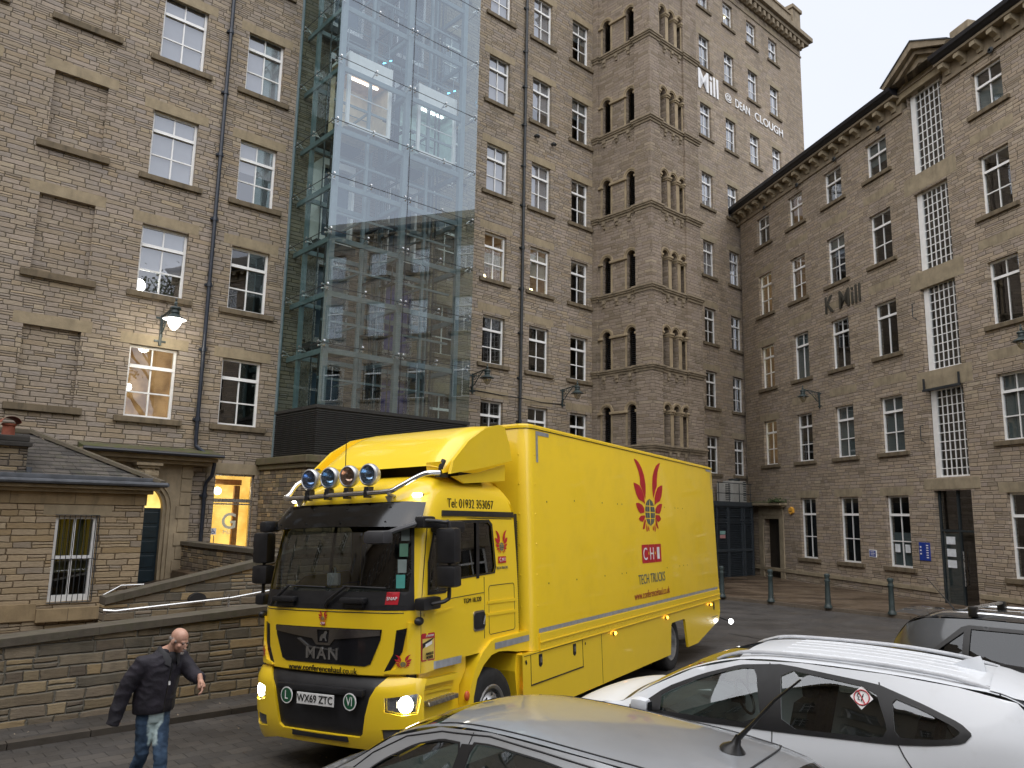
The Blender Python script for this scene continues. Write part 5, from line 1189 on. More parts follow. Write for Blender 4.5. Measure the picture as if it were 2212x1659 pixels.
# interior
ib = MB(); ib.box(-1.08, 1.08, .25, 2.2, 1.3, 1.55); ib.box(-1.08, 1.08, 2.12, 2.2, 1.3, 2.9); ib.box(-.98, .98, .45, 2.2, 3.0, 3.05); ib.build('cab_interior', M['dark'], LY)
ds = MB(); ds.prism([(.16, 1.6), (.18, 1.93), (.3, 2.0), (.6, 1.98), (.75, 1.8), (.75, 1.55)], -1.05, 1.05, 'yz'); ds.build('dashboard', plain('dash_grey', (.05,.055,.055), .6), LY)
for x in (-.58, .58):
    q = MB(); q.bbox(x-.25, x+.25, 1.0, 1.55, 1.75, 1.95, .05); q.bbox(x-.25, x+.25, 1.5, 1.68, 1.9, 2.5, .06); q.bbox(x-.15, x+.15, 1.52, 1.66, 2.5, 2.72, .04); q.build('seat', plain('seat_cloth', (.06,.06,.07), .9), LY, smooth=True)
sw = MB(); ax_ = Matrix.Rotation(rad(-62), 4, 'X'); sw.lathe([(.215+.018*cos(k*pi/4), .018*sin(k*pi/4)) for k in range(9)], (.58, .78, 2.08), 26, ax_); sw.box(.56, .60, .74, .84, 1.85, 2.1); sw.build('steering_wheel', BK, LY, smooth=True)
gp_ = MB(); gp_.bbox(-.30, -.13, .30, .36, 2.03, 2.17, .015); gp_.box(-.20, -.19, .32, .34, 2.17, 2.24); gp_.build('dash_camera', WV, LY)
# side stickers in the windscreen
for z0, z1, c in ((2.53, 2.66, (.16,.20,.19)), (2.36, 2.50, (.07,.18,.12)), (2.19, 2.33, (.2,.25,.24)), (2.03, 2.17, (.06,.30,.26))): patch(cabS, [(front(.90), z0), (front(.99), z0), (front(.98), z1), (front(.885), z1)], [], .2, -.006).build('window_sticker', plain('sticker_%d' % int(z0*100), c, .6), LY)
sn = patch(cabS, [(front(.80), 1.86), (front(.94), 1.86), (front(.95), 1.99), (front(.81), 1.99)], [], .2, .010).build('red_sticker', RT, LY)
def on_front(name, s_, u, z, size, mat, par, off=.008, sx=1., bold=0., ext=.003, space=1.):
    n = (cabS(front(u)+.01, z)-cabS(front(u)-.01, z)).cross(cabS(front(u), z+.01)-cabS(front(u), z-.01)).normalized(); p = cabS(front(u), z)+n*off
    return text(name, s_, size, mat, par, Matrix.Translation(p) @ Matrix.Rotation(math.atan2(n.x, -n.y), 4, 'Z') @ Matrix.Rotation(pi/2-math.asin(max(-1, min(1, n.z))), 4, 'X'), ext, sx=sx, bold=bold, space=space)
on_front('sticker_text', 'SNAP', .875, 1.92, .05, WV, sn, .014)
# black strip under the glass with grab handles and wipers
for u0 in (-.60, .42):
    q = MB(); q.bbox(u0-.17, u0+.17, -.10, .0, 1.87, 1.93, .02); q.bbox(u0-.13, u0+.13, -.06, .0, 1.82, 1.87, .015); q.build('grab_handle', BK, LY, smooth=True)
for (u0, u1) in ((-.80, -.55), (.02, .30)):
    q = MB(); q.tube([(u0, -.06, 1.83), (u0+.06, -.075, 1.90), (u1, -.045, 2.05)], [.022, .022, .014], 8); q.tube([(u1-.04, -.045, 2.05), (u1+.55, -.03, 2.035)], .010, 6); q.build('wiper', BK, LY, smooth=True)
# mask lines
q = MB()
for s in (1, -1):
    q.tube([cabS(s*(tside(.21)), z)+Vector((s*.002, 0, 0)) for z in (1.16, 1.5, 1.8, 2.2, 2.6, 2.75)], .005, 5); q.tube([cabS(s*tside(w_), z)+Vector((s*.002, 0, 0)) for w_, z in ((1.43, 1.37), (1.43, 2.08))], .005, 5)
    q.tube([cabS(s*tside(w_), z)+Vector((s*.003, 0, 0)) for w_, z in ((.25, 1.86), (.8, 1.885), (1.43, 1.90))], .004, 5); q.tube([cabS(s*tside(w_), z)+Vector((s*.003, 0, 0)) for w_, z in ((.22, 2.77), (1.2, 2.78), (2.2, 2.78))], .004, 5)
q.tube([cabS(front(u), 1.775)+Vector((0, -.002, 0)) for u in [k*.1-1 for k in range(21)]], .005, 5); q.build('panel_gaps', M['black'], LY)
hp = rrect(1.54, 2.17, 1.40, 1.97, .04, 4); hw = [(1.545, 1.405)]
q = MB()
for s in (1, -1): q.tube([cabS(s*tside(w_), z)+Vector((s*.002, 0, 0)) for w_, z in hp+hp[:1]], .004, 5)
q.build('locker_gap', M['black'], LY)
q = MB(); s = 1
for (w0, z0) in ((1.55, 1.62), (1.55, 1.76)):
    patch(cabS, [(tside(1.5), z0), (tside(2.2), z0-.015), (tside(2.2), z0+.02), (tside(1.5), z0+.03)], [], .1, .010, .012, q)
patch(cabS, [(tside(.25), 1.72), (tside(.75), 1.77), (tside(.75), 1.785), (tside(.25), 1.76)], [], .1, .008, .012, q); q.build('pressed_ribs', YE, LY, smooth=True)
# door handle
q = patch(cabS, [(tside(a), z) for a, z in rrect(1.18, 1.44, 1.47, 1.70, .05)], [], .1, .008, .01).build('door_handle', CH, LY); patch(cabS, [(tside(a), z) for a, z in rrect(1.20, 1.44, 1.49, 1.68, .045)], [], .1, .013, .01).build('handle_recess', BK, q); MB().tube([(1.20, 1.37, 1.54), (1.21, 1.39, 1.64)], .012, 8).build('handle_lever', CH, q)
# roof-height black rail above the doors, tape, number on the side
for s in (1, -1):
    patch(cabS, sorted([(s*tside(.44), 2.80), (s*tside(2.26), 2.80), (s*tside(2.26), 2.865), (s*tside(.44), 2.86)], key=lambda p: 0) if s > 0 else [(s*tside(2.26), 2.80), (s*tside(.44), 2.80), (s*tside(.44), 2.86), (s*tside(2.26), 2.865)], [], .15, .02, .03).build('drip_rail', BK, LY)
    P = [(s*tside(.17), 1.175), (s*tside(.92), 1.165), (s*tside(.93), 1.245), (s*tside(.17), 1.255)]
    patch(cabS, P if s > 0 else P[::-1], [], .2, .006).build('reflective_tape', RF, LY)
def on_side(name, s_, wv, z, size, mat, par=None, sx=1., bold=0., x=None, ext=.002, space=1.):
    xx = (cabS(tside(wv), z).x if x is None else x)+.008
    return text(name, s_, size, mat, par or LY, facing(xx, wv, z, '+x'), ext, sx=sx, bold=bold, space=space)
on_side('phone_lettering', 'Tel: 01932 353057', 1.28, 2.945, .155, TX, sx=.88)
o_ = on_side('model_lettering', 'TGM 18.320', 1.17, 1.83, .075, TX)
EMB = [[(-0.72,0.94),(-0.61,0.93),(-0.48,0.89),(-0.34,0.8),(-0.23,0.67),(-0.17,0.51),(-0.18,0.38),(-0.22,0.23),(-0.28,0.3),(-0.37,0.41),(-0.46,0.49),(-0.45,0.6),(-0.5,0.72),(-0.61,0.84)],[(0.72,0.96),(0.62,0.95),(0.46,0.89),(0.34,0.8),(0.24,0.68),(0.19,0.52),(0.19,0.39),(0.22,0.26),(0.29,0.34),(0.37,0.44),(0.45,0.5),(0.47,0.63),(0.53,0.77),(0.63,0.88)],[(-0.79,0.51),(-0.66,0.5),(-0.49,0.47),(-0.37,0.39),(-0.28,0.28),(-0.25,0.14),(-0.35,0.18),(-0.57,0.22),(-0.68,0.31),(-0.74,0.41)],[(0.78,0.53),(0.66,0.52),(0.48,0.47),(0.37,0.38),(0.29,0.27),(0.26,0.13),(0.38,0.18),(0.58,0.22),(0.69,0.32),(0.75,0.44)],[(-0.71,0.15),(-0.58,0.16),(-0.41,0.13),(-0.31,0.07),(-0.3,-0.01),(-0.51,-0.03),(-0.6,0.01),(-0.68,0.08)],[(0.71,0.17),(0.57,0.17),(0.4,0.13),(0.3,0.06),(0.3,-0.01),(0.52,-0.02),(0.61,0.04)],[(-0.61,-0.12),(-0.49,-0.07),(-0.3,-0.06),(-0.27,-0.09),(-0.4,-0.18),(-0.55,-0.16)],[(0.6,-0.11),(0.51,-0.05),(0.37,-0.04),(0.29,-0.05),(0.29,-0.11),(0.41,-0.18),(0.54,-0.15)],[(-0.29,-0.12),(-0.24,-0.16),(-0.33,-0.3),(-0.43,-0.31),(-0.38,-0.22)],[(-0.22,-0.2),(-0.18,-0.27),(-0.18,-0.34),(-0.22,-0.36),(-0.25,-0.3)],[(-0.13,-0.24),(-0.09,-0.29),(-0.09,-0.34),(-0.13,-0.34),(-0.15,-0.3)],[(0.27,-0.1),(0.35,-0.17),(0.43,-0.3),(0.35,-0.29),(0.28,-0.23)],[(0.24,-0.2),(0.26,-0.31),(0.23,-0.36),(0.19,-0.34),(0.2,-0.25)],[(0.14,-0.23),(0.16,-0.31),(0.13,-0.34),(0.1,-0.32),(0.1,-0.27)]]
def wings(par, P, red=None, grey=None):
    """red feather emblem round a gridded grey globe; P(a, b) places a metre-scale drawing centred on the globe"""
    m = MB()
    for f in EMB:
        vs, fs = cdt(f, [], 9); m.add([P(*v) for v in vs], fs)
    m.build('emblem_feathers', RT, par)
    g = MB(); xs = (-1, -.62, -.08, .08, .62, 1); zs = (-1, -.5, -.42, -.04, .04, .42, .5, 1)
    for i in (0, 1, 3, 4) if False else range(5):
        for j in range(7):
            if i == 2 and 1: continue
            if j in (1, 3, 5): continue
            a0, a1 = xs[i]+(.03 if i else 0), xs[i+1]-(.03 if i < 4 else 0); b0, b1 = zs[j], zs[j+1]
            for k in range(3):
                c0, c1 = b0+(b1-b0)*k/3, b0+(b1-b0)*(k+1)/3
                g.quad(*[P(a*sqrt(max(0, 1-b*b))*.255, b*.245) for a, b in ((a0, c0), (a1, c0), (a1, c1), (a0, c1))])
    g.build('emblem_globe', GG, par)
# cab emblems
X_ = lambda w0, z0, k: (lambda a, b: cabS(tside(w0+a*k), z0+b*k)+Vector((.009, 0, 0)))
wings(LY, X_(1.88, 2.43, .215))
q = patch(cabS, [(tside(1.78), 2.23), (tside(1.98), 2.23), (tside(1.98), 2.31), (tside(1.78), 2.31)], [], .2, .008).build('red_block', RT, LY); on_side('block_text', 'C H I', 1.88, 2.27, .065, WV, q, x=1.168)
on_side('small_lettering', 'TECH TRUCKS', 1.885, 2.17, .043, GG)
# blind-spot warning sticker
q = patch(cabS, [(tside(a), z) for a, z in rrect(.215, .405, 1.27, 1.555, .015, 2)], [], .2, .006).build('warning_sticker', RT, LY)
patch(cabS, [(tside(.228), 1.285), (tside(.392), 1.285), (tside(.392), 1.50), (tside(.228), 1.50)], [], .2, .009).build('sticker_field', plain('sticker_yellow', (.75,.55,.12), .5), q)
patch(cabS, [(tside(.228), 1.40), (tside(.392), 1.50), (tside(.36), 1.50), (tside(.228), 1.455)], [], .2, .011).build('sticker_black', TX, q)
patch(cabS, [(tside(.26), 1.41), (tside(.35), 1.44), (tside(.35), 1.475), (tside(.26), 1.445)], [], .2, .013).build('sticker_truck', WV, q)
on_side('sticker_text', 'ATTENTION', .31, 1.527, .03, WV, q, sx=.85, x=1.172); on_side('sticker_text', 'ANGLES', .31, 1.345, .037, TX, q, x=1.172, bold=.001); on_side('sticker_text', 'MORTS', .31, 1.308, .037, TX, q, x=1.172, bold=.001)
# --- nose: grille, badge, air vents
gr = [(-.77, 1.605), (.77, 1.605), (.755, 1.50), (.64, 1.25), (.57, 1.225), (-.57, 1.225), (-.64, 1.25), (-.755, 1.50)]
fp_ = lambda pts: [(front(u), z) for u, z in pts]
patch(cabS, fp_(gr), [], .1, .008, .02).build('grille', BKG, LY)
tr = [(-.76, 1.60), (.76, 1.60), (.755, 1.545), (.42, 1.51), (.16, 1.485), (.10, 1.42), (-.10, 1.42), (-.16, 1.485), (-.42, 1.51), (-.755, 1.545)]
q = patch(cabS, fp_(tr), [fp_([(-.09, 1.58), (-.075, 1.445), (.075, 1.445), (.09, 1.58)])], .1, .022, .014).build('chrome_trim', plain('smoked_chrome', (.40,.38,.36), .2, 1., var=.1), LY)
li = [(-.055, 1.46), (-.05, 1.50), (-.03, 1.525), (.0, 1.535), (.02, 1.565), (.045, 1.57), (.055, 1.55), (.04, 1.53), (.035, 1.50), (.05, 1.462), (.03, 1.462), (.02, 1.49), (-.01, 1.49), (-.02, 1.462)]
patch(cabS, fp_(li), [], .1, .016, .008).build('lion_badge', REFL, LY)
q = MB(); patch(cabS, fp_([(-.40, 1.475), (-.36, 1.48), (-.22, 1.405), (.18, 1.375), (.18, 1.365), (-.24, 1.385)]), [], .1, .018, .01, q); q.build('grille_blade', plain('blade', (.3,.3,.3), .25, .9), LY)
for ch_, u in (('M', -.185), ('A', -.02), ('N', .145)): on_front('maker_lettering', ch_, u, 1.325, .17, CH, LY, .014, sx=1.15, bold=.004, ext=.005)
for k in range(6): z = 1.27+.035*k; 
on_front('web_address', 'www.conferencehaul.co.uk', -.02, 1.165, .092, TX, LY, .006)
for s in (1, -1):
    P = [(s*.93, 1.60), (s*1.03, 1.62), (s*.99, 1.38), (s*.87, 1.19), (s*.80, 1.18), (s*.90, 1.36)]; P = [(front(u), z) for u, z in P]
    patch(cabS, P if s < 0 else P[::-1], [], .06, .006, .01).build('air_vent', BKG, LY)
    P = [(s*1.035, 1.68), (s*1.16, 1.66), (s*1.15, 1.16), (s*.80, 1.16), (s*.82, 1.185), (s*.93, 1.21), (s*1.03, 1.40)]; P = [(front(u) if abs(u) < 1.1 else s*tside(.20), z) for u, z in P]
    patch(cabS, P[::-1] if s > 0 else P, [], .06, .028, .03).build('corner_panel', YE, LY, smooth=True)
Xf = lambda u0, z0, k: (lambda a, b: cabS(front(u0+a*k), z0+b*k)+(cabS(front(u0+.01), z0)-cabS(front(u0-.01), z0)).cross(Vector((0, 0, 1))).normalized()*.012)
wings(LY, Xf(-.02, 1.70, .085)); q = patch(cabS, fp_([(-.055, 1.628), (.015, 1.628), (.015, 1.665), (-.055, 1.665)]), [], .2, .008).build('red_block', RT, LY); on_front('block_text', 'CHI', -.02, 1.646, .034, WV, q, .012)
for u0 in (1.00, -1.02): wings(LY, (lambda u0: lambda a, b: cabS(front(u0)+a*.115, 1.26+b*.10)+(cabS(front(u0)+.01, 1.3)-cabS(front(u0)-.01, 1.3)).cross(Vector((0, 0, 1))).normalized()*.034)(u0))
# --- bumper
def bumS(t, z):
    p = cabS(t, 1.0); s = 1 if t >= 0 else -1
    k = sm(z, [(.34, .045), (.42, .0), (.6, -.05), (1.0, -.06), (1.08, -.02), (1.17, .06)]); side = min(1, abs(t)/1.5)
    return Vector((p.x*(1.035-.0*k), p.y+k*(1 if p.y < .35 else max(0, 1-(p.y-.35)/.2)), z))
tb = tside(.27)
ctr = [(-front(.58), .56), (-front(.53), .52), (front(.53), .52), (front(.58), .56), (front(.62), .76), (front(.67), .93), (front(.73), 1.03), (front(.83), 1.14), (-front(.83), 1.14), (-front(.73), 1.03), (-front(.67), .93), (-front(.62), .76)]
hlp = lambda s: [(s*front(.83), .79), (s*front(1.0), .76), (s*tside(.20), .77), (s*tside(.24), .93), (s*tside(.20), .97), (s*front(1.0), .95), (s*front(.83), .93)]
fg = lambda s: [(s*front(.80), .50), (s*front(1.06), .48), (s*tside(.15), .52), (s*tside(.15), .64), (s*front(.80), .62)]
bo = [(-tb, .42), (-tside(.2), .35), (-front(.95), .34), (-front(.66), .40), (front(.66), .40), (front(.95), .34), (tside(.2), .35), (tb, .42), (tb, 1.10), (front(.84), 1.15), (-front(.84), 1.15), (-tb, 1.10)]
hs = [ctr, hlp(1), hlp(-1)[::-1], fg(1), fg(-1)[::-1]]
patch(bumS, bo, hs, .06, 0, .03).build('bumper', YE, LY, smooth=True, auto=34)
bl_ = MB(); patch(bumS, ctr, [], .08, -.028, .0, bl_); bl_.build('bumper_centre', BK, LY, smooth=True)
q = MB(); q.bbox(-.62, .62, -.115, -.02, .93, 1.0, .02); q.bbox(-.40, .40, -.075, -.02, .46, .52, .01); q.build('bumper_ledge', BK, LY, smooth=True)
q = MB(); q.box(-1.05, 1.05, .1, .7, .5, 1.15); q.build('bumper_back', M['black'], LY)
for s in (1, -1):
    h = hlp(s) if s > 0 else hlp(s)[::-1]; ho = patch(bumS, h, [], .1, -.004).build('headlight', LENS, LY, smooth=True); patch(bumS, h, [], .1, -.045).build('reflector', REFL, ho, smooth=True)
    c = bumS(s*front(1.02), .86); q = MB(); q.lathe([(.0, .0), (.075, -.012), (.085, -.03)], (c.x, c.y+.02, c.z), 20, Matrix.Rotation(s*.35, 4, 'Z') @ Matrix.Rotation(pi/2, 4, 'X')); q.build('lit_lamp', HL, ho, smooth=True)
    c = bumS(s*front(.90), .86); q = MB(); q.lathe([(.045, -.030), (0, -.034)], (c.x, c.y+.03, c.z), 16, Matrix.Rotation(pi/2, 4, 'X')); q.build('dip_bulb', emis('sidelight_on_%d' % s, (1, .85, .55), 1.6), ho, smooth=True)
    h = fg(s) if s > 0 else fg(s)[::-1]; patch(bumS, h, [], .1, -.02).build('fog_lamp', plain('fog_lens', (.10,.10,.11), .1), LY)
l_ = bpy.data.lights.new('headlamp_beam', 'SPOT'); 
bpy.data.lights.remove(l_)
pl = MB(); yb = bumS(0, .87).y-.035; pl.bbox(-.265, .265, yb-.012, yb, .81, .93, .004); pl = pl.build('number_plate', plain('plate_white', (.78,.78,.77), .4, var=.03), LY)
text('plate_text', 'WX69 ZTC', .108, TX, pl, facing(0, yb-.016, .87), .002, sx=.95, bold=.0005)
for u0, s_ in ((-.455, 'L'), (.455, 'VI')):
    yy = bumS(front(u0), .88).y-.012; q = MB(); q.lathe([(0, 0), (.088, 0), (.088, .008), (0, .008)], (u0, yy, .875), 28, Matrix.Rotation(pi/2, 4, 'X')); q = q.build('round_badge', WV, LY)
    MB().lathe([(0, .009), (.076, .009)], (u0, yy, .875), 28, Matrix.Rotation(pi/2, 4, 'X')).build('badge_field', plain('badge_green', (.015,.10,.045), .4), q); text('badge_text', s_, .13, WV, q, facing(u0, yy-.013, .875), .001, sx=.8)
# --- sun visor
def visS(t, z):
    p = cabS(t, z); k = (2.97-z)/.34
    return p+Vector((p.x*.02, -.05-.10*k, 0))
vp = [(-tside(.22), 2.66), (-front(1.0), 2.68), (0, 2.70), (front(1.0), 2.68), (tside(.20), 2.66), (tside(.16), 2.95), (front(.9), 2.965), (0, 2.965), (-front(.9), 2.965), (-tside(.16), 2.95)]
vi = patch(visS, vp, [], .08, 0, .008).build('sun_visor', glassy('smoked_visor', .02, (.045,.045,.05), rough=.12, fres=.9), LY, smooth=True)
q = MB()
for u in (-.9, -.42, .12, .75): c = visS(front(u), 2.90); q.lathe([(0, -.006), (.011, -.003), (.011, .008)], c, 10, Matrix.Rotation(pi/2, 4, 'X')); c = visS(front(u), 2.74); q.lathe([(0, -.006), (.010, -.003), (.010, .008)], c, 10, Matrix.Rotation(pi/2, 4, 'X'))
q.build('visor_studs', BK, vi, smooth=True)
# --- chrome roof bar with spotlights
rbp = [(-.78, 1.0, 3.38), (-.90, .72, 3.36), (-1.0, .50, 3.26), (-1.0, .36, 3.12), (-.92, .26, 3.06), (0, .20, 3.07), (.62, .24, 3.08), (.77, .28, 3.13), (.90, .38, 3.22), (1.02, .46, 3.28), (1.10, .60, 3.29)]
rbar = MB(); rbar.tube(smooth_path(rbp), .030, 12); rbar = rbar.build('roof_bar', CH, LY, smooth=True)
q = MB()
for u in (-.72, .66): q.prism([(u-.06, 3.03), (u+.06, 3.03), (u, 2.94)], .24, .265, 'xz'); q.tube([(u, .22, 3.05), (u, .40, 3.02)], .018, 6)
q.build('bar_brackets', plain('bracket_steel', (.4,.4,.38), .3, .8), rbar)
ax = Matrix.Rotation(pi/2, 4, 'X')
for i, u in enumerate((-.56, -.25, .05, .355)):
    z = 3.275+.004*i; s = MB(); s.lathe([(.123, -.03), (.130, -.02), (.130, .03), (.105, .085), (.05, .11), (0, .115)], (u, .25, z), 28, Matrix.Rotation(-pi/2, 4, 'X')); s.lathe([(.123, -.03), (.112, -.036), (.108, -.028)], (u, .25, z), 28, Matrix.Rotation(-pi/2, 4, 'X')); s = s.build('spotlight', plain('spot_rim', (.55,.55,.55), .3, .6), LY, smooth=True)
    MB().lathe([(.109, -.022), (0, -.040)], (u, .25, z), 28, Matrix.Rotation(-pi/2, 4, 'X')).build('lens', LENS, s, smooth=True)
    t = NT('spot_bowl_%d' % i); f = t.noise(t.obj(), 14., 2); col = ((.35,.55,.85), (.45,.72,.95), (.95,.62,.42), (.50,.72,.92))[i]
    mt = t.bsdf(t.mix(t.step(f, .35, .65), tuple(c*.35 for c in col), col), .12, .85)
    MB().lathe([(.107, -.02), (.09, .03), (.05, .07), (.0, .08)], (u, .25, z), 28, Matrix.Rotation(-pi/2, 4, 'X')).build('reflector', mt, s, smooth=True)
    q = MB(); q.bbox(u-.035, u+.035, .20, .30, 3.07, 3.15, .01); q.box(u-.02, u+.02, .18, .28, 3.02, 3.11); q.build('foot', BK, s)
for s, u in ((1, .945), (-1, -.90)):
    q = MB(); c = cabS(front(u), 3.03); q.bbox(u-.06, u+.06, c.y-.03, c.y+.02, 3.01, 3.06, .02); q.build('marker_lamp', HL2, LY, smooth=True)
q = MB(); q.tube([(-.45, .75, 3.3), (-.42, .72, 3.7), (-.40, .70, 3.9)], .006, 5); q.build('aerial', BK, LY)
# --- roof air deflector
def defS(a, b):
    """a: -1..1 across, b: 0 front .. 1 rear"""
    z0 = sm(b, [(0, 3.40), (.15, 3.58), (.4, 3.81), (.7, 3.96), (1, 4.02)]); y = .78+1.27*b; hw = 1.02+.10*b
    A_ = abs(a); drop = (max(0, A_-.72)/.28)**2*(z0-lerp(b, [(0, 3.30), (1, 3.52)])); x = a*hw if A_ < .72 else (1 if a > 0 else -1)*hw*(.72+.28*sin(min(1, (A_-.72)/.28)*pi/2))
    return Vector((x, y-.16*b*0+.0, z0-drop))
dfm = MB(); dfm.grid(defS, [-1+k/20 for k in range(41)], [k/16 for k in range(17)]); df = dfm.build('air_deflector', YE, LY, smooth=True, auto=60)
for s in (1, -1):
    q = MB(); P = [(.80, 3.29), (.86, 3.45), (1.2, 3.72), (1.6, 3.92), (1.95, 4.0), (2.08, 3.98), (2.2, 3.75), (2.26, 3.55), (1.6, 3.42)]
    q.prism(P, s*1.085, s*1.125, 'yz'); q.build('deflector_side', YE, df)
    q = MB(); P = [(.95, 3.27), (1.6, 3.36), (2.2, 3.50), (2.18, 3.28), (1.2, 3.20)]; q.prism(P, s*1.02, s*1.05, 'yz'); q.build('lower_fairing', YE, df)
    q = MB(); q.tube([(s*.97, .80, 3.30), (s*.985, .80, 3.38), (s*1.0, .84, 3.46)], [.025, .03, .03], 8); q.box(s*.98, s*1.06, .68, .84, 3.25, 3.29); q.build('deflector_strut', BK, df, smooth=True)
q = MB(); q.box(-1.0, 1.0, 1.15, 1.9, 3.28, 3.34); q.quad((-.95, 1.1, 3.3), (.95, 1.1, 3.3), (.95, 1.12, 3.55), (-.95, 1.12, 3.55)); q.build('deflector_frame', M['black'], df)
for u0, u1 in ((-1.0, .02), (.78, 1.0)): MB().quad((u0, .80, 3.30), (u1, .80, 3.30), (u1, .785, 3.44), (u0, .785, 3.44)).build('deflector_apron', YE, df)
# --- mirrors
def mirror(s):
    q = MB(); X = s*1.40; q.tube(smooth_path([(s*1.13, .18, 2.72), (s*1.22, .14, 2.74), (s*1.36, .32, 2.72), (X, .36, 2.66), (X, .36, 2.0), (X-s*.02, .34, 1.90), (s*1.30, .26, 1.87), (s*1.17, .22, 1.85)], 4), .022, 8)
    q.bbox(min(s*1.12, s*1.26), max(s*1.12, s*1.26), .10, .42, 1.80, 1.93, .03); q.bbox(min(s*1.12, s*1.24), max(s*1.12, s*1.24), .10, .34, 2.66, 2.79, .03); o = q.build('mirror_arm', BK, LY, smooth=True)
    q = MB(); q.bbox(X-.13, X+.13, .27, .42, 2.28, 2.66, .045); q.build('mirror_head', BK, o, smooth=True); q = MB(); q.bbox(X-.13, X+.13, .27, .42, 2.03, 2.26, .045); q.build('wide_angle_mirror', BK, o, smooth=True)
    q = MB(); q.quad((X-.11, .424, 2.30), (X+.11, .424, 2.30), (X+.11, .424, 2.64), (X-.11, .424, 2.64)); q.quad((X-.11, .424, 2.05), (X+.11, .424, 2.05), (X+.11, .424, 2.24), (X-.11, .424, 2.24)); q.build('mirror_glass', REFL, o)
mirror(1); mirror(-1)
q = MB(); q.bbox(1.12, 1.34, .38, .80, 2.60, 2.74, .05); q.build('kerb_mirror', BK, LY, smooth=True)
q = MB(); q.tube([(1.15, .15, 2.72), (1.02, -.10, 2.64), (.95, -.18, 2.60)], .028, 8); q.bbox(.74, 1.02, -.30, -.12, 2.50, 2.64, .045); q.build('front_mirror', plain('mirror_grey', (.06,.06,.065), .4), LY, smooth=True)
for s in (1, -1): q = MB(); bm = bmesh.new(); bmesh.ops.create_uvsphere(bm, u_segments=12, v_segments=8, radius=.045); q.bm(bm, Matrix.Translation((s*1.155, .15, 1.69)) @ Matrix.Diagonal((1, 1.5, 1, 1))); q.build('side_indicator', BK, LY, smooth=True)
# --- mudguard, step, tape
for s in (1, -1):
    X0, X1 = s*.72, s*1.215; P = [(.97, .36), (.98, .62), (1.05, .86), (1.16, 1.06), (1.32, 1.22), (1.52, 1.33), (1.62, 1.345), (2.58, 1.35), (2.64, 1.30), (2.66, 1.12), (2.60, 1.09), (2.15, 1.13), (1.9, 1.17), (1.70, 1.19), (1.52, 1.17), (1.34, 1.08), (1.20, .95), (1.12, .76), (1.10, .36)]
    q = MB(); q.prism(P, X0, X1, 'yz'); q.build('mudguard', YE, LY, smooth=True, auto=25)
    q = MB(); q.prism([(2.16, 1.10), (2.10, .9), (2.18, .35), (2.30, .35), (2.30, 1.1)], X0, s*1.20, 'yz'); q.build('mudguard_rear', YE, LY)
    q = MB(); q.quad((s*1.219, 1.60, 1.225), (s*1.219, 2.58, 1.225), (s*1.219, 2.59, 1.30), (s*1.219, 1.60, 1.30)); q.build('reflective_tape', RF, LY)
    q = MB(); q.prism([(.25, .40), (.97, .36), (1.02, .9), (1.16, 1.06), (1.16, 1.2), (.25, 1.17)], s*1.0, s*1.08, 'yz'); q.prism([(.25, 1.02), (.9, 1.0), (.9, 1.06), (.25, 1.08)], s*1.08, s*1.15, 'yz'); q.prism([(.3, .96), (.86, .93), (.86, .90), (.3, .93)], s*1.08, s*1.10, 'yz'); q.build('step_well', YE, LY)
    q = MB(); q.bbox(min(s*1.0, s*1.17), max(s*1.0, s*1.17), .32, .88, .80, .85, .01); st_ = q.build('step', plain('tread_metal', (.35,.33,.30), .35, .8, vs=30, var=.4), LY)
    q = MB()
    for i in range(8):
        for j in range(3): q.lathe([(.011, 0), (0, .006)], (s*(1.04+.045*j), .36+.068*i, .85), 6)
    q.build('tread_studs', CH, st_)
    q = MB(); bm = bmesh.new(); bmesh.ops.create_uvsphere(bm, u_segments=14, v_segments=8, radius=.05); q.bm(bm, Matrix.Translation((s*1.20, 1.0, .80)) @ Matrix.Diagonal((.5, .9, 1.1, 1))); q.build('orange_reflector', plain('orange_reflector', (.65,.12,.03), .25), LY, smooth=True)
    q = MB(); bm = bmesh.new(); bmesh.ops.create_uvsphere(bm, u_segments=12, v_segments=8, radius=.03); q.bm(bm, Matrix.Translation((s*1.22, 2.25, .74))); q.build('side_lamp', ORL, LY, smooth=True)
# --- black gap behind the cab
q = MB(); q.box(-1.1, 1.1, 2.272, 2.40, .9, 2.85); q.build('cab_rear_panel', M['black'], LY)
q = MB()
for s in (1, -1):
    for k in range(44): z = 1.45+k*.03; q.box(s*1.10-.02, s*1.10+.02, 2.28, 2.38, z, z+.018)
q.build('radiator_mesh', BK, LY)
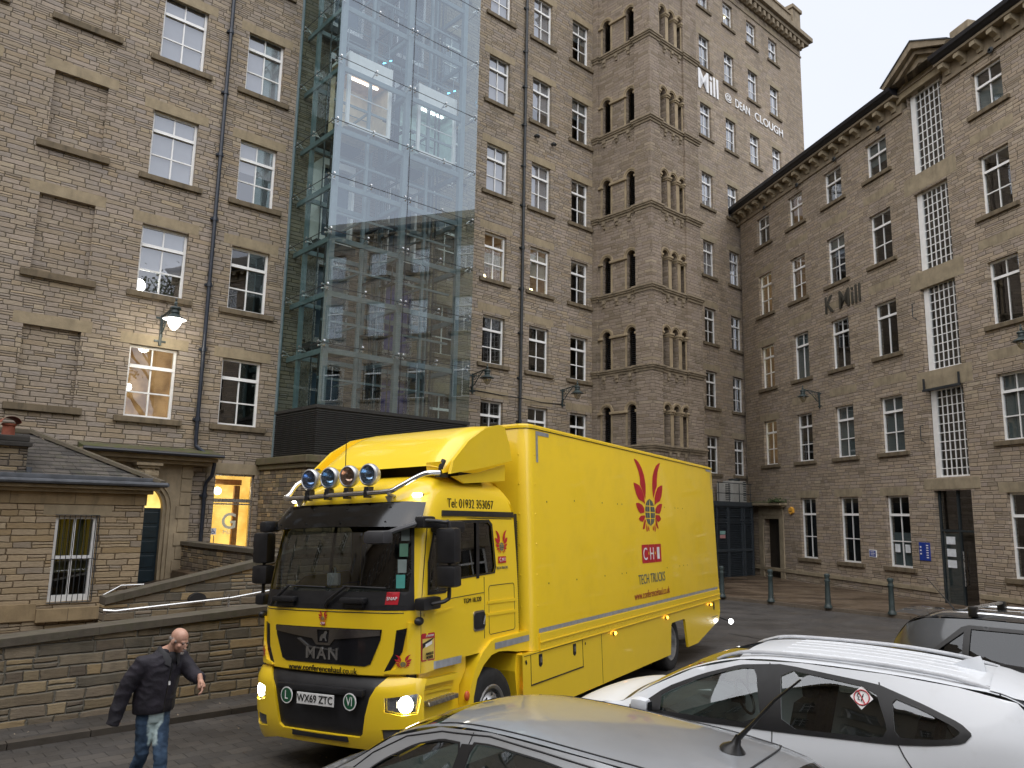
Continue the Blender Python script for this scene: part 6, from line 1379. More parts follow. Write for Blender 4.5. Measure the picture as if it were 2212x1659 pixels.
# --- wheels
def wheel(x, y, R_=.50, s=1, dual=False):
    Mx = Matrix.Rotation(s*pi/2, 4, 'Y'); t = MB(); t.lathe([(.30, -.14), (.40, -.15), (.47, -.145), (.495, -.11), (.5, -.05), (.5, .05), (.495, .11), (.47, .14), (.40, .15), (.30, .13), (.285, .10)], (x, y, R_), 48, Mx); t = t.build('wheel', RB, LY, smooth=True, auto=50)
    r = MB()
    if not dual: r.lathe([(.30, .12), (.315, .135), (.30, .145), (.27, .13), (.255, .06), (.235, .05), (.225, .11), (.175, .15), (.17, .16), (.12, .165), (.11, .19), (.07, .20), (0, .20)], (x, y, R_), 40, Mx)
    else: r.lathe([(.30, .12), (.315, .135), (.30, .145), (.275, .13), (.265, .05), (.255, -.02), (.20, -.06), (.12, -.06), (.11, .02), (.06, .03), (0, .03)], (x, y, R_), 40, Mx)
    r.build('rim', WH_, t, smooth=True, auto=30)
    h = MB()
    for k in range(10):
        a = 2*pi*k/10; c = Mx.to_3x3() @ Vector((.205*cos(a), .205*sin(a), .137 if not dual else -.045)); h.lathe([(0, .002), (.022, .002)], Vector((x, y, R_))+c, 12, Mx)
        c = Mx.to_3x3() @ Vector((.145*cos(a+.3), .145*sin(a+.3), .16 if not dual else -.055)); 
        n_ = MB(); 
        h2 = Vector((x, y, R_))+c
        r2 = .014; h.lathe([(r2, 0), (r2, .03), (0, .035)], h2, 6, Mx)
    h.build('rim_holes', M['black'], t); return t
for s in (1, -1):
    wheel(s*1.0, 1.64, s=s); wheel(s*1.04, 8.20, s=s, dual=True); wheel(s*.70, 8.20, s=s, dual=True)
q = MB(); q.box(-.45, .45, .9, 10.9, .62, .88); q.box(-.9, .9, 1.5, 1.75, .42, .58); q.box(-.8, .8, 8.05, 8.35, .4, .6); q.box(-.7, .7, .6, 2.1, .7, 1.2); q.build('chassis', M['black'], LY)
# --- box body
BX, BY0, BY1, BZ0, BZ1 = 1.275, 2.42, 11.50, 1.09, 4.08
def rect_plan(x, y0, y1, r): 
    o = []
    for cx, cy, a0 in ((x-r, y0+r, -pi/2), (x-.02, y1-.02, 0), (-x+.02, y1-.02, pi/2), (-x+r, y0+r, pi)):
        rr = r if cy < 5 else .02
        for i in range(7): a = a0+pi/2*i/6; o.append((cx+rr*cos(a), cy+rr*sin(a)))
    return o
pl_ = rect_plan(BX, BY0, BY1, .17); bx = MB(); n = len(pl_)
lev = [(BZ0, 0), (BZ1-.05, 0), (BZ1-.015, .012), (BZ1, .05)]
for z, ins in lev:
    for p in pl_: bx.v.append((p[0]*(1-ins/BX), p[1]+(ins if p[1] < 5 else -ins), z))
for i in range(len(lev)-1):
    for k in range(n): bx.f.append((i*n+k, i*n+(k+1) % n, (i+1)*n+(k+1) % n, (i+1)*n+k)); bx.mi.append(0)
bx.f += [tuple(range(n))[::-1], tuple((len(lev)-1)*n+k for k in range(n))]; bx.mi += [0, 0]
bo_ = bx.build('box_body', YB, LY, smooth=True, auto=30)
q = MB(); pr_ = rect_plan(BX+.012, BY0-.012, BY1+.01, .182)
for (z0, z1) in ((4.012, 4.045),):
    for k in range(n): a, b = pr_[k], pr_[(k+1) % n]; q.quad((*a, z0), (*b, z0), (*b, z1), (*a, z1)); q.quad((*a, z0), (*b, z0), (b[0]*.99, b[1]*.999+.004, z0), (a[0]*.99, a[1]*.999+.004, z0))
q.build('roof_rail', YE, bo_)
q = MB()
for k in range(n):
    a, b = pr_[k], pr_[(k+1) % n]; q.quad((a[0]*.996, a[1]+.004, 4.003), (b[0]*.996, b[1]+.004, 4.003), (b[0]*.996, b[1]+.004, 4.012), (a[0]*.996, a[1]+.004, 4.012))
q.build('rail_shadow_gap', M['black'], bo_)
rv = MB()
def rivet(x, y, z, ax='x', s=1, r=.014):
    Mx = Matrix.Rotation(s*pi/2, 4, 'Y') if ax == 'x' else Matrix.Rotation(pi/2, 4, 'X')
    rv.lathe([(r, 0), (r*.8, r*.45), (0, r*.6)], (x, y, z), 8, Mx)
y = 2.75
while y < 11.4: rivet(BX+.012, y, 4.03); y += .36
for x in (-1.0, -.5, 0, .5, .95): rivet(x, BY0-.012, 4.03, 'y')
for k in range(8): z = 1.25+k*.40; rivet(BX, 2.62, z); rivet(1.13, BY0+.002, z, 'y')
for k in range(48): y = 2.72+k*.183; rivet(BX+.022, y, 1.155+.0, r=.010); rivet(BX+.022, y+.09, 1.225 if k % 2 else 1.10, r=.008)
for s in (1,):
    for k in range(16): y = 2.8+k*.56; rivet(BX+.022, y, 1.12, r=.008)
rv.build('rivets', YE, bo_, smooth=True)
q = MB(); q.bbox(BX, BX+.02, 2.62, 11.45, 1.07, 1.295, .006); q.bbox(BX+.02, BX+.032, 2.62, 11.45, 1.175, 1.195, .004); q.bbox(BX+.02, BX+.03, 2.62, 11.45, 1.075, 1.09, .004); q.bbox(-BX-.02, -BX, 2.62, 11.45, 1.07, 1.295, .006); q.build('floor_rail', YE, bo_)
for s in (1, -1):
    q = MB(); X = s*(BX+.004); q.quad((X, 2.63, 1.30), (X, 11.34, 1.30), (X, 11.34, 1.355), (X, 2.63, 1.355)); q.build('reflective_tape', RF, bo_)
    q = MB(); q.quad((X, 2.66, 3.93), (X, 3.06, 3.93), (X, 3.06, 3.985), (X, 2.66, 3.985)); q.quad((X, 2.66, 3.55), (X, 2.72, 3.55), (X, 2.72, 3.93), (X, 2.66, 3.93)); q.build('corner_tape', RF, bo_)
    q = MB(); q.quad((X, 11.0, 3.95), (X, 11.40, 3.95), (X, 11.40, 4.0), (X, 11.0, 4.0)); q.quad((X, 11.36, 3.55), (X, 11.40, 3.55), (X, 11.40, 3.95), (X, 11.36, 3.95)); q.build('corner_tape', RF, bo_)
hol = MB()
for (y, z) in ((2.95, 3.02), (3.85, 3.06), (4.9, 3.06), (5.55, 3.06), (5.75, 3.06), (7.95, 3.06), (8.6, 3.06), (8.8, 3.06), (9.1, 3.06), (2.95, 1.92), (3.85, 1.92), (4.9, 1.92), (5.62, 1.92), (5.82, 1.92), (7.92, 1.92), (8.7, 1.92), (8.95, 1.92), (9.2, 1.92)): hol.lathe([(0, .003), (.014, .003)], (BX, y, z), 8, Matrix.Rotation(pi/2, 4, 'Y'))
hol.build('plug_holes', M['black'], bo_)
wings(bo_, lambda a, b: Vector((BX+.004, 7.13+a, 2.95+b)))
q = MB()
for k in range(3): q.quad((BX+.004, 6.60+k*.345, 2.045), (BX+.004, 6.60+k*.345+.335, 2.045), (BX+.004, 6.60+k*.345+.335, 2.37), (BX+.004, 6.60+k*.345, 2.37))
q = q.build('red_block', RT, bo_)
for k, ch_ in enumerate('CHI'): 
    word(q, ch_, 0, 0, .215, (.20, .19, .13)[k], WV, name='block_letter', ext=.001).matrix_local = facing(BX+.006, 6.60+k*.345+.167, 2.207, '+x')
q2 = MB()
for k in (1, 2): q2.lathe([(0, .003), (.028, .003)], (BX+.004, 6.595+k*.345, 2.21), 14, Matrix.Rotation(pi/2, 4, 'Y'))
q2.build('block_dots', YE, bo_)
word(bo_, 'TECH TRUCKS', 0, 0, .165, 1.40, GG, name='lettering', ext=.001, bold=.0).matrix_local = facing(BX+.006, 7.07, 1.775, '+x')
word(bo_, 'www.conferencehaul.co.uk', 0, 0, .13, 1.86, plain('dark_red_vinyl', (.30,.03,.03), .4), name='web_address', ext=.001, bold=.0).matrix_local = facing(BX+.006, 7.07, 1.515, '+x')
# side skirt
for s in (1, -1):
    sk = [(2.16, .34), (7.86, .34), (7.97, .86), (8.02, .895), (8.78, .895), (8.83, .86), (8.95, .34), (9.60, .34), (11.26, .63), (11.42, .80), (11.42, 1.072), (2.63, 1.072), (2.60, 1.085), (2.16, 1.085)]
    q = MB(); q.prism(sk, s*1.235, s*1.282, 'yz'); sko = q.build('side_skirt', YE, LY)
    q = MB(); q.quad((s*.7, 2.16, .34), (s*1.282, 2.16, .34), (s*1.282, 2.16, 1.085), (s*.7, 2.16, 1.085)); q.quad((s*.7, 2.16, 1.086), (s*1.282, 2.16, 1.086), (s*1.282, 2.64, 1.086), (s*.7, 2.64, 1.086)); q.build('skirt_front', YE, sko)
    g = MB(); X = s*1.284
    for a in ((2.37, 2.38, .70, 1.065), (3.955, 3.965, .70, 1.065)): g.box(X-.002, X+.002, *a)
    g.box(X-.003, X+.006, 2.37, 3.965, .685, .70); g.box(X-.002, X+.002, 2.2, 2.36+1.6, 1.062, 1.068); g.box(X-.002, X+.002, 4.65, 4.656, .35, 1.06); g.box(X-.002, X+.002, 10.72, 11.2, .735, .745); g.build('locker_gaps', M['black'], sko)
    for y in (2.64, 3.68, 10.93):
        l = MB(); z = .965; l.prism([(y-.045, z+.075), (y+.045, z+.075), (y+.045, z-.06), (y, z-.085), (y-.045, z-.06)], X-.003, X+s*.006, 'yz'); lo = l.build('locker_catch', BK, sko); l = MB(); l.prism([(y-.022, z+.04), (y+.022, z+.04), (y+.022, z-.03), (y-.022, z-.03)], X, X+s*.012, 'yz'); l.build('catch_lever', CH, lo)
    for y in (5.14, 7.68, 10.61): m_ = MB(); m_.bbox(X-.01, X+.028 if s > 0 else X+.01, y-.028, y+.028, .995, 1.045, .01); mo = m_.build('marker_base', M['black'], sko); bm = bmesh.new(); bmesh.ops.create_uvsphere(bm, u_segments=10, v_segments=8, radius=.028); MB().bm(bm, Matrix.Translation((X+s*.026, y, 1.025))).build('lit_marker', ORL, mo, smooth=True)
    for y, z in ((2.25, .98), (4.05, 1.0), (2.24, 1.0)): l = MB(); l.lathe([(0, .004), (.02, .004)], (X, y, z), 10, Matrix.Rotation(s*pi/2, 4, 'Y')); l.build('skirt_hole', M['black'], sko)
q = MB(); q.tube([(1.2, 11.4, .70), (1.42, 11.62, .58)], .018, 6); bm = bmesh.new(); q.build('lamp_stalk', BK, LY); bmesh.ops.create_uvsphere(bm, u_segments=12, v_segments=8, radius=.055); MB().bm(bm, Matrix.Translation((1.45, 11.65, .57))).build('outline_lamp', emis('outline_white', (1, 1, .95), 8), LY, smooth=True)
q = MB(); q.bbox(-1.2, 1.2, 11.36, 11.5, .62, .78, .02); q.build('rear_bar', BK, LY)
q = MB(); q.box(-1.27, 1.27, 7.5, 9.1, .9, 1.09); q.build('wheel_housing', M['black'], LY)

# ================================================================ CARS  (local: x forward, y to the car's left, z up)
def soft(P, n=2):
    for _ in range(n): P = [q for a, b in zip(P, P[1:]+P[:1]) for q in ((a[0]*.86+b[0]*.14, a[1]*.86+b[1]*.14), (a[0]*.14+b[0]*.86, a[1]*.14+b[1]*.86))]
    return P
class Car:
    """body from tables: sill/belt/rail heights and half-widths along x"""
    def __init__(s, M_, lab, belt, rail, wid, yr, crown, name='car', cat='car'):
        s.o = thing(name, lab, cat, M_); s.belt, s.rail, s.wid, s.yr, s.crown = belt, rail, wid, yr, crown
    def side(s, x, z, sg=1):
        zb, zr, wb, yr = sm(x, s.belt), sm(x, s.rail), sm(x, s.wid), sm(x, s.yr)
        if z <= zb:
            t = (zb-z)/max(zb-.2, .1); y = wb+.045*sin(min(1, t*1.6)*pi)*.9-.10*max(0, t-.62)**1.2
        else:
            t = (z-zb)/max(zr-zb, .02); t = min(t, 1.05); y = wb+(yr-wb)*(t**1.25)
        return Vector((x, sg*y, z))
    def top(s, x, a):
        yr, zr = sm(x, s.yr), sm(x, s.rail); return Vector((x, a*yr, zr+sm(x, s.crown)*(1-abs(a)**2.6)))
    def side_panel(s, name, outer, holes, mat, off=0., step=.07, sg=1, thick=0, par=None):
        f = lambda a, b: s.side(a, b, sg); o, h = outer, holes
        # patch() takes the outward side from da x db : for +y that is -y, so flip the offset
        return patch(f, o, h, step, -off*sg, -thick*sg).build(name, mat, par or s.o, smooth=True, auto=32)
    def top_panel(s, name, x0, x1, mat, a0=-1., a1=1., off=0., nx=14, na=14, par=None, f=None):
        m = MB(); g = (lambda x, a: s.top(x, a)+Vector((0, 0, off))); xs = [x0+(x1-x0)*i/nx for i in range(nx+1)]; As = [a0+(a1-a0)*i/na for i in range(na+1)]
        m.grid(g, xs, As); return m.build(name, mat, par or s.o, smooth=True, auto=35)
def ln(car, pts, r=.004, sg=1, name='panel_gap', top=False, mat=None):
    pts = [(a[0]+(b[0]-a[0])*k/6, a[1]+(b[1]-a[1])*k/6) for a, b in zip(pts, pts[1:]) for k in range(6)]+[pts[-1]]; q = MB(); P = [(car.top(*p) if top else car.side(*p, sg)) for p in pts]; q.tube(P, r, 5); return q.build(name, mat or M['black'], car.o)
CG = glassy('car_glass', .06, (.50,.56,.54), fres=1.5, wavy=.01); CGD = glassy('car_glass_dark', .04, (.10,.11,.11), fres=1.2)
def carpaint(name, col, metal, rough=.3, dirt=.2, dcol=(.25,.23,.2), coat=1.):
    t = NT(name); o = t.obj(); n = t.mth('MULTIPLY', t.step(t.noise(o, 6., 5, .7), .5, .85), dirt)
    c = t.mix(n, col, dcol); return t.bsdf(c, t.mth('MULTIPLY_ADD', t.noise(o, 4., 4), .16, rough-.08), metal, coat=coat, coatr=.05, bump=t.noise(o, 55., 3), bs=.015, bd=.002)
SILV = carpaint('silver_paint', (.36,.375,.395), .45, .34); WHT = carpaint('white_paint_car', (.70,.725,.76), .0, .42, dirt=.14, coat=.45); GRY = carpaint('dark_grey_paint', (.038,.042,.048), .3, .4, dirt=.15, dcol=(.12,.12,.12))
TRIM = plain('black_trim', (.012,.012,.013), .35); SEAT = plain('car_seat', (.05,.052,.055), .9, var=.3); DASH = plain('car_dash', (.10,.115,.115), .55, var=.2)
def interior(c, x0, x1, w_, zf, seats, zs=1.0, lhd=-1):
    q = MB(); q.box(x0-.4, x1+.5, -w_, w_, .3, .42); q.build('floor', M['dark'], c.o)
    for sx, sy in seats:
        q = MB(); q.bbox(sx-.02, sx+.46, sy-.23, sy+.23, .48, .62, .05); q.prism([(sx-.02, .55), (sx+.12, .55), (sx-.04, zs+.12), (sx-.17, zs+.12)], sy-.22, sy+.22, 'xz'); q.bbox(sx-.19, sx-.08, sy-.13, sy+.13, zs+.15, zs+.33, .04); q.build('seat', SEAT, c.o, smooth=True, auto=40)
def cwheel(c, x, y, r=.33):
    s = 1 if y > 0 else -1; Mx = Matrix.Rotation(s*pi/2, 4, 'X').inverted(); q = MB(); q.lathe([(.21, -.1), (.30, -.1), (r-.01, -.08), (r, -.03), (r, .05), (r-.01, .09), (.27, .10), (.22, .08)], (x, y-s*.1, r), 32, Mx); w_ = q.build('wheel', RB, c.o, smooth=True)
    q = MB(); q.lathe([(.22, .08), (.2, .06), (.05, .09), (0, .09)], (x, y-s*.1, r), 28, Mx); q.build('rim', WH_, w_, smooth=True)
def CM(cx, cy, az, fwd=True):
    a = rad(90-az); return Matrix.Translation((cx, cy, 0)) @ Matrix.Rotation(a, 4, 'Z')

# ---------------------------------------------------------------- silver hatchback in the foreground
c1 = Car(CM(.36, 5.80, 308), 'silver hatchback with a black whip aerial on its roof, nearest of the cars', 
    belt=[(-2.0, .86), (-1.6, .96), (-1.0, .98), (0, .94), (.9, .92), (1.4, .88), (2.15, .62)], rail=[(-2.0, .90), (-1.9, 1.10), (-1.62, 1.33), (-1.25, 1.405), (-.7, 1.435), (.1, 1.45), (.55, 1.41), (.98, 1.28), (1.30, 1.08), (1.50, .97), (1.8, .86), (2.15, .66)],
    wid=[(-2.0, .68), (-1.7, .80), (-1.0, .835), (0, .845), (1.2, .83), (1.8, .78), (2.15, .62)], yr=[(-2.0, .62), (-1.7, .60), (-1.3, .60), (-.6, .605), (.2, .60), (.9, .61), (1.4, .70), (1.8, .72), (2.15, .60)],
    crown=[(-2.0, .02), (-1.6, .06), (-1.0, .075), (0, .075), (.7, .07), (1.2, .05), (1.8, .06), (2.15, .03)])
w1 = soft([(.33, .98), (.31, 1.345), (.50, 1.335), (.72, 1.27), (.97, 1.14), (1.22, .955), (.8, .95)], 1)
w2 = soft([(-1.22, 1.04), (-1.12, 1.20), (-.90, 1.31), (-.40, 1.365), (.05, 1.378), (.21, 1.365), (.23, .99)], 1)
for sg in (1, -1):
    sil = [(-1.95, .30), (-1.55, .28), (1.8, .28), (2.13, .38), (2.15, .64), (1.8, .855), (1.50, .965), (1.30, 1.07), (.98, 1.272), (.55, 1.405), (.1, 1.446), (-.7, 1.43), (-1.25, 1.40), (-1.62, 1.325), (-1.9, 1.09), (-2.0, .88)]
    c1.side_panel('side_panel', sil, [w1, w2], SILV, sg=sg)
    for w_ in (w1, w2): c1.side_panel('side_window', w_, [], CG, sg=sg, off=-.012)
    for w_ in (w1, w2):
        cx, cz = sum(p[0] for p in w_)/len(w_), sum(p[1] for p in w_)/len(w_); c1.side_panel('window_seal', [(cx+(x-cx)*1.035, cz+(z-cz)*1.07) for x, z in w_], [w_], TRIM, off=.004, sg=sg)
    c1.side_panel('door_pillar', [(.235, 1.0), (.325, 1.0), (.305, 1.35), (.215, 1.36)], [], TRIM, off=.006, sg=sg)
    ln(c1, [(.28, .4), (.28, .9), (.27, 1.2), (.24, 1.425)], sg=sg); ln(c1, [(-1.35, 1.0), (-1.25, 1.25), (-.95, 1.385), (-.32, 1.412), (.1, 1.425), (.52, 1.385), (.84, 1.30), (1.12, 1.15), (1.36, .95)], .006, sg=sg)
c1.top_panel('roof', -1.55, .60, SILV); c1.top_panel('windscreen', .60, 1.42, CG, a0=-.93, a1=.93, nx=10)
for a, b in ((-1, -.93), (.93, 1)): c1.top_panel('pillar', .60, 1.42, SILV, a0=a, a1=b, nx=10, na=2)
c1.top_panel('bonnet', 1.42, 2.15, SILV); c1.top_panel('tailgate', -2.0, -1.55, SILV)
c1.top_panel('rear_window', -1.86, -1.62, CGD, a0=-.85, a1=.85, off=.006, par=c1.o)
ln(c1, [(-1.47+.10*abs(a)**3, a) for a in [k/10-1 for k in range(21)]], .006, top=True)
for sg in (1, -1): ln(c1, [(x, sg*.93) for x in [-1.40+k*.1 for k in range(21)]], .0055, top=True, name='roof_seam')
m = MB(); m.quad((-2.0, -.6, .3), (-2.0, .6, .3), (-2.0, .6, .9), (-2.0, -.6, .9)); m.quad((2.14, -.6, .3), (2.14, .6, .3), (2.15, .6, .66), (2.15, -.6, .66)); m.build('end_panel', SILV, c1.o)
for sg in (1, -1):
    c1.side_panel('tail_lamp', [(-1.93, .80), (-1.72, .82), (-1.66, .95), (-1.72, 1.08), (-1.86, 1.04)], [], plain('tail_lamp_red', (.28,.01,.01), .15), off=.008, sg=sg)
    q = MB(); q.bbox(1.02, 1.18, sg*.88-.02 if sg > 0 else sg*.88-.16, sg*.88+.16 if sg > 0 else sg*.88+.02, .95, 1.10, .04); q.build('door_mirror', SILV, c1.o, smooth=True)
    for x in (-1.25, 1.3): cwheel(c1, x, sg*.80)
bz = c1.top(-1.30, 0).z; q = MB(); q.lathe([(.085, -.005), (.075, .012), (.03, .05), (.018, .10)], (-1.30, 0, bz), 14, Matrix.Rotation(-.35, 4, 'Y')); q.tube([(-1.325, 0, bz+.07), (-1.42, .0, bz+.17), (-1.56, .0, bz+.33), (-1.72, .0, bz+.47)], [.018, .012, .008, .006], 8); q.build('whip_aerial', TRIM, c1.o, smooth=True)
interior(c1, -1.3, 1.0, .7, .4, [(-.25, .36), (-.25, -.36), (-1.1, .32), (-1.1, -.32)]); q = MB(); q.prism([(.85, .7), (.92, .93), (1.15, .95), (1.35, .93), (1.35, .6)], -.68, .68, 'xz'); q.build('dashboard', DASH, c1.o)

# ---------------------------------------------------------------- white crossover
c2 = Car(CM(2.78, 7.95, 305), 'white crossover with silver roof rails, shark-fin aerial and a no-smoking sticker on the rear window',
    belt=[(-2.2, 1.02), (-1.9, 1.16), (-1.5, 1.14), (-1.0, 1.08), (-.2, 1.03), (.6, 1.0), (1.2, .98), (1.7, .92), (2.3, .74)],
    rail=[(-2.2, 1.06), (-2.08, 1.30), (-1.9, 1.50), (-1.5, 1.565), (-1.0, 1.60), (-.3, 1.61), (.25, 1.575), (.70, 1.45), (1.12, 1.24), (1.42, 1.06), (1.65, 1.02), (2.0, .93), (2.3, .77)],
    wid=[(-2.2, .70), (-1.9, .84), (-1.4, .895), (-.6, .90), (.3, .90), (1.2, .89), (1.8, .85), (2.3, .66)], yr=[(-2.2, .68), (-1.9, .67), (-1.4, .68), (-.5, .70), (.3, .695), (.9, .72), (1.4, .78), (1.8, .79), (2.3, .64)],
    crown=[(-2.2, .03), (-1.8, .045), (-1.0, .06), (0, .06), (.7, .05), (1.2, .05), (1.7, .08), (2.3, .04)])
v1 = soft([(.02, 1.075), (.10, 1.515), (.25, 1.50), (.58, 1.385), (.92, 1.22), (1.18, 1.04)], 1); v2 = soft([(-.96, 1.125), (-1.0, 1.20), (-.90, 1.475), (-.12, 1.545), (-.16, 1.08)], 1); v3 = soft([(-1.06, 1.15), (-1.03, 1.43), (-1.25, 1.37), (-1.46, 1.29), (-1.52, 1.25), (-1.46, 1.20), (-1.3, 1.17)], 1)
for sg in (1, -1):
    sil = [(-2.15, .38), (-1.7, .32), (1.9, .32), (2.28, .45), (2.3, .76), (2.0, .925), (1.65, 1.015), (1.42, 1.055), (1.12, 1.232), (.70, 1.443), (.25, 1.568), (-.3, 1.605), (-1.0, 1.595), (-1.5, 1.56), (-1.9, 1.495), (-2.08, 1.295), (-2.2, 1.05)]
    c2.side_panel('side_panel', sil, [v1, v2, v3], WHT, sg=sg, step=.06)
    for v_ in (v1, v2, v3): c2.side_panel('side_window', v_, [], CG, sg=sg, off=-.012)
    fr_o = soft([(-1.02, 1.09), (-.25, 1.045), (.6, 1.01), (1.30, .99), (.96, 1.245), (.60, 1.41), (.25, 1.528), (.08, 1.552), (-.14, 1.578), (-.92, 1.515), (-1.05, 1.475), (-1.28, 1.405), (-1.52, 1.315), (-1.60, 1.25), (-1.54, 1.18), (-1.32, 1.13)], 1)
    c2.side_panel('window_surround', fr_o, [v1, v2, v3], TRIM, off=.006, sg=sg, step=.05)
    ln(c2, [(-.08, .45), (-.08, .8), (-.075, 1.05), (-.02, 1.575)], .005, sg=sg); ln(c2, [(-1.35, .45), (-1.28, .8), (-1.12, 1.02), (-.98, 1.28), (-.93, 1.53)], .006, sg=sg)
    q = MB(); q.bbox(1.03, 1.22, min(sg*.93, sg*1.08), max(sg*.93, sg*1.08), 1.03, 1.17, .07); mi = q.build('door_mirror', WHT, c2.o, smooth=True); q = MB(); q.bbox(1.18, 1.225, min(sg*.97, sg*1.05), max(sg*.97, sg*1.05), 1.06, 1.10, .01); q.build('indicator', CH, mi, smooth=True); MB().box(1.024, 1.032, min(sg*.97, sg*1.05), max(sg*.97, sg*1.05), 1.06, 1.14).build('mirror_glass', BKG, mi)
    c2.side_panel('mirror_corner', [(.98, 1.05), (1.20, 1.01), (.99, 1.19)], [], TRIM, off=.012, sg=sg)
    rp_ = [c2.top(x, sg*.88)+Vector((0, 0, h_)) for x, h_ in ((.50, .0), (.38, .022), (.1, .034), (-.8, .036), (-1.35, .034), (-1.58, .02), (-1.72, .0))]; q = MB(); q.tube(smooth_path(rp_, 4), .017, 8); q.build('roof_rail', plain('silver_rail', (.50,.51,.53), .45, .4), c2.o, smooth=True)
    for x in (-1.25, 1.4): cwheel(c2, x, sg*.84, .35)
c2.top_panel('roof', -1.80, .28, WHT, nx=20, na=22)
q = MB()
for a in (-.60, -.36, -.12, .12, .36, .60): q.tube([c2.top(x, a)-Vector((0, 0, .004)) for x in [-1.55+k*.15 for k in range(11)]], .009, 6)
q.build('roof_ribs', WHT, c2.o, smooth=True)
c2.top_panel('windscreen', .28, 1.34, CG, a0=-.93, a1=.93); [c2.top_panel('pillar', .28, 1.34, WHT, a0=a, a1=b, na=2) for a, b in ((-1, -.93), (.93, 1))]
c2.top_panel('bonnet', 1.42, 2.3, WHT); c2.top_panel('scuttle', 1.34, 1.42, TRIM, nx=2); c2.top_panel('tailgate', -2.2, -1.80, WHT); c2.top_panel('rear_window', -2.10, -1.90, CGD, a0=-.86, a1=.86, off=.006)
sp = MB(); sp.grid(lambda x, a: c2.top(max(x, -1.9), a*.97)+Vector(((x+1.9) if x < -1.9 else 0, 0, .012)), [-2.12+.08*k for k in range(6)], [k/8-1 for k in range(17)]); sp.build('rear_spoiler', WHT, c2.o, smooth=True)
ln(c2, [(-1.79, a) for a in [k/10-1 for k in range(21)]], .006, top=True); [ln(c2, [(x, sg*.80) for x in [-1.75+k*.15 for k in range(14)]], .005, top=True, name='roof_seam') for sg in (1, -1)]
m = MB(); m.quad((-2.18, -.66, .35), (-2.18, .66, .35), (-2.2, .66, 1.06), (-2.2, -.66, 1.06)); m.quad((2.28, -.62, .35), (2.28, .62, .35), (2.3, .62, .77), (2.3, -.62, .77)); m.build('end_panel', WHT, c2.o)
fz = c2.top(-1.55, 0).z; q = MB(); P = [(-1.38, 0), (-1.42, .035), (-1.50, .075), (-1.58, .105), (-1.62, .11), (-1.63, .05), (-1.66, 0)]
for (x, h) , (x2, h2) in zip(P, P[1:]): pass
q.add([(-1.36, 0, fz-.005), (-1.66, .045, fz-.012), (-1.66, -.045, fz-.012), (-1.50, .022, fz+.07), (-1.50, -.022, fz+.07), (-1.62, .006, fz+.115), (-1.62, -.006, fz+.115), (-1.645, .012, fz+.06), (-1.645, -.012, fz+.06)], [(0, 3, 1), (0, 2, 4), (0, 4, 3), (3, 5, 7, 1), (4, 2, 8, 6), (3, 4, 6, 5), (5, 6, 8, 7), (7, 8, 2, 1)]); q.build('shark_fin_aerial', WHT, c2.o, smooth=True, auto=50)
st_ = c2.side_panel('window_sticker', [(-.80, 1.31), (-.71, 1.40), (-.80, 1.49), (-.89, 1.40)], [], WV, off=.002, sg=1, step=.3)
def onside(car, x, z, off=.005, sg=1):
    p = car.side(x, z, sg); tx = (car.side(x+.01, z, sg)-car.side(x-.01, z, sg)).normalized(); tz = (car.side(x, z+.01, sg)-car.side(x, z-.01, sg)).normalized(); n = tz.cross(tx)*sg; n.normalize(); X = -tx*sg; 
    return Matrix(((X.x, tz.x, n.x, p.x+n.x*off), (X.y, tz.y, n.y, p.y+n.y*off), (X.z, tz.z, n.z, p.z+n.z*off), (0, 0, 0, 1)))
Mq = onside(c2, -.80, 1.40, .006); q = MB(); rr = [(.060*cos(2*pi*k/28), .060*sin(2*pi*k/28), 0) for k in range(29)]; q.tube([Mq @ Vector(p) for p in rr], .005, 5); q.tube([Mq @ Vector((-.03, .052, 0)), Mq @ Vector((.03, -.052, 0))], .005, 5); q.build('prohibition_ring', RT, st_)
q = MB(); q.tube([Mq @ Vector((-.002, -.03, 0)), Mq @ Vector((.012, .03, 0))], .004, 5); q.tube([Mq @ Vector(p) for p in ((-.012, .02, 0), (-.03, .03, 0), (-.035, .01, 0), (-.02, .0, 0), (-.03, -.018, 0), (-.012, -.02, 0))], .003, 5); q.build('cigarette_symbol', TX, st_)
interior(c2, -1.6, 1.0, .75, .4, [(-.15, .38), (-.15, -.38), (-1.15, .36), (-1.15, -.36)], zs=1.12); q = MB(); q.prism([(.70, .75), (.75, 1.00), (.95, 1.06), (1.4, 1.02), (1.4, .7)], -.78, .78, 'xz'); q.build('dashboard', DASH, c2.o)
q = MB(); q.lathe([(.175+.014*cos(k*pi/4), .014*sin(k*pi/4)) for k in range(9)], (.58, -.36, 1.02), 24, Matrix.Rotation(rad(-65), 4, 'Y')); q.box(.58, .72, -.38, -.34, .95, 1.02); q.build('steering_wheel', TRIM, c2.o, smooth=True)
q = MB(); q.quad((.85, -.1, 1.10), (.95, .05, 1.10), (.80, .02, 1.11), (.80, .01, 1.10)); q.build('ticket', M['paper'], c2.o); q = MB(); q.tube([(.42, 0, 1.40), (.43, .0, 1.26), (.425, .01, 1.18)], .012, 6); q.bbox(.38, .42, -.12, .12, 1.40, 1.47, .02); q.build('rear_view_mirror', TRIM, c2.o, smooth=True)

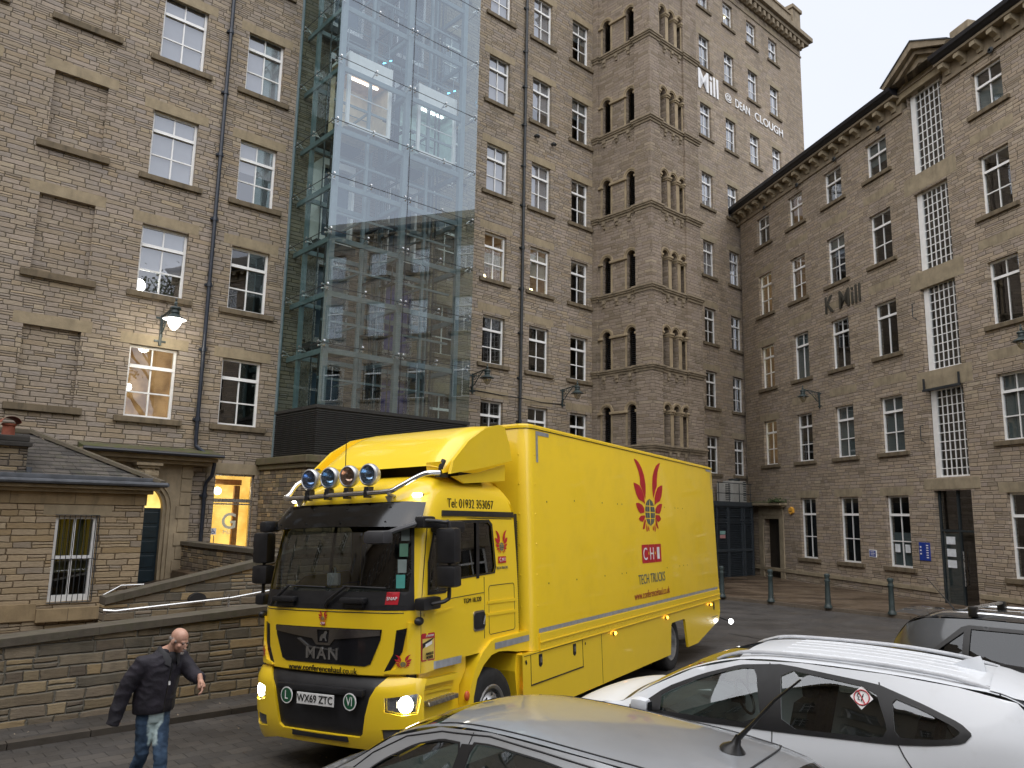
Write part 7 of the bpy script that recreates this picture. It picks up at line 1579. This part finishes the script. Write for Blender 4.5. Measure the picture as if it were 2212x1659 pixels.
# ---------------------------------------------------------------- dark SUV on the right
c3 = Car(CM(7.28, 10.25, 138), 'dark grey SUV with silver roof bars and rear spoiler, parked beyond the white crossover',
    belt=[(-2.1, 1.02), (-1.8, 1.12), (-1.2, 1.10), (0, 1.06), (.9, 1.02), (1.5, .94), (2.1, .75)],
    rail=[(-2.1, 1.06), (-2.02, 1.25), (-1.85, 1.48), (-1.6, 1.58), (-1.0, 1.62), (-.2, 1.625), (.3, 1.57), (.75, 1.38), (1.15, 1.10), (1.5, 1.03), (2.1, .80)],
    wid=[(-2.1, .70), (-1.8, .84), (-1.2, .885), (0, .89), (1.0, .88), (1.7, .83), (2.1, .68)], yr=[(-2.1, .64), (-1.8, .62), (-1.2, .635), (0, .64), (.7, .66), (1.2, .76), (2.1, .66)], crown=[(-2.1, .03), (-1.0, .06), (0, .06), (1.0, .05), (2.1, .05)])
u1 = [(-.17, 1.12), (-.17, 1.50), (.15, 1.49), (.5, 1.36), (.82, 1.10)]; u2 = [(-1.02, 1.15), (-1.02, 1.49), (-.27, 1.505), (-.27, 1.12)]; u3 = [(-1.42, 1.17), (-1.10, 1.45), (-1.10, 1.155)]
for sg in (1, -1):
    sil = [(-2.05, .40), (-1.7, .35), (1.8, .35), (2.08, .5), (2.1, .79), (1.5, 1.025), (1.15, 1.092), (.75, 1.37), (.3, 1.562), (-.2, 1.618), (-1.0, 1.612), (-1.6, 1.572), (-1.85, 1.472), (-2.02, 1.245), (-2.1, 1.05)]
    c3.side_panel('side_panel', sil, [u1, u2, u3], GRY, sg=sg)
    for v_ in (u1, u2, u3): c3.side_panel('side_window', v_, [], glassy('privacy_glass_%d%d' % (sg, int(v_[0][0]*-10)), .02, (.10,.13,.13), fres=1.0) if sg < 0 else CGD, sg=sg, off=-.012)
    c3.side_panel('window_seal', [(-1.52, 1.135), (-1.14, 1.50), (-1.05, 1.535), (-.2, 1.545), (.17, 1.53), (.54, 1.39), (.90, 1.075), (-.2, 1.085)], [u1, u2, u3], TRIM, off=.006, sg=sg, step=.05)
    ln(c3, [(-.22, .5), (-.22, .9), (-.22, 1.56)], .005, sg=sg)
    rp_ = [c3.top(x, sg*.93)+Vector((0, 0, h_)) for x, h_ in ((.25, .0), (.1, .04), (-.6, .05), (-1.3, .05), (-1.55, .0))]; q = MB(); q.tube(smooth_path(rp_, 4), .018, 8); q.build('roof_rail', CH, c3.o, smooth=True)
    for x in (-1.25, 1.3): cwheel(c3, x, sg*.83, .35)
    q = MB(); q.bbox(.62, .80, min(sg*.9, sg*1.1), max(sg*.9, sg*1.1), 1.08, 1.22, .04); q.build('door_mirror', GRY, c3.o, smooth=True)
c3.top_panel('roof', -1.70, .3, GRY, nx=20); c3.top_panel('windscreen', .3, 1.12, CG, a0=-.93, a1=.93); [c3.top_panel('pillar', .3, 1.12, GRY, a0=a, a1=b, na=2) for a, b in ((-1, -.93), (.93, 1))]; c3.top_panel('bonnet', 1.12, 2.1, GRY); c3.top_panel('tailgate', -2.1, -1.7, GRY); c3.top_panel('rear_window', -2.02, -1.78, CGD, a0=-.88, a1=.88, off=.006)
sp = MB(); sp.grid(lambda x, a: c3.top(max(x, -1.68), a*.95)+Vector(((x+1.68) if x < -1.68 else 0, 0, .012+(.02 if x < -1.7 else 0))), [-2.02+.08*k for k in range(6)], [k/8-1 for k in range(17)]); sp.build('rear_spoiler', GRY, c3.o, smooth=True)
for x in (-1.02, -.12):
    z = c3.top(x, 1).z+.13; q = MB(); q.bbox(x-.035, x+.035, -.60, .60, z-.012, z+.018, .01); b_ = q.build('roof_bar', M['inox'], c3.o)
    for sg in (1, -1): q = MB(); q.bbox(x-.05, x+.05, min(sg*.52, sg*.64), max(sg*.52, sg*.64), z-.11, z+.022, .02); q.build('bar_foot', TRIM, b_, smooth=True)
q = MB(); q.tube([(-1.45, 0, 1.66), (-1.62, 0, 1.86), (-1.78, .0, 2.05)], [.014, .006, .004], 6); q.build('aerial', TRIM, c3.o)
m = MB(); m.quad((-2.08, -.64, .4), (-2.08, .64, .4), (-2.1, .64, 1.06), (-2.1, -.64, 1.06)); m.build('end_panel', GRY, c3.o)
interior(c3, -1.5, .9, .72, .4, [(-.1, .37), (-.1, -.37), (-1.05, .35), (-1.05, -.35)], zs=1.1)

# ================================================================ the walking man
def fuse(mb, name, mat, parent, vox, it=2, noise=0., nsc=8., seed=0, M_=None):
    """several overlapping volumes melted into one continuous surface"""
    me = bpy.data.meshes.new('tmp'); me.from_pydata([tuple(v) for v in mb.v], [], mb.f); me.update()
    bm = bmesh.new(); bm.from_mesh(me); bmesh.ops.recalc_face_normals(bm, faces=bm.faces); bm.to_mesh(me); bm.free()
    ob = bpy.data.objects.new('tmp', me); COL.objects.link(ob)
    r = ob.modifiers.new('r', 'REMESH'); r.mode = 'VOXEL'; r.voxel_size = vox; s = ob.modifiers.new('s', 'SMOOTH'); s.iterations = it; s.factor = .5
    bpy.context.view_layer.update(); m2 = bpy.data.meshes.new_from_object(ob.evaluated_get(bpy.context.evaluated_depsgraph_get())); bpy.data.objects.remove(ob)
    if noise:
        from mathutils import noise as N
        nr = [v.normal.copy() for v in m2.vertices]
        for v, n in zip(m2.vertices, nr):
            q = v.co*nsc+Vector((seed, 0, 0)); k = N.noise(Vector((q.x, q.y, q.z*2.2)))+.5*N.noise(q*2.3); v.co += n*(noise*(-abs(k)*1.4+.35))
    for p in m2.polygons: p.use_smooth = True
    m2.materials.clear(); m2.materials.append(mat); m2.name = name
    o = bpy.data.objects.new(name, m2); COL.objects.link(o)
    if parent: o.parent = parent
    return o
def ell(mb, c, r, M_=None, seg=20):
    bm = bmesh.new(); bmesh.ops.create_uvsphere(bm, u_segments=seg, v_segments=seg//2+2, radius=1)
    return mb.bm(bm, Matrix.Translation(c) @ (M_ or Matrix.Identity(4)) @ Matrix.Diagonal((*r, 1)))
def ring_loft(mb, rings, n=24):
    """rings: (centre, right-vector, forward-vector) ellipses"""
    b = []
    for c, a, f in rings: b += [Vector(c)+Vector(a)*cos(2*pi*k/n)+Vector(f)*sin(2*pi*k/n) for k in range(n)]
    fs = [(i*n+k, i*n+(k+1) % n, (i+1)*n+(k+1) % n, (i+1)*n+k) for i in range(len(rings)-1) for k in range(n)]
    fs += [tuple(reversed(range(n))), tuple((len(rings)-1)*n+k for k in range(n))]; mb.add(b, fs)
SK = NT('skin'); so_ = SK.obj(); skin = SK.bsdf(SK.mix(SK.step(SK.noise(so_, 14., 4), .35, .7), (.50,.27,.19), (.60,.36,.27)), .5, 0, bump=SK.noise(so_, 60., 3), bs=.15, bd=.003)
JK = NT('navy_jacket'); jo = JK.obj(); jacket_m = JK.bsdf(JK.mix(JK.step(JK.noise(jo, 5., 4), .3, .7), (.010,.009,.014), (.022,.018,.028)), .75, 0, bump=JK.noise(jo, 30., 4), bs=.5, bd=.01)
JN = NT('washed_jeans'); no = JN.obj(); nx_, ny_, nz_ = JN.sep(no)
# faded pale fronts of the thighs
fn = JN.mth('MULTIPLY', JN.noise(no, 8., 3), .12); pa_ = JN.mth('SUBTRACT', 1., JN.step(JN.mth('ABSOLUTE', JN.mth('ADD', JN.mth('SUBTRACT', nx_, .045), JN.mth('SUBTRACT', fn, .06))), .035, .060))
fade = JN.mth('MULTIPLY', JN.mth('MULTIPLY', pa_, JN.step(JN.mth('MULTIPLY', ny_, -1.), -.03, .03)), JN.step(JN.mth('ADD', nz_, fn), .64, .70))
jeans_m = JN.bsdf(JN.mix(JN.mth('MULTIPLY', fade, .9), JN.mix(JN.step(JN.noise(no, 12., 4), .35, .7), (.022,.045,.085), (.055,.10,.17)), (.50,.62,.62)), .85, 0, bump=JN.noise(no, 40., 3), bs=.3, bd=.005)
az = rad(122); Hf = Vector((sin(az), cos(az), 0)); Hr = Vector((cos(az), -sin(az), 0))*1.; Hr = Vector((-.848*1.0, -.53, 0)) if False else Vector((cos(az), -sin(az), 0))
# heading Hf, the man's right-hand side Hr (towards the camera)
PM = Matrix.Translation((-3.43, 8.05, 0))
def mp_(x, y, z): return Vector((x+3.43, y-8.05, z))
mb = MB()
# head
hc = mp_(-3.235, 8.00, 1.565); hf = Vector((sin(rad(114)), cos(rad(114)), -.36)).normalized(); hr_ = hf.cross(Vector((0, 0, 1))).normalized(); hu = hr_.cross(hf)
hr_, hf, hu = hr_*.92, hf*.92, hu*.92
HM = Matrix(((hr_.x, hf.x, hu.x, hc.x), (hr_.y, hf.y, hu.y, hc.y), (hr_.z, hf.z, hu.z, hc.z), (0, 0, 0, 1)))
def he(x, y, z, a, b, c): bm = bmesh.new(); bmesh.ops.create_uvsphere(bm, u_segments=20, v_segments=12, radius=1); mb.bm(bm, HM @ Matrix.Translation((x, y, z)) @ Matrix.Diagonal((a, b, c, 1)))
he(0, -.012, .035, .078, .100, .088); he(0, .025, -.035, .060, .074, .080); he(0, .050, -.085, .036, .040, .030); he(0, .072, .018, .050, .024, .014); he(0, .102, -.026, .012, .018, .026); he(0, .112, -.044, .017, .013, .011)
for s in (1, -1): he(s*.040, .062, -.030, .022, .026, .022); he(s*.080, -.010, -.012, .011, .022, .034)
he(0, .088, -.072, .024, .012, .008); he(0, .086, -.084, .020, .012, .008)
mb.tube([HM @ Vector((0, -.02, -.03)), HM @ Vector((0, -.05, -.12)), mp_(-3.40, 8.05, 1.42)], [.058, .060, .075], 16)
# hands : right one just inside its long sleeve, left one relaxed with curled fingers
def hand(W, d, pal, side, s=1.):
    """W wrist, d towards the fingers, pal palm normal, side towards the thumb"""
    d, pal, side = d.normalized(), pal.normalized(), side.normalized(); h = MB()
    mb.tube([W-d*.06, W, W+d*.05, W+d*.085], [.026, .024, .036, .038], 12)
    for i, (o, L) in enumerate(((.030, .072), (.010, .080), (-.010, .074), (-.029, .058))):
        a = W+d*.078+side*o; b = a+d*L*.42+pal*.004; c = b+(d*.75+pal*.65).normalized()*L*.34; e = c+(d*.25+pal*.95).normalized()*L*.28; mb.tube([a-d*.02, a, b, c, e], [.0105, .0105, .0095, .0085, .007], 8)
    a = W+d*.025+side*.028; b = a+(d*.6+side*.8).normalized()*.038; c = b+(d*.9+pal*.35).normalized()*.032; mb.tube([W+d*.01, a, b, c], [.014, .014, .0115, .009], 8)
wl = mp_(-2.985, 7.97, 1.20); hand(wl, Vector((.35, -.35, -.75)), Vector((-.6, -.3, -.2)), Vector((.3, -.6, .3)))
wr = mp_(-3.69, 7.83, .97); hand(wr, Vector((-.15, -.1, -1)), Vector((.5, .3, 0)), Vector((.2, .5, -1.2)))
# lower body inside the clothes, so that the figure is one piece
mb.tube([mp_(-3.40, 8.05, 1.40), mp_(-3.42, 8.05, 1.15), mp_(-3.45, 8.05, .92)], [.10, .11, .10], 14)
legs = {'r': [mp_(-3.49, 7.98, .90), mp_(-3.50, 7.99, .50), mp_(-3.68, 8.14, .14)], 'l': [mp_(-3.41, 8.11, .90), mp_(-3.31, 7.96, .52), mp_(-3.24, 7.90, .11)]}
for L in legs.values(): mb.tube(L, [.07, .05, .04], 12)
mb.tube([mp_(-3.40, 8.05, 1.38), mp_(-3.52, 7.91, 1.35), mp_(-3.655, 7.86, 1.14), wr], [.055, .040, .034, .024], 12); mb.tube([mp_(-3.40, 8.05, 1.38), mp_(-3.28, 8.18, 1.35), mp_(-3.09, 8.09, 1.225), wl], [.055, .040, .034, .026], 12)
man = fuse(mb, 'person', skin, None, .0055, 2); man.location = (-3.43, 8.05, 0)
tag(man, 'balding man in dark navy jacket and faded jeans striding in front of the low wall', 'person')
# jacket
j = MB(); up = Vector((0, 0, 1))
def rg(x, y, z, a, f, tilt=0): return (mp_(x, y, z), Hr*a, Hf*f)
ring_loft(j, [rg(-3.455, 8.05, .885, .195, .150), rg(-3.455, 8.05, .93, .205, .165), rg(-3.45, 8.05, 1.05, .205, .170), rg(-3.43, 8.05, 1.18, .205, .165), rg(-3.405, 8.05, 1.30, .215, .150), rg(-3.39, 8.05, 1.38, .205, .125), rg(-3.375, 8.05, 1.44, .14, .095), rg(-3.36, 8.045, 1.48, .085, .08)])
j.tube([mp_(-3.41, 7.99, 1.36), mp_(-3.53, 7.90, 1.355), mp_(-3.625, 7.87, 1.20), mp_(-3.66, 7.86, 1.11), mp_(-3.695, 7.84, .98), mp_(-3.73, 7.81, .81)], [.085, .092, .080, .074, .068, .066], 16)
j.tube([mp_(-3.38, 8.10, 1.36), mp_(-3.27, 8.18, 1.355), mp_(-3.16, 8.15, 1.25), mp_(-3.09, 8.09, 1.22), mp_(-3.02, 8.02, 1.21), mp_(-2.995, 7.99, 1.205)], [.085, .088, .076, .070, .060, .056], 16)
jk = fuse(j, 'jacket', jacket_m, man, .009, 4, noise=.011, nsc=5.5)
c = MB(); cc = mp_(-3.35, 8.035, 1.455); n = 26
R1 = []
for k in range(n+1):
    a = -pi*.5+.35+(2*pi-.7)*k/n; dirv = Hf*sin(a+pi)*-1*0+Hr*cos(a)+Hf*sin(a); 
    a2 = pi/2+.30+(2*pi-.60)*k/n; dv = Hr*cos(a2)+Hf*sin(a2); fr = max(0, sin(a2)); R1.append((cc+dv*.082+up*(.055-.075*fr), cc+dv*.100+up*(.035-.095*fr)+Hf*.01*fr, cc+dv*.115+up*(-.035-.10*fr)))
vs = [p for t in R1 for p in t]; c.add(vs, [(3*i+q, 3*i+3+q, 3*i+4+q, 3*i+1+q) for i in range(n) for q in range(2)])
c.build('collar', plain('charcoal_collar', (.035,.035,.040), .7), man, smooth=True, auto=60)
z_ = MB(); P = [mp_(-3.36, 8.045, 1.40)+Hf*.10, mp_(-3.405, 8.05, 1.30)+Hf*.150, mp_(-3.43, 8.05, 1.18)+Hf*.165, mp_(-3.45, 8.05, 1.05)+Hf*.170, mp_(-3.455, 8.05, .90)+Hf*.158]; z_.tube(smooth_path(P, 4), .007, 6); z_.build('zip', TX, jk); z_ = MB(); z_.box(-.008, .008, -.004, .004, -.018, .018); z_.build('zip_puller', WV, jk, M=Matrix.Translation(mp_(-3.43, 8.05, 1.17)+Hf*.178))
t_ = MB(); ell(t_, mp_(-3.345, 8.035, 1.40)+Hf*.055, (.055, .055, .07)); t_.build('shirt', plain('dark_shirt', (.012,.012,.016), .8), man, smooth=True)
# jeans
q = MB(); ring_loft(q, [rg(-3.45, 8.05, .97, .160, .125), rg(-3.45, 8.05, .86, .166, .128), rg(-3.45, 8.05, .80, .150, .115)])
for k, L in legs.items():
    a, b, d = L; q.tube([a+Vector((0, 0, -.02)), a.lerp(b, .5), b, b.lerp(d, .5), d+Vector((0, 0, -.03))], [.092, .080, .064, .060, .072], 16)
fuse(q, 'jeans', jeans_m, man, .009, 4, noise=.009, nsc=7., seed=4)
for k, L in legs.items():
    d = L[2]; q = MB(); ff = Hf; ring = [(d+ff*t+Vector((0, 0, -d.z+zc)), Hr*w_, Vector((0, 0, h_))) for t, w_, h_, zc in ((-.09, .028, .035, .05), (-.05, .040, .048, .055), (.03, .040, .050, .055), (.10, .046, .036, .042), (.16, .040, .026, .032), (.20, .020, .015, .025))]; ring_loft(q, ring, 16); q.build('shoe', plain('dark_shoe', (.02,.018,.016), .5), man, smooth=True)
# grey hair at the sides, brows, beard, eyes
hr2 = MB()
for s in (1, -1):
    pts = [(s*.0715, -.02, .01), (s*.064, -.055, .0), (s*.048, -.086, -.01), (s*.025, -.100, -.015)]
    for (x, y, z) in pts: ell(hr2, HM @ Vector((x, y, z)), (.011, .020, .024), HM.to_3x3().to_4x4())
    ell(hr2, HM @ Vector((s*.069, .018, .005)), (.008, .012, .018), HM.to_3x3().to_4x4())
fuse(hr2, 'hair', plain('grey_hair', (.30,.27,.25), .9, bs=.6, vs=30), man, .004, 2, noise=.0015, nsc=60)
b_ = MB(); ell(b_, HM @ Vector((0, .094, -.104)), (.022, .012, .018), HM.to_3x3().to_4x4()); ell(b_, HM @ Vector((0, .108, -.062)), (.026, .007, .005), HM.to_3x3().to_4x4()); b_.build('beard', plain('grey_beard', (.42,.38,.35), .9), man, smooth=True)
e_ = MB(); w_ = MB()
for s in (1, -1):
    ell(e_, HM @ Vector((s*.028, .088, -.004)), (.010, .007, .005), HM.to_3x3().to_4x4()); ell(w_, HM @ Vector((s*.030, .096, .014)), (.017, .005, .003), HM.to_3x3().to_4x4())
e_.build('eyes', plain('eye_dark', (.03,.02,.015), .2), man, smooth=True); w_.build('eyebrows', plain('brow_grey', (.22,.19,.17), .9), man, smooth=True)
m_ = MB(); ell(m_, HM @ Vector((0, .1015, -.0775)), (.022, .004, .0022), HM.to_3x3().to_4x4()); m_.build('mouth', plain('lips', (.22,.08,.06), .5), man, smooth=True)

# ================================================================ mill range behind the camera: only ever seen mirrored in car windows
OM = root('mill_building', 'plain stone mill range with lit ground floor, across the road behind the parked cars', 'mill', -42, -8.5, 0)
# its street face looks along +y : local x runs back to front so that y points into the building
OM.matrix_world = Matrix.Translation((12, -8.5, 0)) @ Matrix.Rotation(pi, 4, 'Z')
opo = []; rm = MB()
for x in range(17):
    for i, (a, b) in enumerate(((1.0, 3.2), (4.8, 6.8), (8.4, 10.4), (12.0, 14.0))): opo.append((2+x*3.0, 3.25+x*3.0, a, b))
wall_mesh(MB(), 0, 54, -.3, 16.6, opo).build('wall', M['stoneK'], OM)
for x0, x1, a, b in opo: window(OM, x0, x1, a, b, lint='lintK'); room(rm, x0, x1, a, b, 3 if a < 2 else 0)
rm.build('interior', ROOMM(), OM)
MB().box(-.3, 54.3, -.4, .3, 16.6, 16.9).build('cornice', M['trim'], OM); MB().prism([(-.4, 16.9), (5, 20), (10.4, 16.9)], -.3, 54.3, 'yz').build('roof', M['slate'], OM)
